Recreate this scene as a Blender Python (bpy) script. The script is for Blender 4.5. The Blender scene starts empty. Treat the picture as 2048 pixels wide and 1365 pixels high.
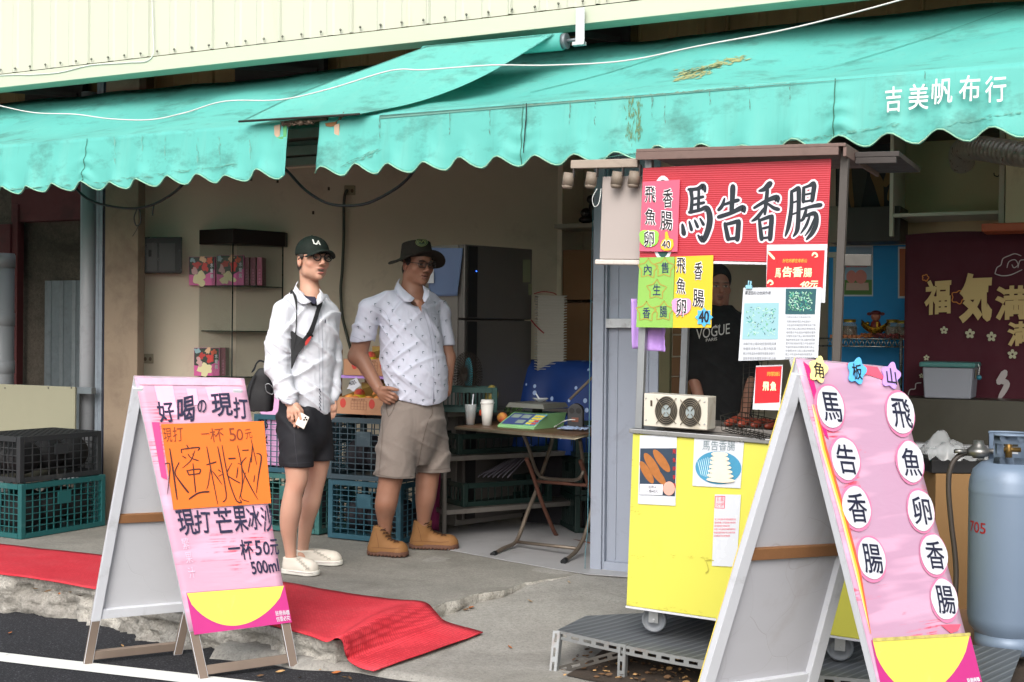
import bpy, bmesh, math, random
import numpy as np
from mathutils import Vector, Matrix, noise as mnoise
from math import sin, cos, pi, radians, atan, sqrt
random.seed(7); rng = np.random.default_rng(7)
S = bpy.context.scene
COL = S.collection

# ------------------------------------------------------------------ camera
FPX, HC = 2500.0, 1.30
YAW, PITCH, ROLL = radians(26.6), -atan(20/2500), radians(0.6)
F0 = np.array([-sin(YAW), cos(YAW), 0]); R0 = np.array([cos(YAW), sin(YAW), 0]); Z0 = np.array([0, 0, 1.])
FW = cos(PITCH)*F0 + sin(PITCH)*Z0; U0 = cos(PITCH)*Z0 - sin(PITCH)*F0
RT = cos(ROLL)*R0 + sin(ROLL)*U0; UP = cos(ROLL)*U0 - sin(ROLL)*R0
CAM = np.array([0, 0, HC])
cd = bpy.data.cameras.new('camera'); co = bpy.data.objects.new('camera', cd); COL.objects.link(co)
cd.sensor_width = 36; cd.lens = 36*FPX/2048; cd.clip_start = 0.05; cd.clip_end = 500
co.matrix_world = Matrix(((RT[0], UP[0], -FW[0], 0), (RT[1], UP[1], -FW[1], 0), (RT[2], UP[2], -FW[2], HC), (0, 0, 0, 1)))
cd.dof.use_dof = False
S.camera = co
def ray(x, y): return FW + RT*(x-1024)/FPX - UP*(y-682.5)/FPX
def PY(x, y, Y): d = ray(x, y); return CAM + d*Y/d[1]
def PX(x, y, X): d = ray(x, y); return CAM + d*X/d[0]
def PZ(x, y, z): d = ray(x, y); return CAM + d*(z-HC)/d[2]
def PD(x, y, D): return CAM + ray(x, y)*D
def pix(p):
    v = np.array(p)-CAM; w = v@FW; return (1024+FPX*(v@RT)/w, 682.5-FPX*(v@UP)/w, w)

# ------------------------------------------------------------------ light
S.view_settings.view_transform = 'Standard'; S.view_settings.look = 'None'
S.view_settings.gamma = 1; S.view_settings.use_curve_mapping = False
S.view_settings.exposure = 0.95
SUN_EL, SUN_AZ = radians(40), radians(165)      # azimuth measured from +Y towards +X: behind the camera, to the right
wd = bpy.data.worlds.new('World'); S.world = wd; wd.use_nodes = True
nt = wd.node_tree; bg = nt.nodes['Background']
sk = nt.nodes.new('ShaderNodeTexSky'); sk.sky_type = 'NISHITA'; sk.sun_disc = False
sk.sun_elevation = SUN_EL; sk.sun_rotation = SUN_AZ; sk.dust_density = 5; sk.air_density = 1.0; sk.ozone_density = 1.0
hs = nt.nodes.new('ShaderNodeHueSaturation'); hs.inputs['Saturation'].default_value = 0.42
nt.links.new(sk.outputs[0], hs.inputs['Color']); nt.links.new(hs.outputs[0], bg.inputs[0])
bg.inputs[1].default_value = 0.15
sd = bpy.data.lights.new('sun', 'SUN'); sd.energy = 0.55; sd.angle = radians(45); sd.color = (1, .97, .94)
so = bpy.data.objects.new('sun', sd); COL.objects.link(so)
sv = Vector((sin(SUN_AZ)*cos(SUN_EL), cos(SUN_AZ)*cos(SUN_EL), sin(SUN_EL)))
so.rotation_euler = (-sv).to_track_quat('-Z', 'Y').to_euler(); so.location = (0, -3, 8)
S.cycles.max_bounces = 8; S.cycles.diffuse_bounces = 5; S.cycles.glossy_bounces = 3; S.cycles.transmission_bounces = 6
S.cycles.transparent_max_bounces = 12; S.cycles.use_denoising = True
S.cycles.caustics_reflective = False; S.cycles.caustics_refractive = False

# ------------------------------------------------------------------ materials
def C(h):
    h = h.lstrip('#'); v = [int(h[i:i+2], 16)/255 for i in (0, 2, 4)]
    return tuple((c/12.92 if c <= .04045 else ((c+.055)/1.055)**2.4) for c in v) + (1,)
MATS = {}
class NB:
    def __init__(s, name):
        s.m = bpy.data.materials.new(name); s.m.use_nodes = True; s.t = s.m.node_tree
        s.p = s.t.nodes['Principled BSDF']; s._co = None
    def n(s, k, **kw):
        nd = s.t.nodes.new(k)
        for a, b in kw.items(): setattr(nd, a, b)
        return nd
    def l(s, a, b): s.t.links.new(a, b)
    def co(s):
        if s._co is None: s._co = s.n('ShaderNodeTexCoord').outputs['Object']
        return s._co
    def mapped(s, scale=(1, 1, 1), rot=(0, 0, 0)):
        m = s.n('ShaderNodeMapping'); m.inputs['Scale'].default_value = scale; m.inputs['Rotation'].default_value = rot
        s.l(s.co(), m.inputs['Vector']); return m.outputs[0]
    def noise(s, scale, detail=4, rough=.55, st=(1, 1, 1), dist=0):
        n = s.n('ShaderNodeTexNoise'); n.inputs['Scale'].default_value = scale; n.inputs['Detail'].default_value = detail
        n.inputs['Roughness'].default_value = rough; n.inputs['Distortion'].default_value = dist
        s.l(s.mapped(st), n.inputs['Vector']); return n.outputs['Fac']
    def ramp(s, fac, a, b, ca=(0, 0, 0, 1), cb=(1, 1, 1, 1)):
        r = s.n('ShaderNodeValToRGB'); e = r.color_ramp.elements
        e[0].position = a; e[1].position = b; e[0].color = ca; e[1].color = cb
        s.l(fac, r.inputs[0]); return r.outputs[0]
    def math(s, op, a, b=None):
        m = s.n('ShaderNodeMath', operation=op)
        for i, v in enumerate((a, b)):
            if v is None: continue
            if isinstance(v, (int, float)): m.inputs[i].default_value = v
            else: s.l(v, m.inputs[i])
        return m.outputs[0]
    def mix(s, fac, a, b):
        m = s.n('ShaderNodeMix', data_type='RGBA')
        for sock, v in ((m.inputs[0], fac), (m.inputs[6], a), (m.inputs[7], b)):
            if isinstance(v, (int, float)): sock.default_value = v
            elif isinstance(v, tuple): sock.default_value = v
            else: s.l(v, sock)
        return m.outputs[2]
    def set(s, rough=.6, metal=0, spec=.4):
        s.p.inputs['Roughness'].default_value = rough; s.p.inputs['Metallic'].default_value = metal
        s.p.inputs['Specular IOR Level'].default_value = spec
    def base(s, v):
        if isinstance(v, tuple): s.p.inputs['Base Color'].default_value = v
        else: s.l(v, s.p.inputs['Base Color'])
    def bump(s, h, strength=.3, dist=.01):
        b = s.n('ShaderNodeBump'); b.inputs['Strength'].default_value = strength; b.inputs['Distance'].default_value = dist
        s.l(h, b.inputs['Height']); s.l(b.outputs[0], s.p.inputs['Normal'])
def dk(c, f): return tuple(x*f for x in c[:3]) + (1,)
def M(name, col, rough=.6, metal=0, var=.15, vs=6, bump=.1, bs=60, dirt=None, df=.4, st=(1, 1, 1), spec=.4, emit=None):
    if name in MATS: return MATS[name]
    b = NB(name); b.set(rough, metal, spec); c = C(col) if isinstance(col, str) else col
    cur = b.mix(b.noise(vs, 5, .6, st), dk(c, 1-var), dk(c, 1+var))
    if dirt:
        d = b.ramp(b.noise(vs*.8, 8, .7, st, .4), .62-df*.3, .78)
        cur = b.mix(b.math('MULTIPLY', d, .75), cur, C(dirt))
    b.base(cur)
    if bump: b.bump(b.noise(bs, 6, .6), bump, .004)
    r = b.noise(vs*3, 3); rr = b.math('ADD', b.math('MULTIPLY', r, .25), rough-.12); b.l(rr, b.p.inputs['Roughness'])
    if emit: b.p.inputs['Emission Color'].default_value = C(col); b.p.inputs['Emission Strength'].default_value = emit
    MATS[name] = b.m; return b.m
def PAINT(name, col, rough=.55, var=.04):      # simple slightly uneven flat colour (lettering, print)
    return M(name, col, rough, 0, var, 9, 0)
def GLASS(name, col='#ffffff', alpha=.12, rough=.05):
    if name in MATS: return MATS[name]
    b = NB(name); b.set(rough, 0, .6); b.base(C(col)); b.p.inputs['Alpha'].default_value = alpha
    MATS[name] = b.m; return b.m

# ------------------------------------------------------------------ mesh building
class B:
    def __init__(s): s.v = []; s.f = []; s.mi = []; s.cur = 0; s.smooth = []; s.sm = False
    def add(s, vs, fs, sm=None):
        o = len(s.v); s.v += [tuple(float(c) for c in v) for v in vs]
        for f in fs: s.f.append(tuple(i+o for i in f)); s.mi.append(s.cur); s.smooth.append(s.sm if sm is None else sm)
        return s
    def box(s, a, b, R=None, c=None):
        a, b = np.minimum(a, b), np.maximum(a, b)
        vs = [(x, y, z) for z in (a[2], b[2]) for y in (a[1], b[1]) for x in (a[0], b[0])]
        if R is not None:
            c = np.array(c if c is not None else (np.array(a)+np.array(b))/2)
            vs = [tuple(c + R@(np.array(v)-c)) for v in vs]
        return s.add(vs, [(0, 2, 3, 1), (4, 5, 7, 6), (0, 1, 5, 4), (2, 6, 7, 3), (0, 4, 6, 2), (1, 3, 7, 5)], False)
    def hexa(s, vs):   # 8 verts: bottom 4 ccw, top 4 ccw
        return s.add(vs, [(0, 3, 2, 1), (4, 5, 6, 7), (0, 1, 5, 4), (1, 2, 6, 5), (2, 3, 7, 6), (3, 0, 4, 7)], False)
    def bar(s, p, q, w, h, up=(0, 0, 1)):
        p, q = np.array(p, float), np.array(q, float); d = q-p; d /= np.linalg.norm(d)
        sd_ = np.cross(d, up); n = np.linalg.norm(sd_)
        if n < 1e-4: sd_ = np.cross(d, (0, 1, 0)); n = np.linalg.norm(sd_)
        sd_ /= n; u = np.cross(sd_, d)
        vs = []
        for e in (p, q):
            for a, b in ((-1, -1), (1, -1), (1, 1), (-1, 1)): vs.append(e + sd_*a*w/2 + u*b*h/2)
        return s.add(vs, [(0, 1, 2, 3), (7, 6, 5, 4), (0, 4, 5, 1), (1, 5, 6, 2), (2, 6, 7, 3), (3, 7, 4, 0)], False)
    def tube(s, pts, r, n=10, cap=True, sm=True, squash=None):
        pts = [np.array(p, float) for p in pts]; m = len(pts)
        rs = r if hasattr(r, '__len__') else [r]*m
        vs = []; t0 = pts[1]-pts[0]; t0 /= np.linalg.norm(t0)
        a = np.array([0, 0, 1.]) if abs(t0[2]) < .9 else np.array([1., 0, 0])
        nrm = np.cross(t0, a); nrm /= np.linalg.norm(nrm)
        for i in range(m):
            t = pts[min(i+1, m-1)]-pts[max(i-1, 0)]; t = t/(np.linalg.norm(t)+1e-9)
            nrm = nrm - t*(nrm@t); nrm /= np.linalg.norm(nrm)+1e-9; bn = np.cross(t, nrm)
            for k in range(n):
                q = 2*pi*k/n; vs.append(pts[i]+rs[i]*(cos(q)*nrm+sin(q)*bn*(squash or 1)))
        fs = [(i*n+k, i*n+(k+1) % n, (i+1)*n+(k+1) % n, (i+1)*n+k) for i in range(m-1) for k in range(n)]
        s.add(vs, fs, sm)
        if cap:
            o = len(s.v)-len(vs)
            s.f.append(tuple(o+k for k in range(n))[::-1]); s.f.append(tuple(o+(m-1)*n+k for k in range(n)))
            s.mi += [s.cur]*2; s.smooth += [False]*2
        return s
    def cyl(s, p, q, r, r2=None, n=16): return s.tube([p, q], [r, r if r2 is None else r2], n)
    def lathe(s, prof, c=(0, 0, 0), n=24, sx=1, sy=1, sm=True):
        c = np.array(c, float); vs = []
        for r, z in prof:
            for k in range(n):
                q = 2*pi*k/n; vs.append(c+(r*cos(q)*sx, r*sin(q)*sy, z))
        m = len(prof)
        fs = [(i*n+k, i*n+(k+1) % n, (i+1)*n+(k+1) % n, (i+1)*n+k) for i in range(m-1) for k in range(n)]
        return s.add(vs, fs, sm)
    def ball(s, c, r, n=14, m=9):
        r = r if hasattr(r, '__len__') else (r, r, r); vs = []
        for i in range(m+1):
            th = pi*i/m
            for k in range(n):
                q = 2*pi*k/n; vs.append((c[0]+r[0]*sin(th)*cos(q), c[1]+r[1]*sin(th)*sin(q), c[2]-r[2]*cos(th)))
        return s.add(vs, [(i*n+k, i*n+(k+1) % n, (i+1)*n+(k+1) % n, (i+1)*n+k) for i in range(m) for k in range(n)], True)
    def grid(s, P, sm=True, back=None):       # P: array [m][n] of points ; back: thickness vector for a closed sheet
        P = np.array(P, float); m, n = P.shape[:2]
        fs = [(i*n+j, i*n+j+1, (i+1)*n+j+1, (i+1)*n+j) for i in range(m-1) for j in range(n-1)]
        if back is None: return s.add(P.reshape(-1, 3), fs, sm)
        Q = P+np.array(back); N = m*n
        fs2 = [tuple(i+N for i in f[::-1]) for f in fs]
        rim = [j for j in range(n)]+[i*n+n-1 for i in range(1, m)]+[(m-1)*n+j for j in range(n-2, -1, -1)]+[i*n for i in range(m-2, 0, -1)]
        fr = [(rim[i], rim[i]+N, rim[(i+1) % len(rim)]+N, rim[(i+1) % len(rim)]) for i in range(len(rim))]
        return s.add(np.concatenate([P.reshape(-1, 3), Q.reshape(-1, 3)]), fs+fs2+fr, sm)
    def poly(s, pts, thick):                  # planar polygon (3-D pts) extruded by vector thick
        n = len(pts); pts = [np.array(p, float) for p in pts]; t = np.array(thick, float)
        vs = pts+[p+t for p in pts]
        fs = [tuple(range(n)), tuple(range(2*n-1, n-1, -1))]+[(i, i+n, (i+1) % n+n, (i+1) % n) for i in range(n)]
        return s.add(vs, fs, False)
    def quad(s, *p): return s.add(p, [(0, 1, 2, 3)], False)
    def xf(s, Mx):
        s.v = [tuple(Mx@Vector(v)) for v in s.v]; return s
    def build(s, name, mat, parent=None, world=False, bevel=0, fix=False):
        me = bpy.data.meshes.new(name)
        vs = s.v
        if world and parent is not None:
            inv = MW[parent.name].inverted(); vs = [tuple(inv@Vector(v)) for v in vs]
        me.from_pydata(vs, [], s.f)
        mats = mat if isinstance(mat, (list, tuple)) else [mat]
        for m in mats: me.materials.append(m)
        me.polygons.foreach_set('material_index', s.mi); me.polygons.foreach_set('use_smooth', s.smooth)
        if fix or bevel:
            bm = bmesh.new(); bm.from_mesh(me); bmesh.ops.recalc_face_normals(bm, faces=bm.faces)
            if bevel:
                bm.edges.ensure_lookup_table()
                ed = [e for e in bm.edges if len(e.link_faces) == 2 and e.calc_face_angle(0) > .6]
                bmesh.ops.bevel(bm, geom=ed, offset=bevel, segments=2, profile=.5, affect='EDGES')
            bm.to_mesh(me); bm.free()
        me.update()
        o = bpy.data.objects.new(name, me); COL.objects.link(o)
        if parent is not None: o.parent = parent
        return o
MW = {}
def tag(o, label, cat, group=None):
    o['label'] = label; o['category'] = cat
    if group: o['group'] = group
    return o
def thing(name, label, cat, loc=(0, 0, 0), rotz=0, group=None, mat=None):
    o = bpy.data.objects.new(name, None); COL.objects.link(o); o.empty_display_size = .1
    mw = mat if mat is not None else Matrix.Translation(Vector([float(c) for c in loc])) @ Matrix.Rotation(rotz, 4, 'Z')
    o.matrix_world = mw; MW[o.name] = mw.copy(); return tag(o, label, cat, group)
def one(name, b, mat, label, cat, group=None, **k):    # a thing that is one mesh; its origin goes to the base of its verts
    v = np.array(b.v); c = (v.min(0)+v.max(0))/2; c[2] = v[:, 2].min()
    b.v = [tuple(p-c) for p in v]; o = b.build(name, mat, **k); o.location = c; return tag(o, label, cat, group)
def struct(name, b, mat, **k):
    o = b.build(name, mat, **k); o['kind'] = 'structure'; return o
def copy_thing(o, loc, rotz, label, group=None):
    c = o.copy(); COL.objects.link(c); c.matrix_world = Matrix.Translation(Vector([float(q) for q in loc])) @ Matrix.Rotation(rotz, 4, 'Z')
    MW[c.name] = c.matrix_world.copy(); c['label'] = label
    if group: c['group'] = group
    for ch in list(o.children):
        d = ch.copy(); COL.objects.link(d); d.parent = c
        for g in ch.children:
            e = g.copy(); COL.objects.link(e); e.parent = d
    return c
def nz(x, y=0, z=0): return mnoise.noise(Vector((x, y, z)))
def fbm(x, y=0, z=0, o=4): return mnoise.fractal(Vector((x, y, z)), 1.0, 2.0, o)

# ------------------------------------------------------------------ lettering
_tc = {}
def glyphs(txt, bold=0.0, shear=0.0):
    key = (txt, bold, shear)
    if key in _tc: return _tc[key]
    cu = bpy.data.curves.new('lettering', 'FONT'); cu.body = txt; cu.shear = shear; cu.resolution_u = 3
    if bold > 0: cu.bevel_depth = bold; cu.bevel_resolution = 1; cu.extrude = .001
    else: cu.offset = bold
    ob = bpy.data.objects.new('lettering', cu); COL.objects.link(ob)
    dg = bpy.context.evaluated_depsgraph_get(); dg.update()
    me = bpy.data.meshes.new_from_object(ob.evaluated_get(dg))
    v = np.array([tuple(p.co) for p in me.vertices]).reshape(-1, 3); f = [tuple(p.vertices) for p in me.polygons]
    bpy.data.objects.remove(ob); bpy.data.curves.remove(cu); bpy.data.meshes.remove(me)
    _tc[key] = (v, f); return v, f
def text(b, txt, o, u, v, w, h, bold=0.0, shear=0.0, jit=0.0, seed=0, lift=.0015, n=None):
    """write txt so its ink box fills w x h metres from corner o (lower left) along unit vectors u (right), v (up)"""
    g, f = glyphs(txt, bold, shear)
    if len(g) == 0: return
    mn, mx = g.min(0), g.max(0); u, v, o = np.array(u, float), np.array(v, float), np.array(o, float)
    n = np.cross(u, v) if n is None else n; n = n/np.linalg.norm(n)
    x = (g[:, 0]-mn[0])/(mx[0]-mn[0]+1e-9); y = (g[:, 1]-mn[1])/(mx[1]-mn[1]+1e-9)
    if jit:
        a = (mx[0]-mn[0])/(mx[1]-mn[1]+1e-9)
        for k in range(3):
            fx, fy = (2.3, 3.9, 6.1)[k], (2.9, 4.6, 7.7)[k]; am = jit*(1, .6, .35)[k]
            x = x+am/a*np.sin(y*fy+x*a*fx*.7+seed*1.7+k); y = y+am*np.sin(x*a*fx+seed*2.3+k*2)
    z = (g[:, 2]/(abs(g[:, 2]).max()+1e-9))*.0006
    b.add(o+np.outer(x*w, u)+np.outer(y*h, v)+np.outer(z+lift, n), f, False)
def column(b, txt, o, u, v, size, pitch, jit=.02, bold=.0, seed=0, lift=.0015, aspect=1.0):
    for i, c in enumerate(txt): text(b, c, np.array(o)-np.array(v)*pitch*i, u, v, size*aspect, size, bold, 0, jit, seed+i, lift)
# ================================================================== STRUCTURE
def concrete(name, c1, c2, stain, rough=.85):
    b = NB(name); b.set(rough, 0, .25)
    f = b.noise(3, 8, .65); g = b.noise(45, 6, .7); sp = b.noise(95, 3, .65)
    cur = b.mix(b.ramp(f, .3, .7), C(c1), C(c2)); cur = b.mix(b.math('MULTIPLY', b.ramp(g, .42, .62), .35), cur, dk(C(c1), .6))
    cur = b.mix(b.math('MULTIPLY', b.ramp(sp, .55, .68), .55), cur, dk(C(c1), .42)); cur = b.mix(b.math('MULTIPLY', b.ramp(sp, .28, .42, (1, 1, 1, 1), (0, 0, 0, 1)), .35), cur, dk(C(c2), 1.35))
    cur = b.mix(b.math('MULTIPLY', b.ramp(b.noise(1.3, 9, .72, (1, 1, 1), .8), .48, .68), .7), cur, C(stain))
    b.base(cur); b.bump(b.math('ADD', g, b.math('MULTIPLY', sp, .4)), .55, .006); MATS[name] = b.m; return b.m
m_slab = concrete('slab_concrete', '#77756f', '#8d8a83', '#5b5852')
m_ramp = concrete('ramp_concrete', '#85837e', '#989690', '#6d6a65')
m_rubble = concrete('kerb_rubble', '#a09c94', '#d0cdc5', '#6c6964', .95)
for n_ in m_rubble.node_tree.nodes:
    if n_.type == 'BUMP': n_.inputs['Strength'].default_value = 1.0; n_.inputs['Distance'].default_value = .02
m_tile = M('shop_floor_tile', '#9a9a9c', .35, 0, .08, 2, .05, dirt='#6b6a68', df=.3)
b = NB('asphalt'); b.set(.9, 0, .2)
sp = b.noise(120, 3, .7); b.base(b.mix(b.ramp(sp, .55, .75), b.mix(b.noise(2, 6, .6), C('#1f2023'), C('#2d2e32')), C('#6a6a70')))
b.bump(b.noise(180, 5, .7), .6, .006); m_asph = b.m

def road_z(x): return -.20+.034*(min(max(x, -6.5), -2.6)+5.3)
b = B(); xs = list(np.arange(-15, 4.01, .5)); xs = [-60, -25]+xs+[10, 30, 60]; ys = [-60, -20, -8, -2, 0, 1, 2, 3, 3.5, 4, 4.5, 5.2]
b.grid([[(x, y, road_z(x)) for x in xs] for y in ys]); struct('road', b, m_asph)
b = B(); p0, p1 = PZ(-60, 1318, -.2), PZ(420, 1382, -.17)
d = (p1-p0)/np.linalg.norm(p1-p0); nrm = np.array([-d[1], d[0], 0])
L = []
for t in np.arange(-14, 20, .1):
    q = p0+d*t; wv = .003*nz(t*3); L.append([(*(q[:2]+nrm[:2]*(s_*.06+wv)), road_z(q[0]+(nrm*s_*.06)[0])+.004) for s_ in (-1, 1)])
b.grid(L); struct('road_marking', b, M('white_road_paint', '#d9dad6', .7, 0, .08, 20, .3, 120, dirt='#8a8a88', df=.15))
b = B(); b.box((-40, -40, -.3), (40, .6, -.13)); struct('bounce_sheet', b, M('bounce_paving', '#c4bfb4', .9, 0, .1, 3, .2))  # unseen pale sheet behind the camera, added to bounce light into the shop
# ramp: poured concrete running down to the road in front of the stall
b = B(); G = []
def ramp_z(x, y): return -.07*min(max(6.1-y, 0), 1.33)+.006*nz(x*2, y*2)+.0025*fbm(x*8, y*8)
for y in np.arange(3.2, 7.2, .04):
    G.append([(x, y, ramp_z(x, y) - .10*max(0, (4.33+.04*nz(x*4)-.5*max(0, x+2.3)) - y)/.1) for x in np.arange(-3.6, 3.2, .05)])
b.grid(G); struct('ramp', b, m_ramp)
# slab with a broken kerb
kt = [PZ(*p, 0)[:2] for p in [(0, 1148), (60, 1150), (180, 1172), (300, 1215), (370, 1232), (470, 1240), (560, 1256), (620, 1272), (668, 1287)]]
kt = [np.array([-15, 5.3]), np.array([-9.5, 4.95])]+kt+[PZ(*p, 0)[:2] for p in [(722, 1266), (785, 1238), (848, 1217), (875, 1214), (953, 1187), (1000, 1183), (1058, 1164), (1102, 1158), (1172, 1146)]]
kp = []
for a, c in zip(kt[:-1], kt[1:]):
    L_ = np.linalg.norm(c-a); n_ = max(1, int(L_/.02))
    for i in range(n_): kp.append(a+(c-a)*i/n_)
kp.append(kt[-1]); kp = np.array(kp)
sm = np.array([kp[max(0, i-3):i+4].mean(0) for i in range(len(kp))]); tn = np.gradient(sm, axis=0); tn /= np.linalg.norm(tn, axis=1)[:, None]
out = np.stack([tn[:, 1], -tn[:, 0]], 1)
edge = []
for i, p in enumerate(sm):
    right = p[1] > 4.5 and p[0] > -3.05
    j = .035*fbm(p[0]*5, p[1]*5, 1, 5) if not right else .02*fbm(p[0]*9, p[1]*9, 3, 4)
    edge.append(p+out[i]*j)
edge = np.array(edge)
back = [(-2.58, 6.45), (-4.1, 6.68), (-6.0, 6.9), (-9.5, 7.6), (-15, 7.6)]
bm = bmesh.new(); vs = [bm.verts.new((p[0], p[1], 0)) for p in edge]+[bm.verts.new((x, y, 0)) for x, y in back]
fc = bm.faces.new(vs); bmesh.ops.triangulate(bm, faces=[fc]); 
me = bpy.data.meshes.new('pavement'); bm.to_mesh(me); bm.free()
b = B(); b.add([tuple(v.co) for v in me.vertices], [tuple(p.vertices) for p in me.polygons], False)
fl = [f if (np.cross(np.array(b.v[f[1]])-b.v[f[0]], np.array(b.v[f[2]])-b.v[f[0]])[2] > 0) else f[::-1] for f in b.f]; b.f = fl
struct('pavement', b, m_slab)
b = B(); G = []
for i, p in enumerate(edge):
    row = []; hgt = .34
    for t in np.linspace(0, 1, 26):
        z = -hgt*t; cap = .05+.02*nz(p[0]*3, 5)
        if -z < cap: o_ = .004*fbm(p[0]*20, z*20)+(.006 if t > 0 else 0)
        else: o_ = -.025+.05*fbm(p[0]*7, p[1]*7, z*9, 5)+.030*fbm(p[0]*24, p[1]*24, z*26, 4)+.10*t*t
        o_ *= (1 if p[0] < -2.95 or p[1] < 4.5 else .25)
        row.append((*(p+out[i]*o_), z))
    G.append(row)
b.grid(G); struct('kerb', b, m_rubble, fix=True)
fl = [PZ(*p, 0) for p in [(700, 1062), (820, 1088), (900, 1103), (1000, 1122), (1100, 1140), (1172, 1152)]]
b = B(); pts = [(-6.2, 6.75, .006)]+[(p[0], p[1]+.004*i, .006) for i, p in enumerate(fl)]+[(-2.3, 6.2, .006), (3.2, 6.5, .006), (3.2, 9.5, .006), (-6.2, 9.5, .006)]
b.poly(pts[::-1], (0, 0, -.003)); struct('shop_floor', b, m_tile, fix=True)

# --- building shell
m_pil = M('stained_plaster', '#7f705f', .85, 0, .12, 4, .3, 40, dirt='#54453a', df=.45)
m_wall = M('interior_plaster', '#d3c8b4', .85, 0, .07, 3, .1, 30, dirt='#b0a494', df=.15)
m_wall2 = M('cream_plaster', '#cdbf9f', .85, 0, .08, 3, .1, 30, dirt='#76603f', df=.25)
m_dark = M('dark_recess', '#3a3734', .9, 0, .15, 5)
b = B(); b.box((-6.23, 6.3, -.01), (PY(274, 700, 6.3)[0], 6.37, 3.3)); struct('corner_pillar', b, m_pil, bevel=.006)
b = B(); b.box((-6.22, 6.56, 2.36), (-2.5, 6.75, 3.4)); struct('shop_lintel', b, m_wall)
b = B()
for z0, z1, y0 in ((2.40, 2.46, 6.48), (2.50, 2.56, 6.44), (2.47, 2.495, 6.52), (2.34, 2.39, 6.50)): b.box((-6.2, y0, z0), (-2.5, 6.557, z1))
struct('shutter_rail', b, M('rail_metal', '#7b766e', .5, .4, .15, 8))
# slanted inner wall from the pillar back, then the rear wall
b = B()
q = [(-6.19, 6.50), (-3.98, 8.70), (-4.05, 8.77), (-6.26, 6.57)]
b.poly([(x, y, 0) for x, y in q], (0, 0, 2.9)); struct('shop_wall', b, m_wall, fix=True)
b = B(); b.box((-3.955, 9.1, 0), (3.2, 9.2, 2.9)); b.box((-3.99, 8.70, 0), (-3.94, 9.1, 2.9)); struct('rear_wall', b, m_wall)
b = B(); b.box((-6.2, 6.751, 2.9), (-2.4, 9.3, 3.0)); b.box((-2.399, 7.05, 2.9), (3.2, 9.3, 3.0)); struct('shop_ceiling', b, M('ceiling_white', '#cfcabd', .8, 0, .04, 3, .05))  # right part set back: an added gap that lets daylight into the bay
# upper storey
def seam(name, base, dirt, df, y, x0, x1, z0, z1, pitch=.5):
    b = B(); prof = []; x = x0
    while x < x1:
        prof += [(x, 0), (x+.012, -.014), (x+.022, -.014), (x+.03, 0), (x+pitch*.36, 0), (x+pitch*.36+.012, -.006), (x+pitch*.36+.045, -.006), (x+pitch*.36+.057, 0), (x+pitch*.68, 0), (x+pitch*.68+.012, -.006), (x+pitch*.68+.045, -.006), (x+pitch*.68+.057, 0)]
        x += pitch
    b.grid([[(px_, y+py_, z) for px_, py_ in prof] for z in (z1, (z0+z1)/2, z0)], False)
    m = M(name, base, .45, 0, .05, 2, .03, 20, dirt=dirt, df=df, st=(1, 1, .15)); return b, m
b, m_cream = seam('cream_cladding', '#b3b6a6', '#a39a72', .12, 5.9, -13, 6, 2.97, 6.5)
up = thing('upper_wall', 'cream ribbed metal cladding of the upper storey above the green awnings', 'wall', (-3, 5.9, 2.9))
b.build('cladding', m_cream, up, world=True)
b = B(); b.box((-13, 5.885, 2.875), (6, 5.93, 2.962)); b.box((-13, 5.93, 2.875), (6, 6.02, 2.885)); b.build('fascia_trim', M('cream_trim', '#b0b7a3', .4, 0, .03, 2, .02), up, world=True, bevel=.003)
b = B(); x = -8.1; i = 0
while x < 0:
    z = 2.992+.003*nz(x*9); b.ball((x, 5.882, z), (.0075, .007, .0075), 8, 5); b.cyl((x, 5.882, z-.007), (x, 5.882, z-.016-.006*random.random()), .002, .001, 5); x += .135+.01*nz(x*5)
b.build('rivets', M('rivet_zinc', '#6f6f66', .4, .6), up, world=True); up.children[-1]['label'] = 'row of small grey rivet heads'
b, m2 = seam('painted_shade_cladding', '#8f7d55', '#57492c', .45, 6.50, -13, 5, 2.6, 3.35);  # cream cladding again, its shade put into a browner base colour
rw = thing('recessed_wall', 'cream ribbed cladding with shade painted brown, set back between fascia and awning', 'wall', (-3, 6.5, 2.6)); b.build('cladding', m2, rw, world=True)
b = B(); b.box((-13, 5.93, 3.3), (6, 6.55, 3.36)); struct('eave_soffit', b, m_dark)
# dark bays with angle struts under the fascia
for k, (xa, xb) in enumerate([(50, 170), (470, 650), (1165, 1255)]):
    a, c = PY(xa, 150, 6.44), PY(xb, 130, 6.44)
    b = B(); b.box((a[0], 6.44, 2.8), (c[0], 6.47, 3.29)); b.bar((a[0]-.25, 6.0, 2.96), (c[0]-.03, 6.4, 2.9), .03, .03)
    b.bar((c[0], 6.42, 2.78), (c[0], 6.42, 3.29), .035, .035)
    one('wall_bracket', b, M('bracket_iron', '#2c2d2b', .7, .2), ['dark iron panel and strut under the fascia at the far left', 'dark iron panel and strut under the fascia above the left awning', 'dark iron panel and strut beside the bare roller end'][k], 'bracket', 'iron brackets under the fascia')

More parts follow.
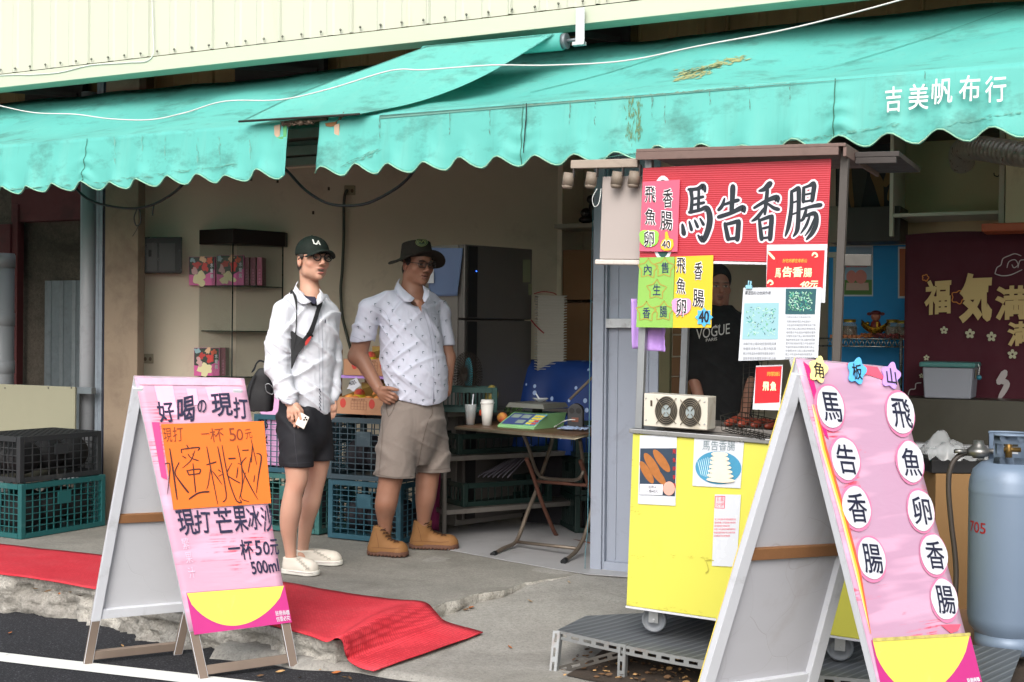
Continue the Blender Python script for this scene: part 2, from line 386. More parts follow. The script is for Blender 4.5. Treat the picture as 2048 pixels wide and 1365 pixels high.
# --- left neighbour
m_oldc = concrete('old_concrete', '#4c463f', '#6b6258', '#2a2723')
b = B(); b.box((-15, 7.5, -.1), (-6.235, 7.6, 3)); struct('neighbour_wall', b, m_oldc)
m_mar = M('maroon_paint', '#57282a', .7, 0, .15, 5, .1, dirt='#2f1c1b')
a, c = PY(22, 445, 7.4), PY(168, 400, 7.4)
b = B(); b.box((a[0], 7.40, a[2]), (c[0]+.2, 7.495, c[2]+.12)); 
nb = thing('door_frame', 'dark red painted frame round the old concrete wall at the far left', 'door frame', (a[0], 7.4, 0))
b.build('frame_beam', m_mar, nb, world=True, bevel=.004)
a = PY(22, 700, 7.38); c = PY(33, 700, 7.38); b = B(); b.box((a[0], 7.38, 0), (c[0], 7.45, 2.3)); 
a2 = PY(-20, 450, 7.36); b.box((a2[0], 7.36, PY(0, 560, 7.36)[2]), (PY(19, 560, 7.36)[0], 7.44, a2[2])); b.build('frame_post', m_mar, nb, world=True, bevel=.004)
m_galv = M('galvanised_sheet', '#6f777b', .5, .5, .25, 14, .05, dirt='#55585a', df=.25)
a, c = PY(90, 562, 7.46), PY(166, 562, 7.46); b = B(); G = []
for i in range(20):
    t = i/19; x = a[0]+(c[0]+.1-a[0])*t; G.append([(x, 7.46+(.012 if i % 5 == 2 else 0), z) for z in (.05, 1, a[2])])
b.grid(G, False, back=(0, .004, 0)); one('metal_sheet', b, m_galv, 'galvanised grey metal sheet leaning on the old concrete wall', 'metal sheet', fix=True)
def pvc(name, x0, x1, y, z0, z1, mat, lab, cat, joints=()):
    a, c = PY(x0, 700, y), PY(x1, 700, y); r = (c[0]-a[0])/2; X = (a[0]+c[0])/2
    t = thing(name, lab, cat, (X, y, z0)); b = B(); b.cyl((X, y, z0), (X, y, z1), r, n=20); b.build('pipe', mat, t, world=True)
    for zj in joints:
        b = B(); b.lathe([(r+.001, -.05), (r+.006, -.048), (r+.006, .048), (r+.001, .05)], (X, y, zj), 20); b.build('collar', mat, t, world=True)
m_pvc = M('grey_pvc', '#8f9296', .4, 0, .08, 4, .02, dirt='#5c5c5c', df=.25)
pvc('drain_pipe', 164, 188, 6.36, 0, 2.9, m_pvc, 'tall plain grey pipe standing beside the shop pillar', 'pipe', (2.45,))
pvc('drain_pipe', -14, 20, 6.9, 0, 1.86, m_pvc, 'short grey drain pipe with collars at the left edge', 'pipe', (.98, 1.35, 1.8))
b = B(); a, c = PY(190, 700, 6.32), PY(203, 700, 6.32); b.box((a[0], 6.32, 0), (c[0], 6.37, 3)); b.box((a[0]+.004, 6.317, .02), (c[0]-.03, 6.32, 3))
one('steel_rail', b, M('blue_grey_steel', '#7d868f', .45, .3, .12, 6, dirt='#4c4f55'), 'upright blue grey steel rail fixed between pipe and pillar', 'rail', bevel=.002)
b = B(); c2 = PY(211, 700, 6.34); b.box((c[0]+.002, 6.33, 0), (c2[0], 6.4, 3)); one('corner_strip', b, M('navy_strip', '#15192a', .6), 'narrow navy blue strip on the edge of the plaster pillar', 'strip')
# low beige panel behind the crates
t = thing('low_partition', 'low beige board partition with a steel top rail behind the crates', 'partition', (-6.9, 6.2, 0))
a, c = PY(-40, 767, 6.2), PY(150, 767, 6.2); b = B(); b.box((a[0], 6.2, .3), (c[0], 6.215, a[2]-.0)); b.build('board', M('beige_board', '#85836f', .6, 0, .05, 3, dirt='#7b7a6b', df=.15), t, world=True, bevel=.002)
b = B(); b.box((a[0], 6.217, a[2]-.045), (PY(190, 767, 6.25)[0], 6.26, a[2]-.002)); b.build('rail', m_galv, t, world=True, bevel=.002)
b = B()
for px_ in (10, 97, 143): p = PY(px_, 776, 6.2); b.ball((p[0], 6.198, p[2]), .006, 8, 5)
b.build('screws', MATS['rivet_zinc'], t, world=True)

# --- awnings
def awning_mat(name, c_light='#70ccc3', c_deep='#1f8d78', seed=0):
    b = NB(name); b.set(.55, 0, .3)
    f = b.noise(1.4, 2, .5, (1, .6, 1)); cur = b.mix(b.ramp(f, .3, .8), C(c_light), dk(C(c_light), .9))
    st_ = b.noise(9, 5, .65, (1, 1, .12)); cur = b.mix(b.math('MULTIPLY', b.ramp(st_, .5, .8), .2), cur, C('#9fd3c6')); s2 = b.noise(38, 4, .6, (1, 1, .05)); cur = b.mix(b.math('MULTIPLY', b.ramp(s2, .55, .8), .22), cur, C('#5c9486'))
    dn = b.noise(26, 6, .7, (1, 1, .5)); lo = b.noise(1.6, 3, .6)
    gr = b.math('MULTIPLY', b.ramp(dn, .5, .68), b.ramp(lo, .52, .7)); cur = b.mix(b.math('MULTIPLY', gr, .08), cur, C('#4a7f72'))
    # algae band low on the valance and rust line under the front bar
    sx = b.n('ShaderNodeSeparateXYZ'); b.l(b.co(), sx.inputs[0])
    band = b.ramp(sx.outputs['Z'], .0, 1.0); mr = b.n('ShaderNodeMapRange'); b.l(sx.outputs['Z'], mr.inputs[0])
    mr.inputs[1].default_value = 2.06; mr.inputs[2].default_value = 2.17; mr.inputs[3].default_value = 1; mr.inputs[4].default_value = 0
    g2 = b.math('MULTIPLY', mr.outputs[0], b.ramp(b.noise(6, 7, .7, (.6, 1, 1)), .52, .72)); cur = b.mix(b.math('MULTIPLY', g2, .7), cur, C('#49756a'))
    m3 = b.n('ShaderNodeMapRange'); b.l(sx.outputs['Z'], m3.inputs[0]); m3.inputs[1].default_value = 2.355; m3.inputs[2].default_value = 2.30; m3.inputs[3].default_value = 1; m3.inputs[4].default_value = 0
    m4 = b.math('LESS_THAN', sx.outputs['Z'], 2.352); g3 = b.math('MULTIPLY', b.math('MULTIPLY', m3.outputs[0], m4), b.ramp(b.noise(12, 6, .7, (1, 1, .25)), .46, .62)); cur = b.mix(b.math('MULTIPLY', g3, .65), cur, C('#5d6b55'))
    # deeper green towards the rear edge of the cloth
    m5 = b.n('ShaderNodeMapRange'); b.l(sx.outputs['Z'], m5.inputs[0]); m5.inputs[1].default_value = 2.52; m5.inputs[2].default_value = 2.80; m5.inputs[3].default_value = 0; m5.inputs[4].default_value = 1
    m5o = b.math('MULTIPLY', m5.outputs[0], b.ramp(b.noise(1.1, 2, .5), .3, .7, (.45, .45, .45, 1))); cur = b.mix(b.math('MULTIPLY', m5o, .85), cur, b.mix(b.math('MULTIPLY', b.ramp(b.noise(14, 5, .7, (1, .3, 1)), .5, .7), .15), C(c_deep), C('#16705f')))
    b.base(cur)
    wv = b.noise(3.2, 1, .4, (1, 1, .5), 0); b.bump(b.math('ADD', wv, b.math('MULTIPLY', b.noise(300, 2), .04)), .4, .012)
    tr = b.n('ShaderNodeBsdfTranslucent'); b.l(cur, tr.inputs[0]); ms = b.n('ShaderNodeMixShader'); ms.inputs[0].default_value = .38
    o = b.t.nodes['Material Output']; b.l(b.p.outputs[0], ms.inputs[1]); b.l(tr.outputs[0], ms.inputs[2]); b.l(ms.outputs[0], o.inputs[0]); MATS[name] = b.m
    return b.m
m_awn = awning_mat('green_awning_cloth')
YF = 5.2
def awn_top(x, v, seed):   # v 0 front .. 1 back
    y = YF+.015+v*(6.25-YF); z = 2.362+.50*v - .075*sin(pi*v)**1 + .028*nz(x*1.1+seed, v*2.0)*min(1, v*4) + .012*nz(x*3.2+v*4, v*5, seed)*min(1, v*5)
    z += .030*max(0, sin((x*1.35+seed)*pi))*sin(pi*v)*(1-.3*v)
    return y, z
def awning(x0, x1, seed, lab, ends, seams, period=.192, ph=0.0, skew=0):
    t = thing('awning', lab, 'awning', ((x0+x1)/2, YF, 2.1), group='green canvas awnings')
    b = B(); G = []; N = int((x1-x0)/.03)
    for i in range(N+1):
        x = x0+(x1-x0)*i/N; row = []
        for v in (0, .012, .03, .06, .1, .16, .22, .3, .38, .46, .54, .62, .7, .78, .86, .93, 1):
            y, z = awn_top(x, v, seed); xx = x+skew*v*(1-i/N) if skew else x
            if v == 0: y, z = YF, 2.352
            row.append((xx, y, z+(.002*nz(x*20) if v < .02 else 0)))
        G.append(row)
    b.grid(G, back=(0, 0, -.004)); b.build('canopy', m_awn, t, world=True)
    b = B(); G = []; N = int((x1-x0)/.012); M_ = 16
    for i in range(N+1):
        x = x0+(x1-x0)*i/N; q = ((x-ph)/period) % 1; per = math.floor((x-ph)/period)
        amp = .047*(1+.55*nz(per*1.3, seed)); sk = q**(.8+.25*nz(per*2.1, seed+4))
        bot = 2.058+.012*nz(x*1.5, seed)+amp*(.5-.5*cos(2*pi*sk))**1.15
        en = 0
        for xe, wdt, cut in ends:
            if abs(x-xe) < wdt: en = max(en, cut*(1-abs(x-xe)/wdt))
        row = []
        for k in range(M_+1):
            w = k/M_; z = 2.352+(bot-2.352)*w
            ripple = .016*w**3*sin(2*pi*(x-ph)/period+1.2+.8*nz(per*1.9, seed))+.020*w*nz(x*1.7, w*1.2, seed)+.005*w*nz(x*9, w*5, seed)
            for sx_ in seams: ripple += .012*math.exp(-((x-sx_)/.05)**2)*sin(w*22)*w
            row.append((x + en*w, YF-.004-abs(ripple*.2)+ripple-.03*w, z))
        G.append(row)
    b.grid(G, back=(0, .003, 0)); va = b.build('valance', m_awn, t, world=True)
    b = B(); b.cyl((x0+.01, YF+.02, 2.345), (x1-.01, YF+.02, 2.345), .014, n=8); b.build('front_bar', M('rusty_bar', '#5a4a3e', .7, .3, .3, 20), t, world=True)
    # hem tape along the scallops
    b = B(); prev = []
    for r in G: prev.append((r[-1][0], r[-1][1]-.003, r[-1][2]+.004))
    b.tube(prev[::2], .0035, 5, sm=True); b.build('hem', M('hem_tape', '#86b9a0', .7, 0, .3, 30, dirt='#9a8f77', df=.5), va, world=False) if False else b.build('hem', M('hem_tape', '#86b9a0', .7, 0, .3, 30, dirt='#9a8f77', df=.5), t, world=True)
    b = B()
    for sx_ in seams:
        ii = int((sx_-x0)/(x1-x0)*N); b.tube([(p[0], p[1]-.003, p[2]) for p in G[ii]], .0025, 4)
    if seams: b.build('seam', M('seam_thread', '#3d7263', .8), t, world=True)
    return t
XL = PY(577, 300, YF)[0]; XR = PY(640, 300, YF)[0]
aL = awning(-12.0, XL, 3, 'sun-worn green awning at the left, its scalloped valance torn at the right end', [], [PY(178, 330, YF)[0]], .205, XL-.04)
aR = awning(XR, 1.6, 11, 'long green awning over the sausage stall with white lettering on its valance', [(XR, .16, -.045)], [PY(1050, 260, YF)[0], PY(1676, 210, YF)[0]], .196, PY(1045, 300, YF)[0])
# torn corners: bare lining scraps
b = B()
for (px_, py_, w, h, c) in [(548, 252, 17, 22, 0), (566, 252, 10, 30, 1), (552, 276, 20, 12, 1), (668, 250, 14, 30, 0), (674, 285, 8, 14, 0), (650, 247, 30, 7, 2)]:
    p = PY(px_, py_, YF-.012); s_ = .0024; b.cur = c
    pts = [(p[0], YF-.012, p[2]), (p[0]+w*s_, YF-.014, p[2]+.004), (p[0]+w*s_*.9, YF-.012, p[2]-h*s_), (p[0]+w*s_*.5, YF-.013, p[2]-h*s_*1.15), (p[0]+w*s_*.08, YF-.012, p[2]-h*s_*.9)]
    b.poly(pts, (0, .002, 0))
o = b.build('torn_patch', [M('bare_lining', '#b59c86', .8), M('patch_green', '#5aa46a', .7), M('rust_rag', '#84603f', .9)], aL, world=True, fix=True)
# wire bundle holding both bars together
b = B(); p = PY(600, 248, YF-.02)
for k in range(9):
    a = random.random()*6; pts = [(p[0]-.10+.2*j/7+.012*sin(a+j*2), YF-.03+.012*cos(a+j*1.7), p[2]+.004+.014*sin(a*2+j*2.3)) for j in range(8)]
    b.tube(pts, .002, 4)
b.cyl((p[0]-.12, YF-.01, p[2]+.012), (p[0]+.16, YF-.01, p[2]+.02), .011)
pb = PY(632, 243, YF-.03); b.ball((pb[0]-.09, YF-.03, pb[2]), .014); b.ball((pb[0]-.04, YF-.03, pb[2]), .013)
one('tie_wire', b, M('rusty_wire', '#6d5d50', .6, .5, .3, 40), 'rusty wire binding the front bars where the two awnings meet', 'wire')
b = B(); p = PY(680, 237, YF-.02)
for dx, dz in ((.03, .028), (.045, .012), (-.02, -.02)): b.cyl((p[0], YF-.02, p[2]), (p[0]+dx, YF-.03, p[2]+dz), .003, .0015, 5)
b.ball((p[0], YF-.02, p[2]), .008, 8, 6); one('tie_wire', b, MATS['rusty_wire'], 'small twisted wire knot on the corner of the long awning', 'wire')
# drop-down awning sheet on its roller
t = thing('roller_awning', 'loose green sheet pulled down from a roller across the gap between the awnings', 'awning', tuple(PY(800, 150, 5.6)))
TL, TR, BR, BL = PY(856, 93, 5.82), PY(1108, 69, 5.82), PY(716, 229, 5.14), PY(484, 243, 5.14)
G = []
for i in range(25):
    v = i/24; row = []
    for j in range(25):
        u = j/24; l = TL+(BL-TL)*v; r = TR+(BR-TR)*v
        p = l+(r-l)*u; sag = sin(pi*v); p = p+np.array([-.02*sag*(1-u)*2, 0, 0]); p[2] += -.055*sag*(.5+.8*u)+.035*sag*(1-u)+.010*nz(u*3, v*2, 2)*sag+.008*sin(u*9+v*3)*v*(1-u)
        row.append(p)
    G.append(row)
b = B(); b.grid(G, back=(0, .003, .003)); b.build('sheet', awning_mat('roller_cloth', '#70c8be', '#3cae9a'), t, world=True)
b = B(); e0, e1 = TL+np.array([-.05, .045, -.03]), TR+np.array([.03, .045, -.03]); b.cyl(e0, e1, .045, n=20); b.build('roller', MATS['green_awning_cloth'], t, world=True)
b = B(); b.cyl(e1, e1+np.array([.025, 0, 0]), .04, n=20); b.cyl(e1, e1+np.array([.1, 0, .003]), .009, n=10); b.build('roller_end', m_galv, t, world=True)
b = B(); b.box(e1+np.array([.075, -.012, -.02]), e1+np.array([.085, .03, .16])); b.box(e1+np.array([.085, -.014, -.03]), e1+np.array([.125, -.008, .16])); b.box(e1+np.array([.06, -.02, -.03]), e1+np.array([.125, .015, -.012])); b.build('hanger', M('white_steel', '#b9bdbd', .4, .3), t, world=True, bevel=.001)
b = B(); b.cyl(BL+np.array([-.02, 0, 0]), BR+np.array([.01, 0, 0]), .006, n=8); b.build('bottom_bar', M('dark_bar', '#2b2a26', .6, .3), t, world=True)
# rust stain patch worn through the long awning
# lettering on valance (painted, flaking)
b = B()
for i, (c, px_, py_) in enumerate([('吉', 1769, 226), ('美', 1816, 221), ('帆', 1863, 210), ('布', 1917, 205), ('行', 1969, 206)]):
    p = PY(px_, py_, YF-.05); q_ = PY(px_+38, py_-2, YF-.05)
    text(b, c, p, (1, 0, 0), (0, 0.1, .99), .078 if i else .065, .105, .010, 0, .015, i, .0)
lt = b.build('lettering', M('flaking_white_paint', '#cfd6d2', .7, 0, .1, 30, .2, 90), aR, world=True)

# --- wires
def wire(name, pts, r, mat, lab, cat='cable'):
    # smooth curve through points
    P = [np.array(p, float) for p in pts]; out_ = []
    for i in range(len(P)-1):
        a, b_, c_, d_ = P[max(i-1, 0)], P[i], P[i+1], P[min(i+2, len(P)-1)]
        for t_ in np.linspace(0, 1, 9)[:-1]:
            out_.append(.5*((2*b_)+(-a+c_)*t_+(2*a-5*b_+4*c_-d_)*t_*t_+(-a+3*b_-3*c_+d_)*t_**3))
    out_.append(P[-1]); bb = B(); bb.tube(out_, r, 6)
    return bb if name is None else one(name, bb, mat, lab, cat)
m_blk = M('black_rubber', '#17181a', .45); m_wht = M('white_cable', '#c9ccc9', .5)
wire('cable', [PY(*p, 5.08) for p in [(-700, 240), (-300, 236), (-60, 196), (0, 212), (70, 226), (150, 229), (220, 238), (300, 240), (370, 226), (450, 203), (560, 200), (660, 178), (780, 142), (850, 140), (980, 131), (1100, 131), (1250, 122), (1400, 92), (1560, 62), (1700, 28), (1830, -8), (1900, -30)]], .0034, m_wht, 'thin white cable slung in waves across the front of all the awnings')
wire('cable', [PY(*p, 5.88) for p in [(-500, 190), (-40, 154), (60, 150), (120, 145), (180, 131), (250, 126), (302, 117), (306, 60), (303, -20)]], .003, m_wht, 'thin white wire along the foot of the cream cladding, then upwards')
wire('cable', [PY(*p, 5.6) for p in [(130, 340), (150, 375), (185, 403), (250, 417), (300, 412), (345, 388), (372, 362), (390, 340)]], .008, m_blk, 'black cable drooping below the left awning in front of the pillar')
b = wire(None, [PY(*p, 5.6) for p in [(275, 416), (268, 436), (273, 452), (281, 445), (280, 425), (276, 417)]], .004, None, '')
b2 = wire(None, [PY(*p, 5.6) for p in [(279, 448), (272, 462), (265, 473)]], .002, None, ''); b.add(b2.v, b2.f, True); one('cable_end', b, m_blk, 'loop of thin black wire hanging from the left drooping cable', 'cable')
b = wire(None, [PY(*p, 5.6) for p in [(308, 408), (306, 420), (305, 432)]], .005, None, ''); one('plug', b, m_blk, 'small black plug dangling from the left drooping cable', 'plug')
wire('cable', [PY(*p, 5.6) for p in [(560, 330), (578, 346), (610, 380), (650, 405), (690, 412), (735, 407), (785, 382), (815, 358), (840, 325)]], .008, m_blk, 'black cable looping below the gap between the two awnings')
# ================================================================== SIGNS, BOARDS, CART
class Pl:
    def __init__(s, p0, p1, p2):
        s.p = np.array(p0, float); n = np.cross(np.array(p1)-p0, np.array(p2)-p0); n /= np.linalg.norm(n)
        s.n = n if n@(CAM-s.p) > 0 else -n
    def at(s, x, y, lift=0):
        d = ray(x, y); t = ((s.p-CAM)@s.n)/(d@s.n); return CAM+d*t+s.n*lift
def stick(b, pl, poly, lift=.001, th=.0006):
    b.poly([pl.at(x, y, lift) for x, y in poly], pl.n*th)
def ptext(b, pl, txt, LL, LR, UL, bold=0., jit=0., seed=0, lift=.002, shear=0.):
    o = pl.at(*LL); text(b, txt, o, pl.at(*LR)-o, pl.at(*UL)-o, 1, 1, bold, shear, jit, seed, lift, pl.n)
def ell(cx, cy, rx, ry, rot=0, n=28, wob=0, seed=0):
    c, s_ = cos(rot), sin(rot); out_ = []
    for i in range(n):
        a = 2*pi*i/n; r = 1+wob*nz(cos(a)*1.5+seed, sin(a)*1.5); x, y = rx*cos(a)*r, ry*sin(a)*r
        out_.append((cx+x*c-y*s_, cy+x*s_+y*c))
    return out_
def rect(x0, y0, x1, y1): return [(x0, y0), (x1, y0), (x1, y1), (x0, y1)]
_bl = [0]
def brush(b, pl, pts, lift=.002, extra=0, n=7, step=.00004, taper=.75):
    """one brush stroke: pts = (x, y, width) in photo pixels on plane pl"""
    P = [np.array(p, float) for p in pts]; o = []
    if len(P) == 2: P = [P[0], (P[0]+P[1])/2*np.array([1, 1, 1]), P[1]]
    for i in range(len(P)-1):
        a, c, d, e = P[max(i-1, 0)], P[i], P[i+1], P[min(i+2, len(P)-1)]
        for t in np.linspace(0, 1, n)[:-1]: o.append(.5*(2*c+(-a+d)*t+(2*a-5*c+4*d-e)*t*t+(-a+3*c-3*d+e)*t**3))
    o.append(P[-1]); o = np.array(o); tg = np.gradient(o[:, :2], axis=0); tg /= np.linalg.norm(tg, axis=1)[:, None]+1e-9
    nn = np.stack([-tg[:, 1], tg[:, 0]], 1); w = o[:, 2]/2+extra
    k = len(o); w = w*np.array([taper+(1-taper)*min(1, min(i, k-1-i)/2.) for i in range(k)])
    L_ = [o[i, :2]+nn[i]*w[i] for i in range(k)]; R_ = [o[i, :2]-nn[i]*w[i] for i in range(k)]
    end = [o[-1, :2]+tg[-1]*w[-1]*sin(a)+nn[-1]*w[-1]*cos(a) for a in (pi/4, pi/2, 3*pi/4)]
    st = [o[0, :2]-tg[0]*w[0]*sin(a)-nn[0]*w[0]*cos(a) for a in (pi/4, pi/2, 3*pi/4)]
    _bl[0] += 1; lf = lift+step*(_bl[0] % 12)
    vs = [pl.at(*q, lf) for q in L_+R_+end+st]; fs = [(i, i+1, k+i+1, k+i) for i in range(k-1)]
    fs += [(k-1, 2*k, 2*k+1, 2*k+2, 2*k-1), (k, 2*k+3, 2*k+4, 2*k+5, 0)]
    b.add(vs, fs, False)

m_ink = PAINT('ink', '#14161f', .5, .1); m_white = PAINT('white_print', '#cbced6', .5)
# ---------------- the two folding boards
def film(name, c1, c2, seed=0):
    b = NB(name); b.set(.28, 0, .5)
    lines = b.noise(1, 3, .5, (3.0, 3.0, 160)); patch = b.noise(3.2+seed, 5, .6, (1, 1, 1.6), .4)
    k = b.math('MULTIPLY', b.ramp(lines, .50, .56), b.ramp(patch, .56, .66)); base_ = b.mix(b.noise(2.5, 3), C(c1), C(c2))
    base_ = b.mix(b.math('MULTIPLY', b.ramp(b.noise(1.2, 2, .5, (2, 2, 14)), .5, .6), .25), base_, C('#f3bfd8'))
    b.base(b.mix(k, base_, C('#dc3550'))); b.bump(b.noise(9, 4, .5, (1, 1, 3), .6), .15, .01); return b.m
m_wframe = M('white_wrapped_frame', '#bcbfc5', .45, 0, .05, 8, .05, dirt='#8d8f8f', df=.2)
m_bare = M('weathered_wood', '#6f6258', .85, 0, .2, 8, .3, 60, st=(1, 1, .2)); m_brown = M('brown_brace', '#7c5636', .7, 0, .2, 12, .2, 60)
m_mag = PAINT('magenta_print', '#b32d78', .35, .08); m_yel = M('yellow_print', '#d8cf58', .35, 0, .05, 6, .05, dirt='#d8cf8e', df=.25)
def canvas_mat(name, c, dirt, df):
    b = NB(name); b.set(.6, 0, .3); cr = b.n('ShaderNodeTexVoronoi', feature='DISTANCE_TO_EDGE'); cr.inputs['Scale'].default_value = 7
    mp = b.n('ShaderNodeMapping'); mp.inputs['Scale'].default_value = (1, 1, .8); b.l(b.co(), mp.inputs[0])
    nn = b.n('ShaderNodeTexNoise'); nn.inputs['Scale'].default_value = 3; b.l(b.co(), nn.inputs[0]); mm = b.n('ShaderNodeMix', data_type='RGBA'); mm.inputs[0].default_value = .25
    b.l(mp.outputs[0], mm.inputs[6]); b.l(nn.outputs['Color'], mm.inputs[7]); b.l(mm.outputs[2], cr.inputs['Vector'])
    line = b.ramp(cr.outputs['Distance'], .0, .007, (1, 1, 1, 1), (0, 0, 0, 1))
    cur = b.mix(b.noise(1.6, 4, .6), C(c), dk(C(c), .88)); cur = b.mix(b.math('MULTIPLY', b.ramp(b.noise(2.1, 7, .6, (1, 1, .8), .5), .5, .75), df), cur, C(dirt))
    cur = b.mix(b.math('MULTIPLY', line, df*.35), cur, dk(C(dirt), .8)); b.base(cur)
    b.bump(b.math('ADD', b.noise(4, 3, .5, (1, 1, 2.5)), b.math('MULTIPLY', line, -.3)), .2, .01); return b.m
def board(HN, HF, NF, FF, NB_, FB, sheet, lab, mats, group='folding boards on the roadside'):
    """hinge near/far, front feet near/far, back feet near/far"""
    ctr = (np.array(NF)+FB)/2
    t = thing('folding_sign_board', lab, 'sign board', tuple(ctr), group=group)
    HN, HF = np.array(HN), np.array(HF)
    for side, (fn, ff) in enumerate(((np.array(NF), np.array(FF)), (np.array(NB_), np.array(FB)))):
        n = np.cross(ff-fn, HN-fn); n /= np.linalg.norm(n)
        if n@(fn-ctr) < 0: n = -n
        def pt(a, b_, o=0): return HN*(1-a)*(1-b_)+HF*a*(1-b_)+fn*(1-a)*b_+ff*a*b_+n*o
        e = .045
        for a0, a1 in ((0, e/.5), (1-e/.5, 1)):
            bb = B()
            for b0, b1, mi in ((0.0 if side == 0 else .035, sheet, 0), (sheet+.0005, 1, 1)):
                bb.cur = mi; o0 = -.028 if mi == 0 else -.026
                vs = [pt(a0, b1, o0), pt(a1, b1, o0), pt(a1, b1, -.001), pt(a0, b1, -.001), pt(a0, b0, o0), pt(a1, b0, o0), pt(a1, b0, -.001), pt(a0, b0, -.001)]
                bb.hexa(vs)
            bb.build('frame_stile', [m_wframe, m_bare], t, world=True, fix=True, bevel=.002)
        for b0, b1, mi, o0 in ((.47, .50, 0, -.020), (sheet-.035, sheet-.002, 1, -.022), (.955, .985, 2, -.022)):
            bb = B(); a0, a1 = e/.5+.001, 1-e/.5-.001
            bb.hexa([pt(a0, b1, o0), pt(a1, b1, o0), pt(a1, b1, -.003), pt(a0, b1, -.003), pt(a0, b0, o0), pt(a1, b0, o0), pt(a1, b0, -.003), pt(a0, b0, -.003)])
            bb.build('cross_rail', (m_brown, m_wframe, m_bare)[mi], t, world=True, fix=True, bevel=.002)
        bb = B(); N = 14; G = []
        for i in range(N+1):
            G.append([pt(j/N, sheet*i/N, .001+.0018*nz(j*.5, i*.4, side)) for j in range(N+1)])
        bb.grid(G, True, back=n*.0015); bb.build('sheet' if side == 0 else 'rear_sheet', mats[side], t, world=True)
        if side == 0: front = pt
        bb = B(); G = [[pt(j/N, sheet*i/N, -.0032) for j in range(N+1)] for i in range(N+1)]
        bb.grid(G, False, back=-n*.001); bb.build('canvas_backing', mats[2], t, world=True)
    return t, Pl(HN, HF, NF), front
film_l = film('pink_film_left', '#bd8ca4', '#c09eb3'); film_r = film('pink_film_right', '#b384a0', '#b295ac', .5)
cv1 = canvas_mat('clean_canvas', '#b7b9be', '#93959b', .2); cv2 = canvas_mat('cracked_canvas', '#aaabb1', '#857c74', .75)
zf = lambda p: road_z(-3.6)
HN, HF = PD(268, 752, 5.19), PD(488, 757, 5.37)
HN, HF = PY(268, 752, 3.92), PY(488, 757, 4.27)
_f, _b = PZ(400, 1362, -.138), PZ(166, 1326, -.152)
bl_, plL, ptL = board(HN, HF, _f, Pl(HN, HF, _f).at(597, 1333), _b, Pl(HN, HF, _b).at(363, 1304), .84, 'folding board at the kerb with an orange drink price card over its pink sheet', (film_l, M('dull_rear_print', '#b9b4bd', .5), cv1))
def zone(pl, pts, name, mat, t, lift=.004, th=.0006, world=True):
    b = B(); stick(b, pl, pts, lift, th); return b.build(name, mat, t, world=True, fix=True)
LZ = .0055
zone(plL, [(372, 1186), (568, 1171), (583, 1245), (388, 1270)], 'magenta_panel', m_mag, bl_, LZ)
arc = [(373, 1187)]+[(373+196*i/20, 1187-15*i/20+72*sin(pi*i/20)**.62) for i in range(1, 20)]+[(567, 1172)]
zone(plL, arc, 'yellow_disc', m_yel, bl_, LZ+.001)
zone(plL, [(272, 757), (480, 757), (486, 772), (278, 770)], 'crumpled_top_film', M('clear_tape', '#d9a9bd', .15, 0, .2, 30, .5, 40), bl_, LZ)
for i, poly in enumerate([[(308, 772), (345, 772), (356, 830), (322, 830)], [(372, 778), (392, 778), (398, 810), (380, 812)], [(410, 775), (440, 774), (446, 800), (418, 802)]]):
    zone(plL, poly, 'faded_patch', M('faded_pink', '#efb2cf', .3), bl_, LZ-.0005)
zone(plL, [(303, 845), (318, 845), (334, 960), (322, 955)], 'pink_stain', PAINT('hot_pink', '#e0407e', .35), bl_, LZ)
b = B()
for c, q in zip('好喝の現打', [((318, 846), (352, 843), (310, 804)), ((356, 848), (390, 843), (353, 796)), ((396, 828), (414, 825), (393, 802)), ((424, 836), (465, 832), (419, 790)), ((466, 836), (496, 838), (464, 794))]): ptext(b, plL, c, *q, bold=.016, jit=.035, seed=ord(c) % 9, lift=LZ+.002)
for c, q in zip('現打芒果冰沙', [((360, 1074), (394, 1070), (349, 1022)), ((392, 1068), (424, 1066), (386, 1022)), ((434, 1068), (468, 1064), (426, 1018)), ((470, 1066), (498, 1062), (462, 1014)), ((497, 1062), (524, 1060), (489, 1014)), ((526, 1066), (549, 1060), (518, 1014))]): ptext(b, plL, c, *q, bold=.012, jit=.03, seed=ord(c) % 7, lift=LZ+.002)
for c, q in zip('一杯50元', [((456, 1100), (480, 1098), (455, 1096)), ((482, 1120), (508, 1118), (477, 1080)), ((511, 1112), (524, 1111), (507, 1082)), ((527, 1111), (540, 1110), (523, 1084)), ((541, 1112), (558, 1110), (537, 1080))]): ptext(b, plL, c, *q, bold=.016, jit=.03, seed=ord(c) % 5, lift=LZ+.002)
ptext(b, plL, '500ml', (504, 1150), (559, 1143), (499, 1124), bold=.02, jit=.02, lift=LZ+.002)
b.build('marker_lettering', PAINT('navy_marker', '#1a1a3a', .45, .15), bl_, world=True)
b = B(); ptext(b, plL, '註冊商標', (551, 1232), (579, 1230), (549, 1222), bold=.01, lift=LZ+.002); ptext(b, plL, '仿冒必究', (553, 1244), (580, 1241), (551, 1234), bold=.01, lift=LZ+.002)
b.build('small_print', m_white, bl_, world=True)
# faint white pen drawing and small characters on the pink film
b = B()
for c, q in zip('繁果汁', [((365, 1100), (380, 1098), (361, 1078)), ((372, 1128), (386, 1126), (368, 1106)), ((378, 1158), (392, 1156), (374, 1136))]): ptext(b, plL, c, *q, jit=.04, lift=LZ+.002)
b.build('pen_characters', PAINT('pale_pen', '#e6b9cf', .4), bl_, world=True)
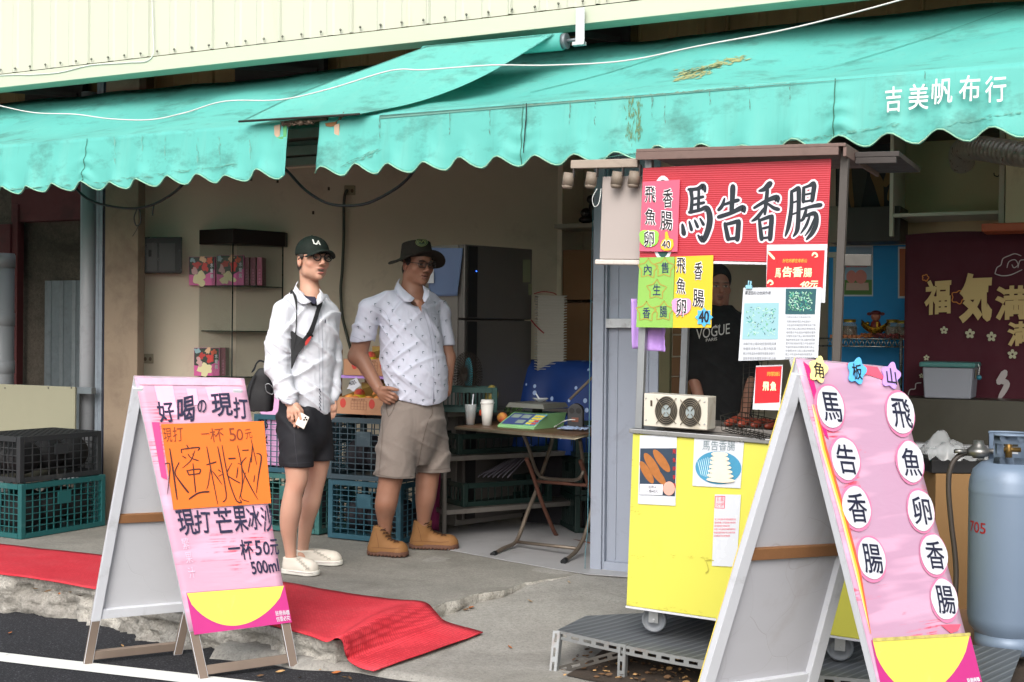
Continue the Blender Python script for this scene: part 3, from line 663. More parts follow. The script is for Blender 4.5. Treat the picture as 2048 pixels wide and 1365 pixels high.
# orange card on the left board: its own sheet, taped on
oc = thing('price_card', 'bright orange price card stuck on the left folding board', 'card', tuple(plL.at(430, 930)))
oz = .009
zone(plL, [(321, 849), (527, 843), (541, 1007), (346, 1020)], 'card_sheet', M('orange_card', '#dd6a1c', .6, 0, .05, 3, .05, st=(1, 1, 6)), oc, oz, .001)
b = B()
for c, q in zip('現打一杯50元', [((327, 885), (344, 884), (324, 857)), ((346, 885), (366, 882), (344, 856)), ((402, 870), (418, 869), (401, 868)), ((420, 886), (448, 882), (417, 858)), ((459, 884), (472, 883), (455, 858)), ((473, 883), (486, 881), (470, 860)), ((491, 880), (504, 877), (487, 861))]): ptext(b, plL, c, *q, bold=-.008 if False else 0, jit=.03, seed=ord(c) % 5, lift=oz+.003)
b.build('fine_lettering', PAINT('brown_pen', '#7c3413', .5), oc, world=True)
b = B()
D_ = lambda *s: [((x/3.791)+280, (y/3.791)+740, w/3.791) for x, y, w in s]
for s_ in [[(222, 600, 10), (250, 780, 13), (278, 985, 10)], [(185, 715, 8), (222, 720, 9), (215, 850, 8), (203, 945, 4)], [(292, 705, 11), (262, 780, 8), (300, 850, 12), (362, 930, 16)],
           [(350, 572, 9), (362, 592, 9)], [(308, 605, 9), (440, 590, 10), (435, 615, 8)], [(308, 605, 9), (312, 632, 8)], [(318, 655, 8), (345, 672, 8)], [(412, 612, 5), (380, 690, 7), (318, 745, 5)], [(360, 640, 7), (385, 670, 7), (440, 690, 9)], [(395, 638, 6), (402, 652, 6)],
           [(352, 765, 10), (368, 800, 8)], [(352, 765, 8), (450, 755, 10), (445, 790, 10)], [(366, 798, 8), (448, 788, 10)], [(398, 712, 9), (410, 850, 9), (418, 930, 10)], [(370, 980, 14), (440, 935, 12), (518, 925, 15)],
           [(500, 722, 8), (572, 700, 12)], [(502, 585, 8), (540, 790, 8), (585, 1020, 6)], [(532, 730, 6), (515, 860, 7), (500, 910, 4)], [(545, 770, 6), (590, 830, 8), (618, 872, 4)], [(585, 585, 9), (625, 790, 10), (650, 960, 8), (625, 1003, 9)], [(618, 575, 8), (660, 800, 9), (720, 980, 9), (762, 1008, 10), (755, 985, 5)], [(590, 760, 8), (608, 772, 6)], [(590, 808, 6), (618, 795, 6)], 
           [(668, 675, 12), (718, 672, 11)], [(690, 710, 6), (655, 790, 8), (700, 830, 9), (755, 860, 8)], [(738, 740, 8), (728, 820, 9)], [(735, 578, 7), (765, 730, 8), (770, 880, 9), (748, 980, 6)], [(765, 720, 6), (738, 710, 5)], [(800, 665, 7), (765, 730, 8), (830, 880, 9), (890, 985, 5)],
           [(772, 612, 8), (818, 610, 9)], [(835, 665, 6), (815, 780, 8)], [(865, 800, 6), (858, 850, 8)], [(838, 530, 6), (858, 620, 6), (880, 720, 6)], [(795, 780, 5), (760, 960, 5), (822, 1000, 6)], [(848, 570, 8), (838, 700, 9)], [(880, 635, 7), (915, 660, 11), (895, 800, 10), (878, 935, 6)]]:
    brush(b, plL, D_(*s_), oz+.003)
b.build('brush_lettering', PAINT('dark_brown_marker', '#3a1512', .45), oc, world=True)

HN, HF = PD(1590, 716, 3.98), PD(1787, 735, 4.22)
NF, NBk = PD(1808, 1578, 3.82), PD(1354, 1507, 4.14); FF, FBk = Pl(HN, HF, NF).at(1999, 1524), Pl(HN, HF, NBk).at(1598, 1461)
br_, plR, ptR = board(HN, HF, NF, FF, NBk, FBk, .86, 'folding board in front of the yellow cart with white discs of black characters', (film_r, PAINT('rear_yellow_print', '#d9c35a', .5), cv2))
zone(plR, [(1740, 1281), (1937, 1270), (1975, 1420), (1775, 1445)], 'magenta_panel', m_mag, br_, LZ)
arc = [(1742, 1281)]+[(1742+194*i/24, 1281-11*i/24+112*sin(pi*i/24)**.6) for i in range(1, 24)]+[(1936, 1270)]
zone(plR, arc, 'yellow_disc', m_yel, br_, LZ+.001)
zone(plR, [(1604, 724), (1618, 735), (1655, 880), (1646, 870)], 'magenta_edge', PAINT('hot_pink2', '#d61f76', .35), br_, LZ)
for k, (c, dx) in enumerate([('#ead9a0', 0), ('#f1b23c', 3), ('#ea5a38', 7)]):
    P_ = [(1621+dx, 810), (1640+dx, 900), (1675+dx, 1020), (1706+dx, 1140), (1738, 1268)]; Q_ = [(x+(9 if 0 < i < 4 else 1)*(1-k*.25), y) for i, (x, y) in enumerate(P_)]
    zone(plR, P_+Q_[::-1], 'printed_stripe', PAINT('stripe_%d' % k, c, .35), br_, LZ+.0007*k)
zone(plR, [(1690, 728), (1752, 735), (1768, 762), (1738, 752), (1700, 744)], 'red_patch', M('torn_red', '#e0566f', .4), br_, LZ); zone(plR, [(1877, 1250), (1918, 1249), (1912, 1262), (1898, 1267)], 'red_tear', MATS['torn_red'], br_, LZ+.002)
zone(plR, [(1742, 1277), (1936, 1266), (1937, 1272), (1742, 1284)], 'grimy_tape', M('grimy_tape', '#b9ad62', .5, 0, .3, 40, dirt='#6d6645', df=.6), br_, LZ+.003)
b = B(); ptext(b, plR, '註冊商標', (1932, 1366), (1957, 1363), (1929, 1357), bold=.02, lift=LZ+.002); b.build('small_print', m_white, br_, world=True)
slant = -.20
discs = [('馬', 1657, 815), ('告', 1687, 919), ('香', 1709, 1016), ('腸', 1739, 1118), ('飛', 1797, 827), ('魚', 1817, 925), ('卵', 1838, 1022), ('香', 1864, 1110), ('腸', 1885, 1200)]
nth = ['topmost', 'second', 'third', 'bottom']; nth5 = ['topmost', 'second', 'third', 'fourth', 'bottom']
for i, (c, x, y) in enumerate(discs):
    s_ = 1.0 if y < 900 or x < 1790 else .96
    zone(plR, ell(x, y+1, (31 if x < 1780 else 28.5)*s_, 48*s_, slant, 30, .04, i), 'disc_halo', PAINT('rose_halo', '#c9769b', .4), br_, LZ+.0004)
    rx, ry = 27*s_, 43*s_
    col = 'left' if i < 4 else 'right'; o = nth[i] if i < 4 else nth5[i-4]
    d = thing('character_disc', 'white paper disc with a black character, %s of the %s column on the right board' % (o, col), 'paper disc', tuple(plR.at(x, y)), group='white paper discs on the right folding board')
    zone(plR, ell(x, y, rx, ry, slant, 26, .06, i+3), 'paper', M('white_paper', '#c8cbd2', .6, 0, .02, 4, .03), d, .0085, .0007)
    b = B(); sk = 5*s_; ptext(b, plR, c, (x-17*s_+sk, y+29*s_), (x+20*s_+sk, y+31*s_), (x-23*s_, y-30*s_), bold=.006, jit=.012, seed=i, lift=.011)
    b.build('character', PAINT('black_brush_ink', '#161a33', .5, .2), d, world=True)
def flower(cx, cy, r, sx=1, sy=1, rot=0, n=5, k=.17, N=40):
    return [(cx+r*sx*(1+k*cos(n*(2*pi*i/N)))*cos(2*pi*i/N+rot), cy+r*sy*(1+k*cos(n*(2*pi*i/N)))*sin(2*pi*i/N+rot)) for i in range(N)]
m_foam = {}
for c, x, y, col, nm in [('角', 1632, 741, '#f0dc93', 'yellow'), ('板', 1709, 744, '#58b0e6', 'blue'), ('山', 1777, 753, '#b996e0', 'lilac')]:
    d = thing('foam_flower', nm+' foam flower with one character at the top of the right board', 'foam flower', tuple(plR.at(x, y)), group='foam flowers on the right folding board')
    m_foam[nm] = PAINT('foam_'+nm, col, .7, .03)
    zone(plR, flower(x, y, 21, .8, 1.15, -1.35), 'foam', m_foam[nm], d, .008, .004)
    b = B(); ptext(b, plR, c, (x-8, y+16), (x+11, y+18), (x-12, y-16), bold=.006, jit=.02, seed=x, lift=.0135); b.build('character', m_ink, d, world=True)

# ---------------- the food cart
TILT = radians(1.6)
cartM = Matrix.Translation((-1.879, 4.82, .0)) @ Matrix.Rotation(TILT, 4, 'Y')
cart = thing('food_cart', 'bright yellow sausage cart on castors with a red sign board and roof', 'food cart', mat=cartM)
m_cy = M('cart_yellow', '#c3c04f', .42, 0, .03, 2, .04, dirt='#d3ca3a', df=.2); m_ss = M('stainless', '#9b9c9c', .3, .85, .1, 10, .03)
def cb(name, boxes, mat, bevel=.003, par=None):
    b = B()
    for a, c in boxes: b.box(a, c)
    return b.build(name, mat, par or cart, bevel=bevel)
W_, DP = .98, .60
cb('body', [((0, 0, .172), (W_, DP, .885))], m_cy, .004)
cb('bottom_rim', [((-.002, -.002, .163), (W_+.002, DP, .1715))], m_wframe, .001)
cb('counter_top', [((-.012, -.012, .8855), (W_+.01, DP, .905))], m_ss, .003)
m_grw = M('castor_rubber', '#6d7278', .5, 0, .05, 6); m_zn = M('zinc', '#a9acae', .35, .7, .1, 12)
def castor(x, y, rot):
    t = cart; b = B(); R_ = .052; zc = .063+R_
    tmp = Matrix.Translation((x, y, 0)) @ Matrix.Rotation(rot, 4, 'Z')
    b.lathe([(.0, -.014), (.022, -.014), (.026, -.010), (.040, -.010), (.043, -.015), (.048, -.016), (R_, -.010), (R_, .010), (.048, .016), (.043, .015), (.040, .010), (.026, .010), (.022, .014), (0, .014)], n=28)
    b.xf(tmp @ Matrix.Translation((0, 0, zc)) @ Matrix.Rotation(pi/2, 4, 'X')); w = b.build('castor', m_grw, cart)
    b = B(); b.box((-.02, -.024, zc-.01), (.02, -.021, .155)); b.box((-.02, .021, zc-.01), (.02, .024, .155)); b.box((-.03, -.028, .155), (.03, .028, .1625)); b.cyl((0, -.03, zc), (0, .03, zc), .008, n=10); b.xf(tmp)
    b.build('fork', m_zn, w, bevel=.001)
for x, y, r_ in ((.10, .07, .15), (.12, .50, .5), (W_-.12, .07, .2), (W_-.1, .5, .3)): castor(x, y, r_)
m_post = M('aluminium_post', '#8d9194', .4, .6, .1, 8, dirt='#5f6061', df=.2)
X0, X1 = .02, .80
b = B(); b.box((X0-.012, .0, .906), (X0+.018, .03, 2.03)); b.build('roof_post', m_post, cart, bevel=.002)
b = B(); b.box((X0-.012, .54, .906), (X0+.018, .57, 2.03)); b.build('roof_post', m_post, cart, bevel=.002)
b = B(); b.box((X1, .0, .906), (X1+.03, .03, 2.03)); b.build('roof_post', M('dark_post', '#4b4744', .6, .3), cart, bevel=.002)
m_roof = M('roof_brown', '#6b5852', .6, .2, .1, 8, dirt='#3d3431', df=.3)
cb('roof', [((-.01, -.055, 2.032), (X1+.03, .62, 2.045)), ((-.01, -.058, 2.0), (X1+.005, -.048, 2.0315)), ((X1+.02, -.05, 1.995), (X1+.033, .62, 2.0315))], m_roof, .002)
cb('roof_wing', [((X1+.034, .10, 2.01), (X1+.20, .62, 2.03)), ((X1+.036, .10, 1.985), (X1+.19, .115, 2.009))], M('dark_roof_edge', '#383331', .6, .2), .002)
# white side wing with hanging lamps, left of the roof
cb('lamp_rail', [((-.31, -.03, 1.975), (-.012, .0, 2.01))], M('dusty_white_rail', '#93877b', .6, 0, .1, 10, dirt='#6f6359', df=.3), .003)
m_lamp = M('dusty_lamp', '#766b5f', .6, 0, .12, 14, dirt='#716658', df=.35)
for lx in (-.325, -.22, -.105, -.03):
    b = B(); b.cyl((lx, -.02, 1.905), (lx+.006, -.02, 1.958), .025, .023, 20); b.cyl((lx, -.02, 1.892), (lx, -.02, 1.905), .019, .025, 20)
    b.xf(Matrix.Identity(4)); l = b.build('spot_lamp', m_lamp, cart)
    b = B(); b.bar((lx+.028, -.02, 1.94), (lx+.028, -.02, 1.985), .006, .016); b.build('bracket', MATS['dark_roof_edge'], l)
b = wire(None, [(-.19, -.02, 1.89), (-.205, -.03, 1.85), (-.195, -.03, 1.815), (-.175, -.03, 1.83), (-.172, -.02, 1.89)], .0015, None, ''); b.build('lamp_wire', m_wht, cart)
# red sign
plS = Pl(*[tuple(cartM@Vector(v)) for v in ((0, -.012, 1), (1, -.012, 1), (0, -.012, 2))])
def corr_red():
    b = NB('red_ribbed_sign'); b.set(.45, 0, .4); sx = b.n('ShaderNodeSeparateXYZ'); b.l(b.co(), sx.inputs[0])
    w = b.math('SINE', b.math('MULTIPLY', sx.outputs['Z'], 2*pi/.0085)); b.base(b.mix(b.ramp(w, .2, .9), b.mix(b.noise(3, 3), C('#a81a28'), C('#921622')), C('#b73d4b'))); b.bump(w, .25, .001); return b.m
t = zone(plS, [(1287, 337), (1663, 318), (1654, 527), (1280, 519)], 'sign_panel', corr_red(), cart, .0, .006)
zone(plS, [(1425, 523), (1538, 526), (1538, 530), (1425, 528)], 'sign_rim', m_white, cart, .006, .004)
T2 = lambda *s: [(1150+x/3.4133, 300+y/3.4133, w/3.4133) for x, y, w in s]
strokes = [
 [(795, 272, 30), (803, 340, 24), (796, 428, 28)], [(780, 272, 22), (840, 268, 26), (880, 248, 34), (892, 285, 20)], [(850, 275, 20), (846, 410, 22)], [(815, 336, 18), (880, 322, 22)], [(812, 378, 18), (885, 362, 22)],
 [(785, 428, 26), (850, 415, 24), (905, 398, 34), (925, 470, 42), (912, 550, 40), (878, 620, 34), (845, 585, 16)], [(738, 512, 20), (748, 575, 36)], [(785, 492, 16), (800, 548, 26)], [(822, 482, 16), (842, 528, 24)], [(858, 470, 14), (882, 512, 24)],
 [(1025, 335, 16), (1008, 385, 26), (985, 412, 26)], [(1082, 252, 40), (1078, 340, 34), (1072, 430, 32)], [(1000, 385, 16), (1060, 362, 22), (1118, 345, 30)], [(985, 460, 32), (1070, 432, 28), (1150, 395, 36), (1160, 425, 18)],
 [(1028, 505, 26), (1050, 612, 34)], [(1030, 512, 22), (1120, 488, 30)], [(1122, 488, 34), (1112, 615, 36)], [(1045, 612, 24), (1115, 602, 24)],
 [(1335, 232, 44), (1300, 268, 34), (1262, 282, 18)], [(1228, 398, 22), (1300, 355, 26), (1380, 325, 36), (1390, 355, 20)], [(1318, 272, 26), (1308, 360, 28), (1300, 440, 22)], [(1300, 395, 18), (1250, 462, 28), (1212, 488, 14)], [(1318, 368, 18), (1360, 398, 26), (1392, 408, 30)],
 [(1262, 478, 22), (1278, 612, 32)], [(1268, 482, 20), (1340, 455, 28)], [(1348, 455, 34), (1335, 612, 34)], [(1285, 538, 18), (1335, 526, 18)], [(1278, 606, 18), (1335, 598, 18)],
 [(1482, 285, 24), (1480, 400, 28), (1462, 520, 30), (1440, 590, 14)], [(1482, 288, 20), (1530, 262, 34)], [(1532, 268, 34), (1530, 400, 30), (1522, 540, 32), (1495, 592, 14)], [(1492, 362, 14), (1520, 352, 14)], [(1488, 442, 14), (1520, 430, 14)],
 [(1565, 262, 24), (1562, 358, 26)], [(1560, 262, 18), (1600, 248, 22), (1632, 232, 40)], [(1638, 240, 34), (1622, 350, 30)], [(1572, 308, 14), (1620, 298, 14)], [(1565, 356, 16), (1620, 346, 16)],
 [(1545, 408, 18), (1620, 388, 24), (1680, 378, 34)], [(1582, 412, 22), (1562, 470, 24), (1540, 490, 12)], [(1568, 458, 18), (1640, 436, 32), (1650, 500, 34), (1625, 565, 32), (1585, 612, 18)], [(1605, 455, 16), (1580, 520, 22), (1545, 572, 10)], [(1638, 470, 14), (1608, 540, 18), (1575, 588, 10)]]
b = B()
for s_ in strokes: brush(b, plS, T2(*s_), .007, 3.6, taper=.95)
b.build('lettering_outline', PAINT('outline_white', '#cfcbd6', .5), cart, world=True)
b = B()
for s_ in strokes: brush(b, plS, T2(*s_), .0082, 0, taper=.85)
b.build('brush_lettering', PAINT('sign_black', '#121d26', .6, .15), cart, world=True)
# peeping emblem behind the pink card
zone(plS, ell(1327, 438, 27, 86, 0, 30), 'hidden_emblem_rim', MATS['outline_white'], cart, .0065, .0005); zone(plS, ell(1327, 438, 21, 78, 0, 30), 'hidden_emblem', PAINT('dark_green', '#1c4a45', .5), cart, .0071, .0005)
# box panel (folded white screen) on the left, facing the camera
cb('side_screen', [((-.185, .02, 1.60), (.005, .05, 1.945))], M('grey_white_screen', '#9d9490', .6, 0, .04, 3, .05, dirt='#8d8078', df=.2), .004)
cb('screen_roll', [((-.20, .005, 1.577), (.0, .05, 1.598))], M('screen_roll_white', '#bcb5ae', .6, 0, .1, 14, .2, dirt='#6f655c', df=.3), .005)
# side arm on the right post
cb('side_arm', [((X1+.031, .0, 1.585), (X1+.13, .028, 1.63))], M('arm_grey', '#4d4b47', .5, .3, .1, 9, dirt='#36322e', df=.3), .003)
# inner counter and back shelf
cb('inner_tray', [((.10, .10, .906), (.78, .42, .93))], M('tray_steel', '#8e8a86', .35, .7, .2, 12, dirt='#5b3c2e', df=.4), .002)

def pcard(name, pts, mat, lab, cat, lift=.008, pl=plS, th=.0012, group=None, part='sheet'):
    c = np.mean([pl.at(*p) for p in pts], 0); t = thing(name, lab, cat, tuple(c), group=group)
    zone(pl, pts, part, mat, t, lift, th); return t
# pink card
plC = Pl(plS.p+plS.n*.008, plS.p+plS.n*.008+np.array([1, 0, 0.]), plS.p+plS.n*.008+np.array([-sin(TILT)*0, 0, 1.]))
plC = Pl(*[tuple(cartM@Vector(v)) for v in ((0, -.028, 1), (1, -.028, 1), (0, -.028, 2))])
pk = pcard('price_card', [(1286, 364), (1360, 360), (1355, 504), (1279, 503)], PAINT('pink_card', '#c9556f', .5), 'pink price card with a green bear and gold thumb on the red sign', 'card', 0, plC)
m_pen = PAINT('pen_black', '#16161c', .5); m_penw = PAINT('pen_white', '#e6e3e6', .6)
def outlined(t, pl, items, lift, bold=.012, wbold=.05):
    b = B(); b2 = B()
    for i, (c, LL, LR, UL) in enumerate(items):
        ptext(b, pl, c, (LL[0]-1.2, LL[1]+1.2), (LR[0]+1.2, LR[1]+1.2), (UL[0]-1.2, UL[1]-1.2), bold=wbold, jit=.03, seed=i, lift=lift); ptext(b2, pl, c, LL, LR, UL, bold=bold, jit=.03, seed=i, lift=lift+.0012)
    b.build('lettering_outline', m_penw, t, world=True); b2.build('pen_lettering', m_pen, t, world=True)
outlined(pk, plC, [('飛', (1290, 406), (1311, 406), (1290, 374)), ('魚', (1290, 450), (1312, 451), (1291, 417)), ('香', (1327, 416), (1346, 416), (1326, 378)), ('腸', (1321, 461), (1345, 463), (1321, 423))], .002)
def bear(cx, cy, r): 
    P = []
    for i in range(48):
        a = 2*pi*i/48; x, y = cos(a), sin(a); rr = 1
        for ex, ey in ((-.72, -.72), (.72, -.72)):
            d = x*ex+y*ey; rr += .22*max(0, d-.86)/.15 if d > .86 else 0
        P.append((cx+r*1.05*rr*x, cy+r*.92*rr*y))
    return P
def tagcut(name, poly, mat, lab, txt, items, pl=plC, lift=.004, group=None):
    t = pcard(name, poly, mat, lab, 'cut-out', lift, pl, .002, group); outlined(t, pl, items, lift+.003, .014, .05); return t
tagcut('bear_cutout', bear(1299, 478, 18), PAINT('lime_foam', '#86c24a', .6), 'lime green bear head cut-out with one character on the pink card', '卵', [('卵', (1289, 495), (1309, 495), (1289, 463))])
tagcut('thumb_cutout', [(1322, 490), (1326, 481), (1331, 478), (1331, 465), (1335, 463), (1339, 477), (1347, 480), (1348, 492), (1343, 501), (1330, 502), (1323, 498)], PAINT('gold_foam', '#e3ad22', .6), 'gold thumbs-up cut-out reading 40 on the pink card', '40', [('40', (1325, 497), (1342, 497), (1325, 482))])
# green and yellow cards
gk = pcard('menu_card', [(1280, 516), (1350, 514), (1346, 656), (1273, 655)], PAINT('green_card', '#7eab4e', .5), 'light green card with five drawn stars hanging below the red sign', 'card', .003, plC)
def star(cx, cy, r, rot=0): return [(cx+(r if i % 2 == 0 else r*.62)*sin(i*pi/5+rot), cy-(r if i % 2 == 0 else r*.62)*cos(i*pi/5+rot)) for i in range(11)]
b = B()
for x, y in ((1297, 538), (1330, 536), (1314, 580), (1293, 624), (1328, 623)):
    brush(b, plC, [(px_, py_, 2.2) for px_, py_ in star(x, y, 21, .05)], .0055, 0, 3)
b.build('drawn_stars', PAINT('brown_pen2', '#9a8a3a', .5), gk, world=True)
b = B()
for c, x, y in (('內', 1296, 540), ('售', 1330, 536), ('生', 1314, 580), ('香', 1293, 626), ('腸', 1327, 624)): ptext(b, plC, c, (x-7, y+11), (x+8, y+11), (x-7, y-11), bold=.008, jit=.03, seed=x, lift=.0055)
b.build('pen_lettering', PAINT('blue_pen', '#1d2a55', .5), gk, world=True)
yk = pcard('menu_card', [(1351, 514), (1427, 511), (1423, 656), (1346, 656)], PAINT('yellow_card', '#c8ae24', .5), 'yellow menu card beside the green star card under the red sign', 'card', .001, plC)
outlined(yk, plC, [('飛', (1353, 547), (1371, 548), (1354, 516)), ('魚', (1353, 588), (1372, 589), (1354, 556)), ('香', (1389, 559), (1405, 560), (1390, 524)), ('腸', (1386, 614), (1408, 617), (1387, 579))], .004)
tagcut('bear_cutout', bear(1364, 614, 18), PAINT('pink_foam', '#ef8fb8', .6), 'pink bear head cut-out with one character on the yellow card', '卵', [('卵', (1353, 634), (1373, 634), (1354, 598))], lift=.005)
t = pcard('starburst_cutout', [(1409+(18 if i % 2 == 0 else 13)*sin(i*pi/8), 635-(20 if i % 2 == 0 else 14)*cos(i*pi/8)) for i in range(16)], PAINT('blue_foam', '#4aa5dc', .6), 'blue starburst cut-out reading 40 on the corner of the yellow card', 'cut-out', .005, plC, .002)
b = B(); ptext(b, plC, '40', (1398, 646), (1419, 646), (1399, 622), bold=.03, jit=.02, lift=.0085); b.build('pen_lettering', m_pen, t, world=True)
# red poster with white border
rp = pcard('poster', [(1534, 490), (1655, 489), (1650, 606), (1532, 604)], m_white, 'red sausage poster in a white border at the right end of the sign', 'poster', .0, plC)
zone(plC, [(1536, 502), (1650, 501), (1646, 577), (1533, 575)], 'red_print', M('red_print', '#c2202a', .3, 0, .15, 5, 0), rp, .0025)
b = B(); ptext(b, plC, '好吃的都在角板山', (1565, 526), (1614, 526), (1566, 518), bold=.01, shear=.15, lift=.0045); b.build('yellow_lettering', PAINT('gold_ink', '#e3b54a', .5), rp, world=True)
b = B(); ptext(b, plC, '馬', (1550, 556), (1562, 556), (1551, 537), bold=.02, lift=.0045); ptext(b, plC, '告香', (1564, 555), (1606, 555), (1566, 534), bold=.035, lift=.0045); ptext(b, plC, '腸', (1607, 555), (1624, 555), (1608, 537), bold=.02, lift=.0045); ptext(b, plC, '40元', (1599, 576), (1635, 576), (1602, 562), bold=.035, shear=.1, lift=.0045)
for x, y in ((1541, 567), (1630, 512)):
    brush(b, plC, [(x-5, y, 3), (x-2, y-5, 4), (x+3, y-4, 4), (x+5, y+1, 3), (x, y+3, 2)], .0045)
brush(b, plC, [(1537, 505, 5), (1549, 518, 5)], .0045); b.build('cream_lettering', PAINT('cream_ink', '#efdcb2', .5), rp, world=True)
# article sheet with plant photographs
def leafphoto(b, pl, x0, y0, x1, y1, seed, lift, n=60):
    r = random.Random(seed)
    for k in range(n):
        x, y = r.uniform(x0+5, x1-5), r.uniform(y0+6, y1-6); b.cur = r.choice((1, 2, 3, 4, 2, 3)); a = r.uniform(0, pi); L_ = r.uniform(4, 12 if n < 100 else 7); wv = L_*.28
        pts = [(x+L_*.5*t*cos(a)-wv*.5*(1-t*t)*s_*sin(a), y+L_*.5*t*sin(a)+wv*.5*(1-t*t)*s_*cos(a)) for s_, T in ((1, (-1, -.5, 0, .5, 1)), (-1, (.5, 0, -.5))) for t in T]
        pts = [(min(max(px_, x0), x1), min(max(py_, y0), y1)) for px_, py_ in pts]
        b.poly([pl.at(*q, lift+.00001*k) for q in pts], pl.n*.00001)
m_leafs = [PAINT('photo_pale', '#86afb8', .5), PAINT('photo_teal', '#2f8f86', .5), PAINT('photo_green', '#5f9f74', .5), PAINT('photo_light', '#a4c9b6', .5), PAINT('photo_dark', '#1f4f57', .5)]
plA = Pl(*[tuple(cartM@Vector(v)) for v in ((0, -.045, 1), (1, -.043, 1), (0, -.045, 2))])
ar = pcard('article_sheet', [(1487, 576), (1643, 575), (1636, 716), (1560, 720), (1477, 722)], M('laminated_paper', '#bfc4cc', .25, 0, .03, 6, .05), 'white laminated article with two plant photographs clipped below the red poster', 'notice', .0, plA)
b = B(); b.cur = 0; stick(b, plA, [(1489, 607), (1558, 606), (1556, 679), (1485, 679)], .002); leafphoto(b, plA, 1488, 608, 1556, 678, 4, .0028, 110); b.build('plant_photo', m_leafs, ar, world=True)
b = B(); b.cur = 4; stick(b, plA, [(1572, 578), (1633, 578), (1630, 629), (1571, 629)], .002); leafphoto(b, plA, 1573, 579, 1631, 628, 9, .0028, 170); b.build('plant_photo', m_leafs, ar, world=True)
b = B(); ptext(b, plA, '蓽澄茄的功效與作用', (1490, 590), (1541, 590), (1491, 583), bold=.0, lift=.003); b.build('heading', m_pen, ar, world=True)
b = B(); r = random.Random(3)
T_ = '葉可用於風味料理之中性溫味辛微苦有健胃消食行氣止痛功效民間常取其果實曬乾後作為香料使用與肉類一同燉煮去腥提味'
def lines(b, pl, x0, x1, y0, y1, n, lift, seed, h=.62):
    r = random.Random(seed)
    for k in range(n):
        y = y0+(y1-y0)*k/(n-1); s_ = r.randrange(20); m_ = r.randint(13, 15); x2 = x1-(r.random()*12 if r.random() < .3 else 0)
        ptext(b, pl, T_[s_:s_+m_], (x0-k*.35, y+(y1-y0)/(n-1)*h), (x2-k*.35, y+(y1-y0)/(n-1)*h), (x0-k*.35, y), lift=lift)
lines(b, plA, 1574, 1632, 641, 714, 11, .003, 2); lines(b, plA, 1487, 1553, 685, 714, 4, .003, 5); ptext(b, plA, T_[3:15], (1573, 636), (1622, 636), (1573, 633), lift=.003); b.build('small_print', PAINT('grey_print', '#7c7f85', .5), ar, world=True)
# second red poster, half hidden
p2 = pcard('poster', [(1508, 732), (1562, 730), (1556, 822), (1501, 820)], m_white, 'small red poster hanging on the wire rack behind the right board', 'poster', -.03, plA)
zone(plA, [(1508, 735), (1560, 733), (1555, 806), (1505, 808)], 'red_print', MATS['red_print'], p2, -.028)
b = B(); ptext(b, plA, '飛', (1521, 783), (1534, 783), (1522, 764), bold=.05, lift=-.0262); ptext(b, plA, '魚', (1536, 783), (1549, 783), (1537, 764), bold=.05, lift=-.0262); b.build('cream_lettering', MATS['cream_ink'], p2, world=True)
b = B(); ptext(b, plA, '好吃的都在角板山', (1530, 753), (1556, 753), (1531, 744), bold=.01, lift=-.0262); b.build('yellow_lettering', MATS['gold_ink'], p2, world=True)
# cards on the yellow body
plB = Pl(*[tuple(cartM@Vector(v)) for v in ((0, -.003, 1), (1, -.003, 1), (0, -.003, 2))])
c1 = pcard('photo_card', [(1280, 871), (1354, 871), (1351, 1012), (1276, 1008)], MATS['laminated_paper'], 'white card with a photo of brown sausages on the cart front', 'card', .0, plB)
zone(plB, [(1281, 897), (1353, 897), (1350, 993), (1279, 989)], 'dark_photo', PAINT('photo_navy', '#2c3b4c', .35, .3), c1, .0015)
m_saus = M('sausage_brown', '#9c6232', .35, 0, .3, 60, .1); b = B()
for k, (x, y, L_, w, a) in enumerate([(1294, 945, 30, 11, 1.05), (1305, 930, 33, 12, 1.0), (1324, 922, 32, 12, .95), (1316, 950, 30, 11, .9)]):
    stick(b, plB, ell(x, y, L_*.85, w*.72, a, 20), .003+.0007*k, .0006)
b.build('sausage_print', [m_saus], c1, world=True, fix=True)
b = B(); stick(b, plB, ell(1339, 977, 12, 14, 0, 20), .006); b.build('cup_print', PAINT('cup_rose', '#c99a8d', .4, .2), c1, world=True, fix=True)
b = B(); stick(b, plB, [(1281, 968), (1327, 969), (1326, 990), (1280, 989)], .0055); b.build('price_label', m_white, c1, world=True)
b = B(); ptext(b, plB, '招牌-6', (1298, 977), (1313, 977), (1298, 971), lift=.0068); ptext(b, plB, '一條40元', (1293, 986), (1317, 986), (1293, 979), lift=.0068); b.build('lettering', m_ink, c1, world=True)
b = B()
for k, c in enumerate('飛魚卵香腸'): ptext(b, plB, c, (1346, 908+17*k), (1352, 908+17*k), (1346, 899+17*k), bold=.02, lift=.004)
b.build('side_lettering', PAINT('red_ink', '#b3282c', .5), c1, world=True)
c2 = pcard('photo_card', [(1389, 872), (1489, 875), (1481, 977), (1385, 972)], MATS['laminated_paper'], 'white card with four grey characters over an oval grill photo', 'card', .0, plB)
zone(plB, ell(1437, 936, 46, 33, .06, 36), 'oval_photo', PAINT('grill_blue', '#3f86a8', .35, .35), c2, .0015)
b = B()
for k in range(11): brush(b, plB, [(1396+k*4, 915+abs(k-5)*1.5, 1.2), (1403+k*4, 958-abs(k-5)*1.5, 1.2)], .003)
b.build('grill_bars', PAINT('grill_pale', '#b7d3da', .4), c2, world=True)
b = B()
for k in range(7): stick(b, plB, ell(1440+k*.4, 909+k*8.5, 17+k*1.9, 5.2, .05, 18), .0042+.0007*k)
b.build('sausage_print', PAINT('pale_sausage', '#dccfb9', .4, .15), c2, world=True, fix=True)
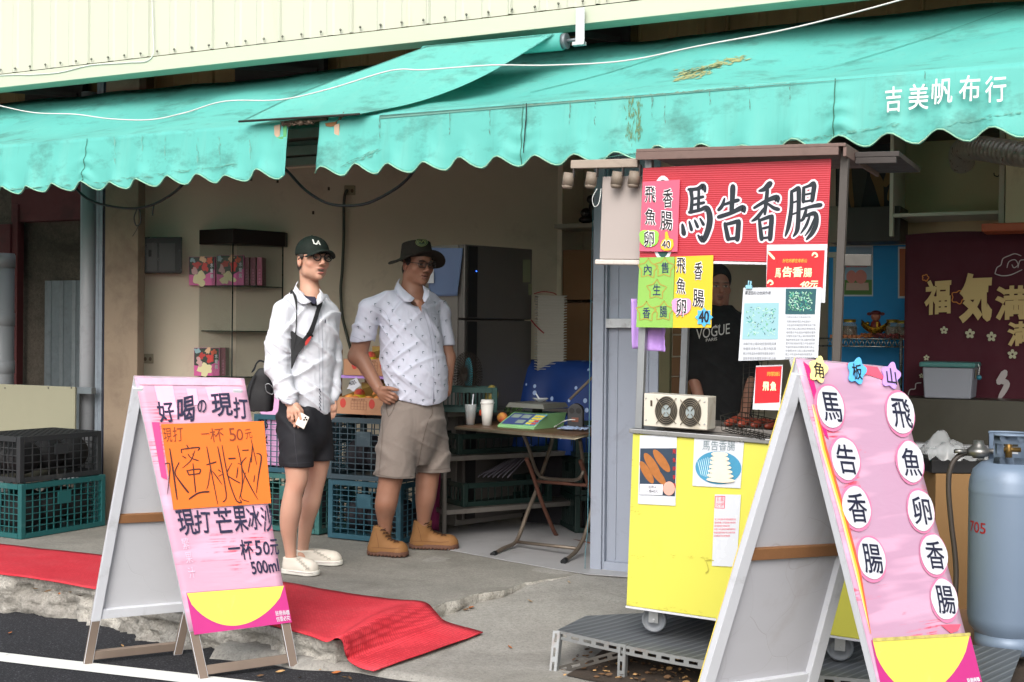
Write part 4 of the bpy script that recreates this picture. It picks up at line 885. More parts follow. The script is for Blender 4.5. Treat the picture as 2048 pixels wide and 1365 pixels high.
b = B(); ptext(b, plB, '馬告香腸', (1405, 901), (1470, 902), (1406, 881), lift=.003); b.build('lettering', PAINT('grey_ink', '#6f7d84', .5), c2, world=True)
c3 = pcard('notice', [(1430, 989), (1482, 990), (1476, 1090), (1472, 1134), (1424, 1132)], MATS['laminated_paper'], 'white notice with a red stamp low on the cart front', 'notice', .0, plB)
b = B()
for P_ in ([(1431, 993), (1450, 993)], [(1450, 993), (1449, 1017)], [(1449, 1017), (1430, 1016)], [(1430, 1016), (1431, 993)]): brush(b, plB, [(x, y, 1.5) for x, y in P_], .0015)
ptext(b, plB, '五星', (1433, 1003), (1448, 1003), (1433, 995), lift=.002); ptext(b, plB, '好評', (1433, 1014), (1448, 1014), (1433, 1005), lift=.002); lines(b, plB, 1430, 1472, 1037, 1070, 6, .002, 8); b.build('red_print', PAINT('pink_print', '#d3485c', .5), c3, world=True)
# fan box
fb = thing('fan_box', 'cream metal box with two round fans on the cart top', 'fan unit', tuple(cartM@Vector((.075, .0, .906))))
plF = Pl(*[tuple(cartM@Vector(v)) for v in ((.075, -.01, .91), (.345, -.01, .91), (.075, -.01, 1.04))])
q = [plF.at(*p) for p in [(1287, 852), (1414, 861), (1416, 795), (1288, 787)]]; bk = np.array([0, .11, 0])
b = B(); b.hexa([q[0], q[1], q[1]+bk, q[0]+bk, q[3], q[2], q[2]+bk, q[3]+bk]); b.build('casing', M('cream_enamel', '#bdb9ad', .4, 0, .05, 10, .03, dirt='#8c7d62', df=.25), fb, world=True, fix=True, bevel=.003)
for cx, cy in ((1333, 822), (1381, 825)):
    b = B(); stick(b, plF, ell(cx, cy, 22, 29, 0, 32), .0008, .0008); f_ = b.build('fan', PAINT('fan_dark', '#2b2925', .5), fb, world=True, fix=True)
    b = B(); stick(b, plF, ell(cx, cy, 9.5, 12, 0, 24), .0025, .002)
    b.build('fan_hub', M('hub_grey', '#8f9a9c', .4, .3, .2, 40), fb, world=True, fix=True)
    b = B()
    for k in range(5):
        r0 = 9.5+k*3; b.tube([plF.at(cx+r0*cos(a), cy+r0*1.3*sin(a), .006) for a in np.linspace(0, 2*pi, 33)], .0011, 5, cap=False)
    for a in (.8, 2.35, 3.95, 5.5): b.tube([plF.at(cx+3*cos(a), cy+4*sin(a), .008), plF.at(cx+27*cos(a), cy+34*sin(a), .007), plF.at(cx+28*cos(a), cy+35*sin(a), .001)], .0016, 6)
    b.build('fan_guard', M('guard_wire', '#776f60', .4, .5, .2, 30), fb, world=True)
b = B(); stick(b, plF, rect(1301, 801, 1305, 813), .001)
b.build('switch_slot', PAINT('dark_slot', '#3a2d22', .5), fb, world=True)
b = B()
for x, y in ((1292, 797), (1292, 840), (1409, 804), (1409, 849)): p = plF.at(x, y, .001); b.ball(p, .0035, 8, 5)
b.build('screws', m_zn, fb, world=True)
# wire basket and wire rack on the counter
m_wire = M('blackened_wire', '#26241f', .6, .5, .2, 30)
plW = Pl(*[tuple(cartM@Vector(v)) for v in ((0, -.02, 1), (1, -.02, 1), (0, -.02, 2))])
b = B(); L0, L1, L2, L3 = plW.at(1441, 832), plW.at(1525, 850), plW.at(1528, 880), plW.at(1444, 862); bk = np.array([.02, .16, 0.01])
for o_ in (np.zeros(3), bk):
    for t_ in np.linspace(0, 1, 4): b.cyl(L0+(L3-L0)*t_+o_, L1+(L2-L1)*t_+o_, .0018, n=5)
    for t_ in np.linspace(0, 1, 11): b.cyl(L0+(L1-L0)*t_+o_, L3+(L2-L3)*t_+o_, .0015, n=5)
for t_ in np.linspace(0, 1, 11): b.cyl(L3+(L2-L3)*t_, L3+(L2-L3)*t_+bk, .0015, n=5)
for t_ in np.linspace(0, 1, 5): b.cyl(L3+bk*t_, L2+bk*t_, .0015, n=5)
for p in (L0, L1): b.cyl(p, p+bk, .0022, n=5)
one('wire_basket', b, m_wire, 'black wire basket on the counter edge behind the right board', 'basket')
b = B(); G0, G1, G2, G3 = plW.at(1483, 728), plW.at(1532, 722), plW.at(1524, 838), plW.at(1480, 836)
for p in range(0, 5): t_ = p/4; b.cyl(G0+(G1-G0)*t_+np.array([0, .03, 0]), G3+(G2-G3)*t_+np.array([0, .03, 0]), .0016, n=5)
for p in range(0, 12): t_ = p/11; b.cyl(G0+(G3-G0)*t_+np.array([0, .033, 0]), G1+(G2-G1)*t_+np.array([0, .033, 0]), .0013, n=5)
one('wire_rack', b, m_wire, 'upright black wire grid hung under the article sheet', 'rack')
b = B(); cc = cartM@Vector((.50, .20, .95))
for k in range(7):
    a = np.array(cartM@Vector((.36+.055*k, .10, .945))); e = np.array(cartM@Vector((.40+.055*k, .26, .95))); m_ = (a+e)/2+np.array([0, 0, .008])
    bb = B(); bb.tube([a, a+(e-a)*.06, a+(e-a)*.2, m_, e-(e-a)*.2, e-(e-a)*.06, e], [.004, .012, .016, .017, .016, .012, .004], 12)
    one('grilled_sausage', bb, M('grilled_sausage', '#7c3424', .35, 0, .25, 40, .1), ('red brown sausage on the cart grill, %s from the fan box' % ('nearest', 'second', 'third', 'fourth', 'fifth', 'sixth', 'seventh')[k]), 'sausage', 'sausages on the cart grill')
# clips on the article sheet
b = B(); p = plA.at(1499, 574, .004); b.box(p-np.array([.012, .008, .008]), p+np.array([.012, .004, .006])); b.cyl(p+np.array([-.004, 0, 0]), p+np.array([-.001, -.004, .024]), .003, n=6); b.cyl(p+np.array([.004, 0, 0]), p+np.array([.006, .004, .022]), .003, n=6)
one('clip', b, PAINT('aqua_plastic', '#7fb3c4', .4), 'pale blue clip holding the top of the article sheet', 'clip')

# lilac cloth hanging under the green card
b = B(); G = []
plL2 = Pl(*[tuple(cartM@Vector(v)) for v in ((0, .05, 1), (1, .05, 1), (0, .05, 2))])
for i in range(14):
    v = i/13; G.append([plL2.at(1291+(40)*u+2*nz(i*.3), 652+49*v+(3*u), .012*sin(u*7)+.004*nz(u*4, v*3)) for u in np.linspace(0, 1, 12)])
b.grid(G, back=(0, .002, 0)); m_lil = M('lilac_cloth', '#b48fd6', .8, 0, .06, 6, .1); one('cloth', b, m_lil, 'lilac cloth hanging inside the cart under the green card', 'cloth')
b = B(); G = []
for i in range(18):
    v = i/17; G.append([plL2.at(1262+(10+7*v*0+4*sin(v*3))*u+4*v, 598+100*v, .01*sin(u*4+v*2)) for u in np.linspace(0, 1, 6)])
b.grid(G, back=(0, .002, 0)); one('cloth', b, m_lil, 'narrow lilac cloth strip hanging left of the green card', 'cloth')

# ---------------- stall door frame
m_door = M('blue_white_paint', '#8b92a0', .45, 0, .06, 6, .05, dirt='#6f6f74', df=.28)
dt = thing('folded_door', 'pale blue grey painted steel door leaf folded at the shop front', 'door', (-2.55, 6.3, 0))
b = B(); b.box((-2.665, 6.30, .0), (-2.60, 6.36, 2.33)); b.box((-2.600, 6.315, .0), (-2.588, 6.36, 2.33)); b.build('door_post', m_door, dt, world=True, bevel=.003)
b = B(); b.box((-2.587, 6.345, .03), (-2.30, 6.36, 2.33)); b.build('door_panel', m_door, dt, world=True, bevel=.002)
b = B(); b.box((-2.54, 6.338, .06), (-2.53, 6.345, 2.3)); b.box((-2.36, 6.338, .06), (-2.352, 6.345, 2.3)); b.box((-2.586, 6.31, .0), (-2.30, 6.344, .05)); b.build('door_trim', m_door, dt, world=True, bevel=.002)
z1 = PY(1230, 647, 6.3)[2]; b = B(); b.box((-2.587, 6.30, z1-.025), (-2.30, 6.344, z1+.025)); b.build('door_rail', M('peeling_paint', '#b9bcc0', .6, 0, .1, 20, .3, dirt='#5e5c5c', df=.45), dt, world=True, bevel=.003)
b = B(); p = PY(1213, 560, 6.34); b.box((p[0]-.008, 6.33, PY(1213, 632, 6.34)[2]), (p[0]+.008, 6.337, PY(1213, 532, 6.34)[2])); one('sticker', b, M('orange_strip', '#d97a2c', .5, 0, .5, 30), 'narrow orange sticker strip on the folded door', 'sticker')
p = PY(1250, 516, 6.345); b = B(); b.box((p[0]-.045, 6.335, p[2]-.025), (p[0]+.06, 6.337, p[2]+.02)); s_ = thing('sticker', 'white sticker with a red ring on the folded door', 'sticker', tuple(p)); b.build('paper', m_white, s_, world=True)
b = B(); b.tube([(p[0]+.01+.035*cos(a), 6.333, p[2]+.005+.025*sin(a)) for a in np.linspace(pi, 2*pi, 14)], .004, 5); b.build('red_ring', PAINT('red_ink2', '#c42a30', .5), s_, world=True)
wire('cable', [PY(*p, 6.28) for p in [(1170, 1138), (1171, 1100), (1175, 1060), (1176, 1000), (1178, 900), (1180, 700), (1186, 420)]], .002, PAINT('teal_wire', '#4a7580', .5), 'thin pale teal wire down the folded door edge')
# ---------------- steel plate platform
pf = thing('platform', 'grey steel plate on slotted angle legs under the yellow cart', 'platform', (-1.5, 5, -.1))
zt = .058; N = 40; fr = []
for i in range(N+1):
    u = i/N; x = -2.145+1.75*u; y = 4.735-.02*u-.10*sin(pi*min(1, u*1.1))*.6; z = zt-.030*sin(pi*u)**1.0
    fr.append((x, y, z))
G = [[(x, y, z) for x, y, z in fr], [(x+.03*0, y+.3, z*.9+.005) for x, y, z in fr], [(x+.35*(1-i/N), y+.62, zt-.004) for i, (x, y, z) in enumerate(fr)]]
def plate_mat():
    b = NB('chequer_plate'); b.set(.5, .5, .4); wv = b.n('ShaderNodeTexWave'); wv.inputs['Scale'].default_value = 9; wv.inputs['Distortion'].default_value = 0; b.l(b.mapped((1, .6, 1), (0, 0, .5)), wv.inputs['Vector'])
    cur = b.mix(b.noise(4, 5), C('#575b5f'), C('#6f7478')); cur = b.mix(b.math('MULTIPLY', b.ramp(wv.outputs['Fac'], .8, 1), .4), cur, C('#a5aaad')); b.base(cur); b.bump(wv.outputs['Fac'], .4, .004); return b.m
b = B(); b.grid(G, False, back=(0, 0, -.003)); b.build('plate', plate_mat(), pf, world=True)
def slotted(b, p, q, w, up, slots_dark):
    p, q = np.array(p, float), np.array(q, float); L_ = np.linalg.norm(q-p); d = (q-p)/L_; up = np.array(up, float); up -= d*(up@d); up /= np.linalg.norm(up); n = np.cross(d, up)
    if n@(CAM-p) < 0: n = -n
    k = max(1, int(L_/.052)); s_ = L_/k
    # strip with real slots: rails top & bottom and bridges between slots
    for a, c in ((-.5, -.17), (.17, .5)):
        o = [p+up*w*a, q+up*w*a, q+up*w*c, p+up*w*c]; b.hexa([o[0], o[1], o[2], o[3], o[0]+n*.0022, o[1]+n*.0022, o[2]+n*.0022, o[3]+n*.0022])
    for i in range(k+1):
        c0 = p+d*max(0, i*s_-.011); c1 = p+d*min(L_, i*s_+.011); o = [c0-up*w*.17, c1-up*w*.17, c1+up*w*.17, c0+up*w*.17]
        b.hexa([o[0], o[1], o[2], o[3], o[0]+n*.0022, o[1]+n*.0022, o[2]+n*.0022, o[3]+n*.0022])
m_slot = M('slotted_zinc', '#8b8e8f', .45, .5, .12, 14, .05, dirt='#7a5238', df=.22)
b = B()
for i in range(0, N, 4): slotted(b, np.array(fr[i])+(0, -.004, -.018), np.array(fr[min(i+4, N)])+(0, -.004, -.018), .036, (0, 0, 1), 0)
b.build('slotted_rim', m_slot, pf, world=True, fix=True)
legs = [(fr[0], PZ(1105, 1348, -.105)), (fr[7], np.array([fr[7][0]-.005, fr[7][1]-.01, -.13])), (fr[30], np.array([fr[30][0], fr[30][1]-.01, -.13]))]
for i, (a, c) in enumerate(legs):
    a = np.array(a)+(0, -.01, -.002 if i == 0 else .004); b = B(); slotted(b, c, a, .030, (1, 0, 0), 0); b.hexa([c+(.015, 0, 0), c+(.017, 0, 0), c+(.017, .03, 0), c+(.015, .03, 0), a+(.015, 0, 0), a+(.017, 0, 0), a+(.017, .03, 0), a+(.015, .03, 0)]); b.build('leg', m_slot, pf, world=True, fix=True)
b = B(); slotted(b, PZ(1112, 1342, -.10), np.array(fr[7])+(0, .01, -.035), .03, (0, 0, 1), 0); b.build('brace', M('dark_slotted', '#4a4743', .6, .4, .2, 14), pf, world=True, fix=True)
# leaf litter under the plate
b = B(); r = random.Random(5)
for k in range(900):
    x, y = r.uniform(-2.12, -.3), r.uniform(4.42, 5.1)
    if y < 4.64+.06*nz(x*3) and r.random() < .88: continue
    z = ramp_z(x, y)+.004+r.random()*.018; s_ = r.uniform(.012, .032); a = r.uniform(0, 6.3); tl = r.uniform(-.8, .8); b.cur = r.choice((0, 1, 2, 1))
    u = np.array([cos(a), sin(a), .25*tl]); v = np.array([-sin(a), cos(a), tl]); c = np.array([x, y, z])
    P_ = [c-u*s_*.5, c-u*s_*.2+v*s_*.28, c+u*s_*.25+v*s_*.22, c+u*s_*.55, c+u*s_*.2-v*s_*.25, c-u*s_*.25-v*s_*.22]; mid = c+np.array([0, 0, -.3*s_*r.random()])
    b.add(P_+[mid], [(i, (i+1) % 6, 6) for i in range(6)], False)
o = b.build('leaf_litter', [M('leaf_tan', '#a58357', .8, 0, .3, 30), M('leaf_brown', '#5b432c', .8, 0, .3, 30), M('leaf_dark', '#30261c', .9, 0, .3, 30)], None); o['kind'] = 'stuff'
b = B(); G = []
for y in np.arange(4.60, 5.6, .05): G.append([(x, y+.05*nz(x*4), ramp_z(x, y)+.004+.006*abs(fbm(x*9, y*9))) for x in np.arange(-2.05, .6, .05)])
b.grid(G); struct('soil', b, M('dark_soil', '#3a3129', .95, 0, .3, 20, .6, 120))
# ================================================================== OBJECTS IN AND BEFORE THE SHOP
# red carpet strip
cols = [((-260, 1112), (-260, 1052), 0, 0), ((-120, 1133), (-120, 1069), 0, 0), ((0, 1149), (0, 1089), 0, 0), ((180, 1177), (200, 1111), .0, 0), ((370, 1215), (380, 1137), 0, 0), ((470, 1236), (480, 1150), 0, 0), ((560, 1256), (565, 1164), 0, 0), ((620, 1274), (660, 1182), 0, 0),
        ((652, 1286), (770, 1198), .004, 0), ((673, 1278), (835, 1203), .03, .012), ((684, 1284), (856, 1209), .018, .004), ((689, 1305), (870, 1223), -.03, -.022), ((698, 1324), (889, 1242), -.078, -.05), ((720, 1337), (925, 1255), -.09, -.066), ((747, 1343), (966, 1266), -.092, -.070)]
Fp = [PZ(*c[0], c[2]+.006) for c in cols]; Bp = [PZ(*c[1], c[3]+.006) for c in cols]
def cr(P, k=10):
    o = []
    for i in range(len(P)-1):
        a, b_, c, d = P[max(i-1, 0)], P[i], P[i+1], P[min(i+2, len(P)-1)]
        for t in np.linspace(0, 1, k)[:-1]: o.append(.5*((2*b_)+(-a+c)*t+(2*a-5*b_+4*c-d)*t*t+(-a+3*b_-3*c+d)*t**3))
    return o+[P[-1]]
Fq, Bq = cr(Fp), cr(Bp); G = []
for i, (f_, k_) in enumerate(zip(Fq, Bq)):
    row = []
    for j in range(15):
        v = j/14; p = f_+(k_-f_)*v; w = min(1, max(0, (i-60)/20)); p = p+np.array([0, 0, .004*nz(p[0]*5, p[1]*6)+.004+.016*w*max(0, sin(v*pi*1.0))*max(0, sin((i-62)/16.))])
        if p[2] < .002 and i < 88: p[2] = .003 if i < 80 else p[2]
        row.append(p)
    G.append(row)
b = NB('red_carpet'); b.set(.85, 0, .15)
v_ = b.n('ShaderNodeTexVoronoi'); v_.inputs['Scale'].default_value = 62; v_.inputs['Randomness'].default_value = .15; b.l(b.mapped((1, 1, .6), (0, 0, .1)), v_.inputs['Vector'])
cur = b.mix(b.noise(5, 6, .6), C('#c42c39'), C('#d94c56')); cur = b.mix(b.math('MULTIPLY', b.ramp(b.noise(2.4, 8, .75), .5, .72), .5), cur, C('#b7575c')); cur = b.mix(b.math('MULTIPLY', b.ramp(v_.outputs['Distance'], .35, .6), .5), cur, C('#7d1620')); b.base(cur); b.bump(v_.outputs['Distance'], .7, .006); m_carp = b.m
b = B(); b.grid(G, back=(0, 0, -.004)); one('carpet', b, m_carp, 'long red carpet strip along the kerb, its end folded down over the broken slab', 'carpet')

# ---- plastic crates
def crate(name, w, d, h, nx, ny, nz_, mats, lab, loc, rotz=0, group=None, panel=True):
    t = thing(name, lab, 'crate', loc, rotz, group)
    g = .005; c = .035
    for x in (-w/2, w/2-c):
        for y in (-d/2, d/2-c): b = B(); b.box((x, y, .0), (x+c, y+c, h-.001)); b.build('corner_post', mats[0], t, bevel=.004)
    def lattice(L_, fn, n, m, pn):
        b = B()
        for i in range(1, n): x = -L_/2+c+(L_-2*c)*i/n; fn(b, x-g*.5, x+g*.5, .03, h-.03, .0)
        for j in range(1, m): z = .03+(h-.06)*j/m; fn(b, -L_/2+c, L_/2-c, z-g*.5, z+g*.5, .0012)
        fn(b, -L_/2+c, L_/2-c, h-.034, h-.002, -.004); fn(b, -L_/2+c, L_/2-c, .002, .032, -.004)
        if pn: fn(b, -.05, .05, h*.55, h*.78, -.0015)
        return b
    def fx(y, s_): return lambda b, x0, x1, z0, z1, o: b.box((x0, y-s_*(.003+o), z0), (x1, y-s_*(.010), z1))
    def fy(x, s_): return lambda b, y0, y1, z0, z1, o: b.box((x-s_*(.003+o), y0, z0), (x-s_*(.010), y1, z1))
    for y, s_ in ((-d/2, -1), (d/2, 1)): lattice(w, fx(y, s_), nx, nz_, panel).build('side', mats[0], t)
    for x, s_ in ((-w/2, -1), (w/2, 1)): lattice(d, fy(x, s_), ny, nz_, panel).build('end', mats[0], t)
    b = B(); b.box((-w/2+.012, -d/2+.012, .003), (w/2-.012, d/2-.012, .010)); b.build('base', mats[0], t)
    return t
m_cb = M('crate_black', '#25282a', .5, 0, .15, 8, .05, dirt='#4a4a47', df=.2); m_cg = M('crate_green', '#1b5152', .45, 0, .12, 6, .05, dirt='#47706a', df=.2)
m_cd = M('crate_slate', '#33444d', .45, 0, .15, 8, .05, dirt='#5f6f74', df=.25); m_ct = M('crate_teal', '#254c5a', .45, 0, .12, 8, .05, dirt='#507682', df=.25); m_ck = M('crate_dark', '#0b211d', .5, 0, .15, 8, .05)
m_cj = M('crate_jade', '#2d5a58', .45, 0, .12, 8, .05, dirt='#5b857e', df=.25)
cg1 = crate('plastic_crate', .48, .66, .335, 10, 11, 7, [m_cg], 'green plastic crate at the bottom of the left stack', (-6.27, 5.79, .002), radians(-3), 'plastic crates stacked outside at the left')
ct_ = crate('plastic_crate', .48, .62, .285, 10, 9, 5, [m_cb], 'black plastic crate upside down on the green crate at the left', (-6.30, 5.80, .338), radians(-5), 'plastic crates stacked outside at the left')
b = B(); x = -.2
for i in range(9): b.box((-.2+.05*i-.003, -.29, .278), (-.2+.05*i+.003, .29, .2835))
for i in range(12): b.box((-.22, -.27+.05*i-.003, .2765), (.22, -.27+.05*i+.003, .282))
b.build('grid_bottom', m_cb, ct_)
grp = 'plastic crates stacked under the peach boxes'
crate('plastic_crate', .53, .41, .365, 8, 6, 9, [m_ct], 'teal crate on the floor between the two standing men', (-4.22, 6.63, .007), 0, grp)
crate('plastic_crate', .53, .41, .385, 8, 6, 9, [m_cd], 'dark slate crate on the teal crate, directly under the peach boxes', (-4.225, 6.62, .375), radians(.8), grp)
crate('plastic_crate', .51, .41, .37, 8, 6, 9, [m_cj], 'jade green crate on the floor behind the man in black shorts', (-4.84, 6.68, .007), 0, grp)
crate('plastic_crate', .51, .41, .37, 9, 6, 9, [m_ct], 'teal crate with a pink sheet inside, behind the man in black shorts', (-4.84, 6.67, .380), 0, grp)
b = B(); b.box((-5.07, 6.50, .42), (-4.72, 6.505, .93)); ps = thing('written_sheet', 'lilac pink sheet with black writing standing in the teal crate', 'sheet', (-4.9, 6.5, .4)); b.build('sheet', PAINT('lilac_sheet', '#d9a5cf', .6), ps, world=True)
plP = Pl((-4.9, 6.498, .5), (-4.5, 6.498, .5), (-4.9, 6.498, .9)); b = B()
brush(b, plP, [(504, 745, 3), (509, 738, 4), (513, 728, 3), (520, 722, 4), (530, 725, 3)], .001)
for i, c in enumerate('水蜜桃冰沙'): ptext(b, plP, c, (518, 790+i*34), (536, 790+i*34), (518, 765+i*34), bold=.03, lift=.001, seed=i)
b.build('lettering', m_ink, ps, world=True)
# things inside the mid crates (dark bags)
m_bagd = M('dark_filler', '#1c1b22', .7, 0, .4, 14)
for (x, y, z) in ((-6.27, 5.79, .02), (-6.30, 5.80, .36)):
    b = B()
    for q in range(9): b.ball((x-.10+.1*(q % 3), y-.2+.2*(q//3), z+.12+.01*(q % 2)), (.09, .12, .105), 10, 7)
    one('produce_sack', b, PAINT('near_black', '#101214', .8, .3), 'dark produce sack inside the %s crate of the left stack' % ('lower green' if z < .1 else 'upper black'), 'sack')
for k, (x, y, z, w) in enumerate([(-4.22, 6.63, .02, .2), (-4.22, 6.62, .39, .2), (-4.84, 6.68, .02, .19)]):
    b = B()
    for q in range(5): b.ball((x-.16+.08*q, y, z+.12+.02*(q % 2)), (.07, .14, .11), 10, 7)
    one('fruit_sack', b, m_bagd, ['dark sack of fruit inside the teal crate between the men', 'dark sack of fruit inside the slate crate', 'dark sack of fruit inside the jade crate'][k], 'sack')

# ---- peach boxes
m_card = M('printed_carton', '#b98a6b', .8, 0, .06, 5, .1, dirt='#93654a', df=.2); m_cardi = M('carton_inside', '#a98a4a', .8, 0, .06, 5)
def peach_mat():
    b = NB('peach_skin'); b.set(.6, 0, .3); b.base(b.mix(b.ramp(b.noise(9, 4, .6), .38, .62), C('#e8b455'), C('#d24e46'))); return b.m
m_peach = peach_mat(); m_net = M('yellow_net', '#e6cf3a', .7, 0, .1, 30, .4, 90)
def peachbox(loc, lab, pe):
    t = thing('peach_box', lab, 'fruit box', loc, 0, 'cartons of peaches on the crates'); w, d, h = .43, .34, .105; b = B()
    b.box((-w/2, -d/2, 0), (w/2, -d/2+.006, h)); b.box((-w/2, d/2-.006, 0), (w/2, d/2, h+.08)); b.box((-w/2, -d/2+.0062, 0), (-w/2+.006, d/2-.0062, h)); b.box((w/2-.006, -d/2+.0062, 0), (w/2, d/2-.0062, h)); b.box((-w/2+.0062, -d/2+.0062, .002), (w/2-.0062, d/2-.0062, .008))
    b.build('carton', m_card, t, bevel=.001)
    b = B(); b.box((-w/2+.007, d/2-.012, .01), (w/2-.007, d/2-.0065, h+.075)); b.build('rear_lining', m_cardi, t)
    for x0 in (-.10, .09):
        b = B(); b.poly([(x0-.11, -d/2+.007, .09), (x0+.0, d/2-.014, .175), (x0+.0, d/2-.014, .02), (x0-.11, -d/2+.007, .02)], (.004, 0, 0)); b.build('divider', m_cardi, t, fix=True)
    b = B(); pf_ = -d/2-.0012
    for x in (-.13, .085): b.add([(x+.022*cos(a), pf_, .068+.03*sin(a)) for a in np.linspace(0, 2*pi, 19)[:-1]], [tuple(range(18))], False)
    b.build('peach_print', PAINT('print_red', '#c2473e', .7), t); b = B()
    for s_ in range(4): b.box((-.07+.0*s_, pf_, .03+.018*s_), (.045, pf_+.001, .0312+.018*s_))
    for s_ in range(6): b.box((-.07+.023*s_, pf_-.0004, .03), (-.069+.023*s_, pf_+.0006, .085))
    text(b, '角板山水蜜桃', (-.065, pf_, .088), (1, 0, 0), (0, 0, 1), .10, .010, n=(0, -1, 0)); b.build('table_print', PAINT('print_brown', '#6d4638', .7), t)
    for k, (x, y, z, r) in enumerate(pe):
        b = B(); b.ball((x, y, z), (r, r, r*.93), 18, 12); q = b.build('peach', m_peach, t)
        b = B(); b.lathe([(r*1.03, -.022), (r*1.12, 0), (r*1.04, .006)], (x, y, z-.012), 18); b.build('net', m_net, q)
    return t
pe = [(-.155, -.06, .085, .036), (-.095, -.09, .08, .036), (-.12, .0, .12, .035), (.0, -.08, .08, .036), (.06, -.06, .085, .034), (.03, .02, .10, .036), (.16, -.05, .085, .036), (.16, .03, .1, .034), (-.03, .07, .11, .034)]
pb1 = peachbox((-4.34, 6.73, .768), 'lower open carton of peaches, the one holding the 400 price tag', pe)
pb2 = peachbox((-4.37, 6.90, 1.005), 'upper open carton of peaches above the lilac shelf edge', pe[::-1])
b = B(); b.box((-4.62, 6.745, .985), (-4.12, 7.1, 1.0035)); tb_ = one('display_shelf', b, PAINT('lilac_shelf', '#b78fe0', .6), 'lilac edged shelf board between the two peach cartons', 'shelf', bevel=.001)
b = B(); b.box((-4.6, 7.0, .77), (-4.14, 7.08, .984)); one('shelf_support', b, M('plain_carton', '#7d5a3c', .8), 'brown carton holding up the lilac shelf behind the lower peaches', 'carton')
plT = Pl((-4.34, 6.60, .8), (-4.0, 6.60, .8), (-4.34, 6.60, 1.0))
tg_ = pcard('price_tag', [(697, 774), (700, 762), (708, 759), (713, 754), (717, 763), (722, 771), (712, 778), (707, 784), (699, 778), (693, 779)], m_white, 'white cut-out price tag reading 400 in the lower peach carton', 'price tag', .0, plT)
b = B(); ptext(b, plT, '400-', (698, 772), (714, 769), (697, 763), bold=.01, lift=.002, shear=.2); b.build('lettering', m_ink, tg_, world=True)
b = B(); b.box((-4.98, 7.05, .3), (-4.88, 7.15, 1.17)); one('carton', b, M('carton_brown', '#8a5a3a', .8), 'narrow brown carton standing behind the man in black shorts', 'carton')

# ---- glass cabinet with gift boxes
gc = thing('glass_cabinet', 'tall glass display cabinet with a dark wooden top against the inner wall', 'cabinet', tuple(PD(466, 1000, 8.6)))
a0, a1, a2 = PD(350, 470, 8.85), PD(466, 470, 8.55), PD(570, 470, 8.85); bk = np.array([-.12, .33, 0])
zt0, zt1 = PD(466, 487, 8.55)[2], PD(466, 457, 8.55)[2]
def ring(z, e=0): 
    c = (a0+a1+a2)/3; o = []
    for p in (a0, a1, a2, a2+bk*.6, a0+bk*.6+np.array([.1, 0, 0])): q = c+(p-c)*(1+e); o.append((q[0], q[1], z))
    return o
b = B(); b.poly(ring(zt0), (0, 0, zt1-zt0)); b.build('cornice', M('dark_wood', '#1e1512', .45, 0, .2, 10), gc, world=True, fix=True, bevel=.004)
m_gl = GLASS('cabinet_glass', '#5d6a5c', .16, .05); m_edge = PAINT('glass_edge', '#1f2b27', .3)
for p, q in ((a0, a1), (a1, a2)):
    b = B(); i0, i1 = p+(q-p)*.07, q-(q-p)*.03; b.poly([(i0[0], i0[1], .1), (i1[0], i1[1], .1), (i1[0], i1[1], zt0-.003), (i0[0], i0[1], zt0-.003)], (0, .004, 0)); b.build('pane', m_gl, gc, world=True)
for i, p in enumerate((a0+(a1-a0)*.06, a1, a2-(a2-a1)*.04)):
    b = B(); b.cyl((p[0], p[1], .1), (p[0], p[1], zt0), .005, n=6); b.build('glass_edge', m_edge, gc, world=True)
b = B(); b.poly(ring(0.0, -.02), (0, 0, .12)); b.build('plinth', MATS['dark_wood'], gc, world=True, fix=True)
for zpx in (573, 664, 757):
    z = PD(466, zpx, 8.6)[2]; b = B(); b.poly(ring(z, -.10), (0, 0, .007)); b.build('shelf', m_edge, gc, world=True, fix=True)
m_gp = PAINT('gift_pink', '#d2559a', .35); m_gd = PAINT('gift_spine', '#7b1d44', .35)
def gift(x, y, zpx, s_, lab, spine=True):
    plG = Pl(PD(x, y, 8.66), PD(x, y, 8.66)+R0, PD(x, y, 8.66)+np.array([0, 0, 1.]))
    w, h = 52*s_, 57*s_; q = [plG.at(x, y), plG.at(x+w, y), plG.at(x+w, y-h), plG.at(x, y-h)]; back_ = F0*.03
    t = thing('gift_box', lab, 'gift box', tuple(q[0]), group='gift boxes in the glass cabinet'); b = B(); b.hexa([q[0], q[1], q[1]+back_, q[0]+back_, q[3], q[2], q[2]+back_, q[3]+back_]); b.build('box', m_gp, t, world=True, fix=True)
    b = B(); r = random.Random(x+y)
    stick(b, plG, [(x+.5, y-h*.38), (x+w*.5, y-h*.3), (x+w*.98, y-h*.55), (x+w*.98, y-h*.99), (x+.5, y-h*.99)], .001)
    b.build('dark_print', PAINT('print_dark', '#24332b', .4), t, world=True, fix=True)
    b = B(); ms = [('#c9332f', .62, .62, .12, .16), ('#b8302e', .30, .70, .10, .14), ('#d8b08a', .55, .9, .12, .08), ('#e0d7a8', .42, .22, .22, .19), ('#c8502f', .78, .85, .10, .10), ('#8fb0b8', .13, .88, .09, .08), ('#caa0a0', .22, .5, .10, .12)]
    for k, (c, u, v, rx, ry) in enumerate(ms): b.cur = k; stick(b, plG, ell(x+w*u, y-h*v, w*rx*1.1, h*ry*1.1, k, 20, .9, k+x), .0022+.0002*k)
    b.build('fruit_print', [PAINT('gift_%d' % k, m_[0], .4) for k, m_ in enumerate(ms)], t, world=True, fix=True)
    b = B()
    for k, c in enumerate('水蜜桃'): ptext(b, plG, c, (x+w*.82, y-h*.62+k*h*.19), (x+w*.94, y-h*.62+k*h*.19), (x+w*.82, y-h*.78+k*h*.19), bold=.03, lift=.004)
    b.build('lettering', m_white, t, world=True)
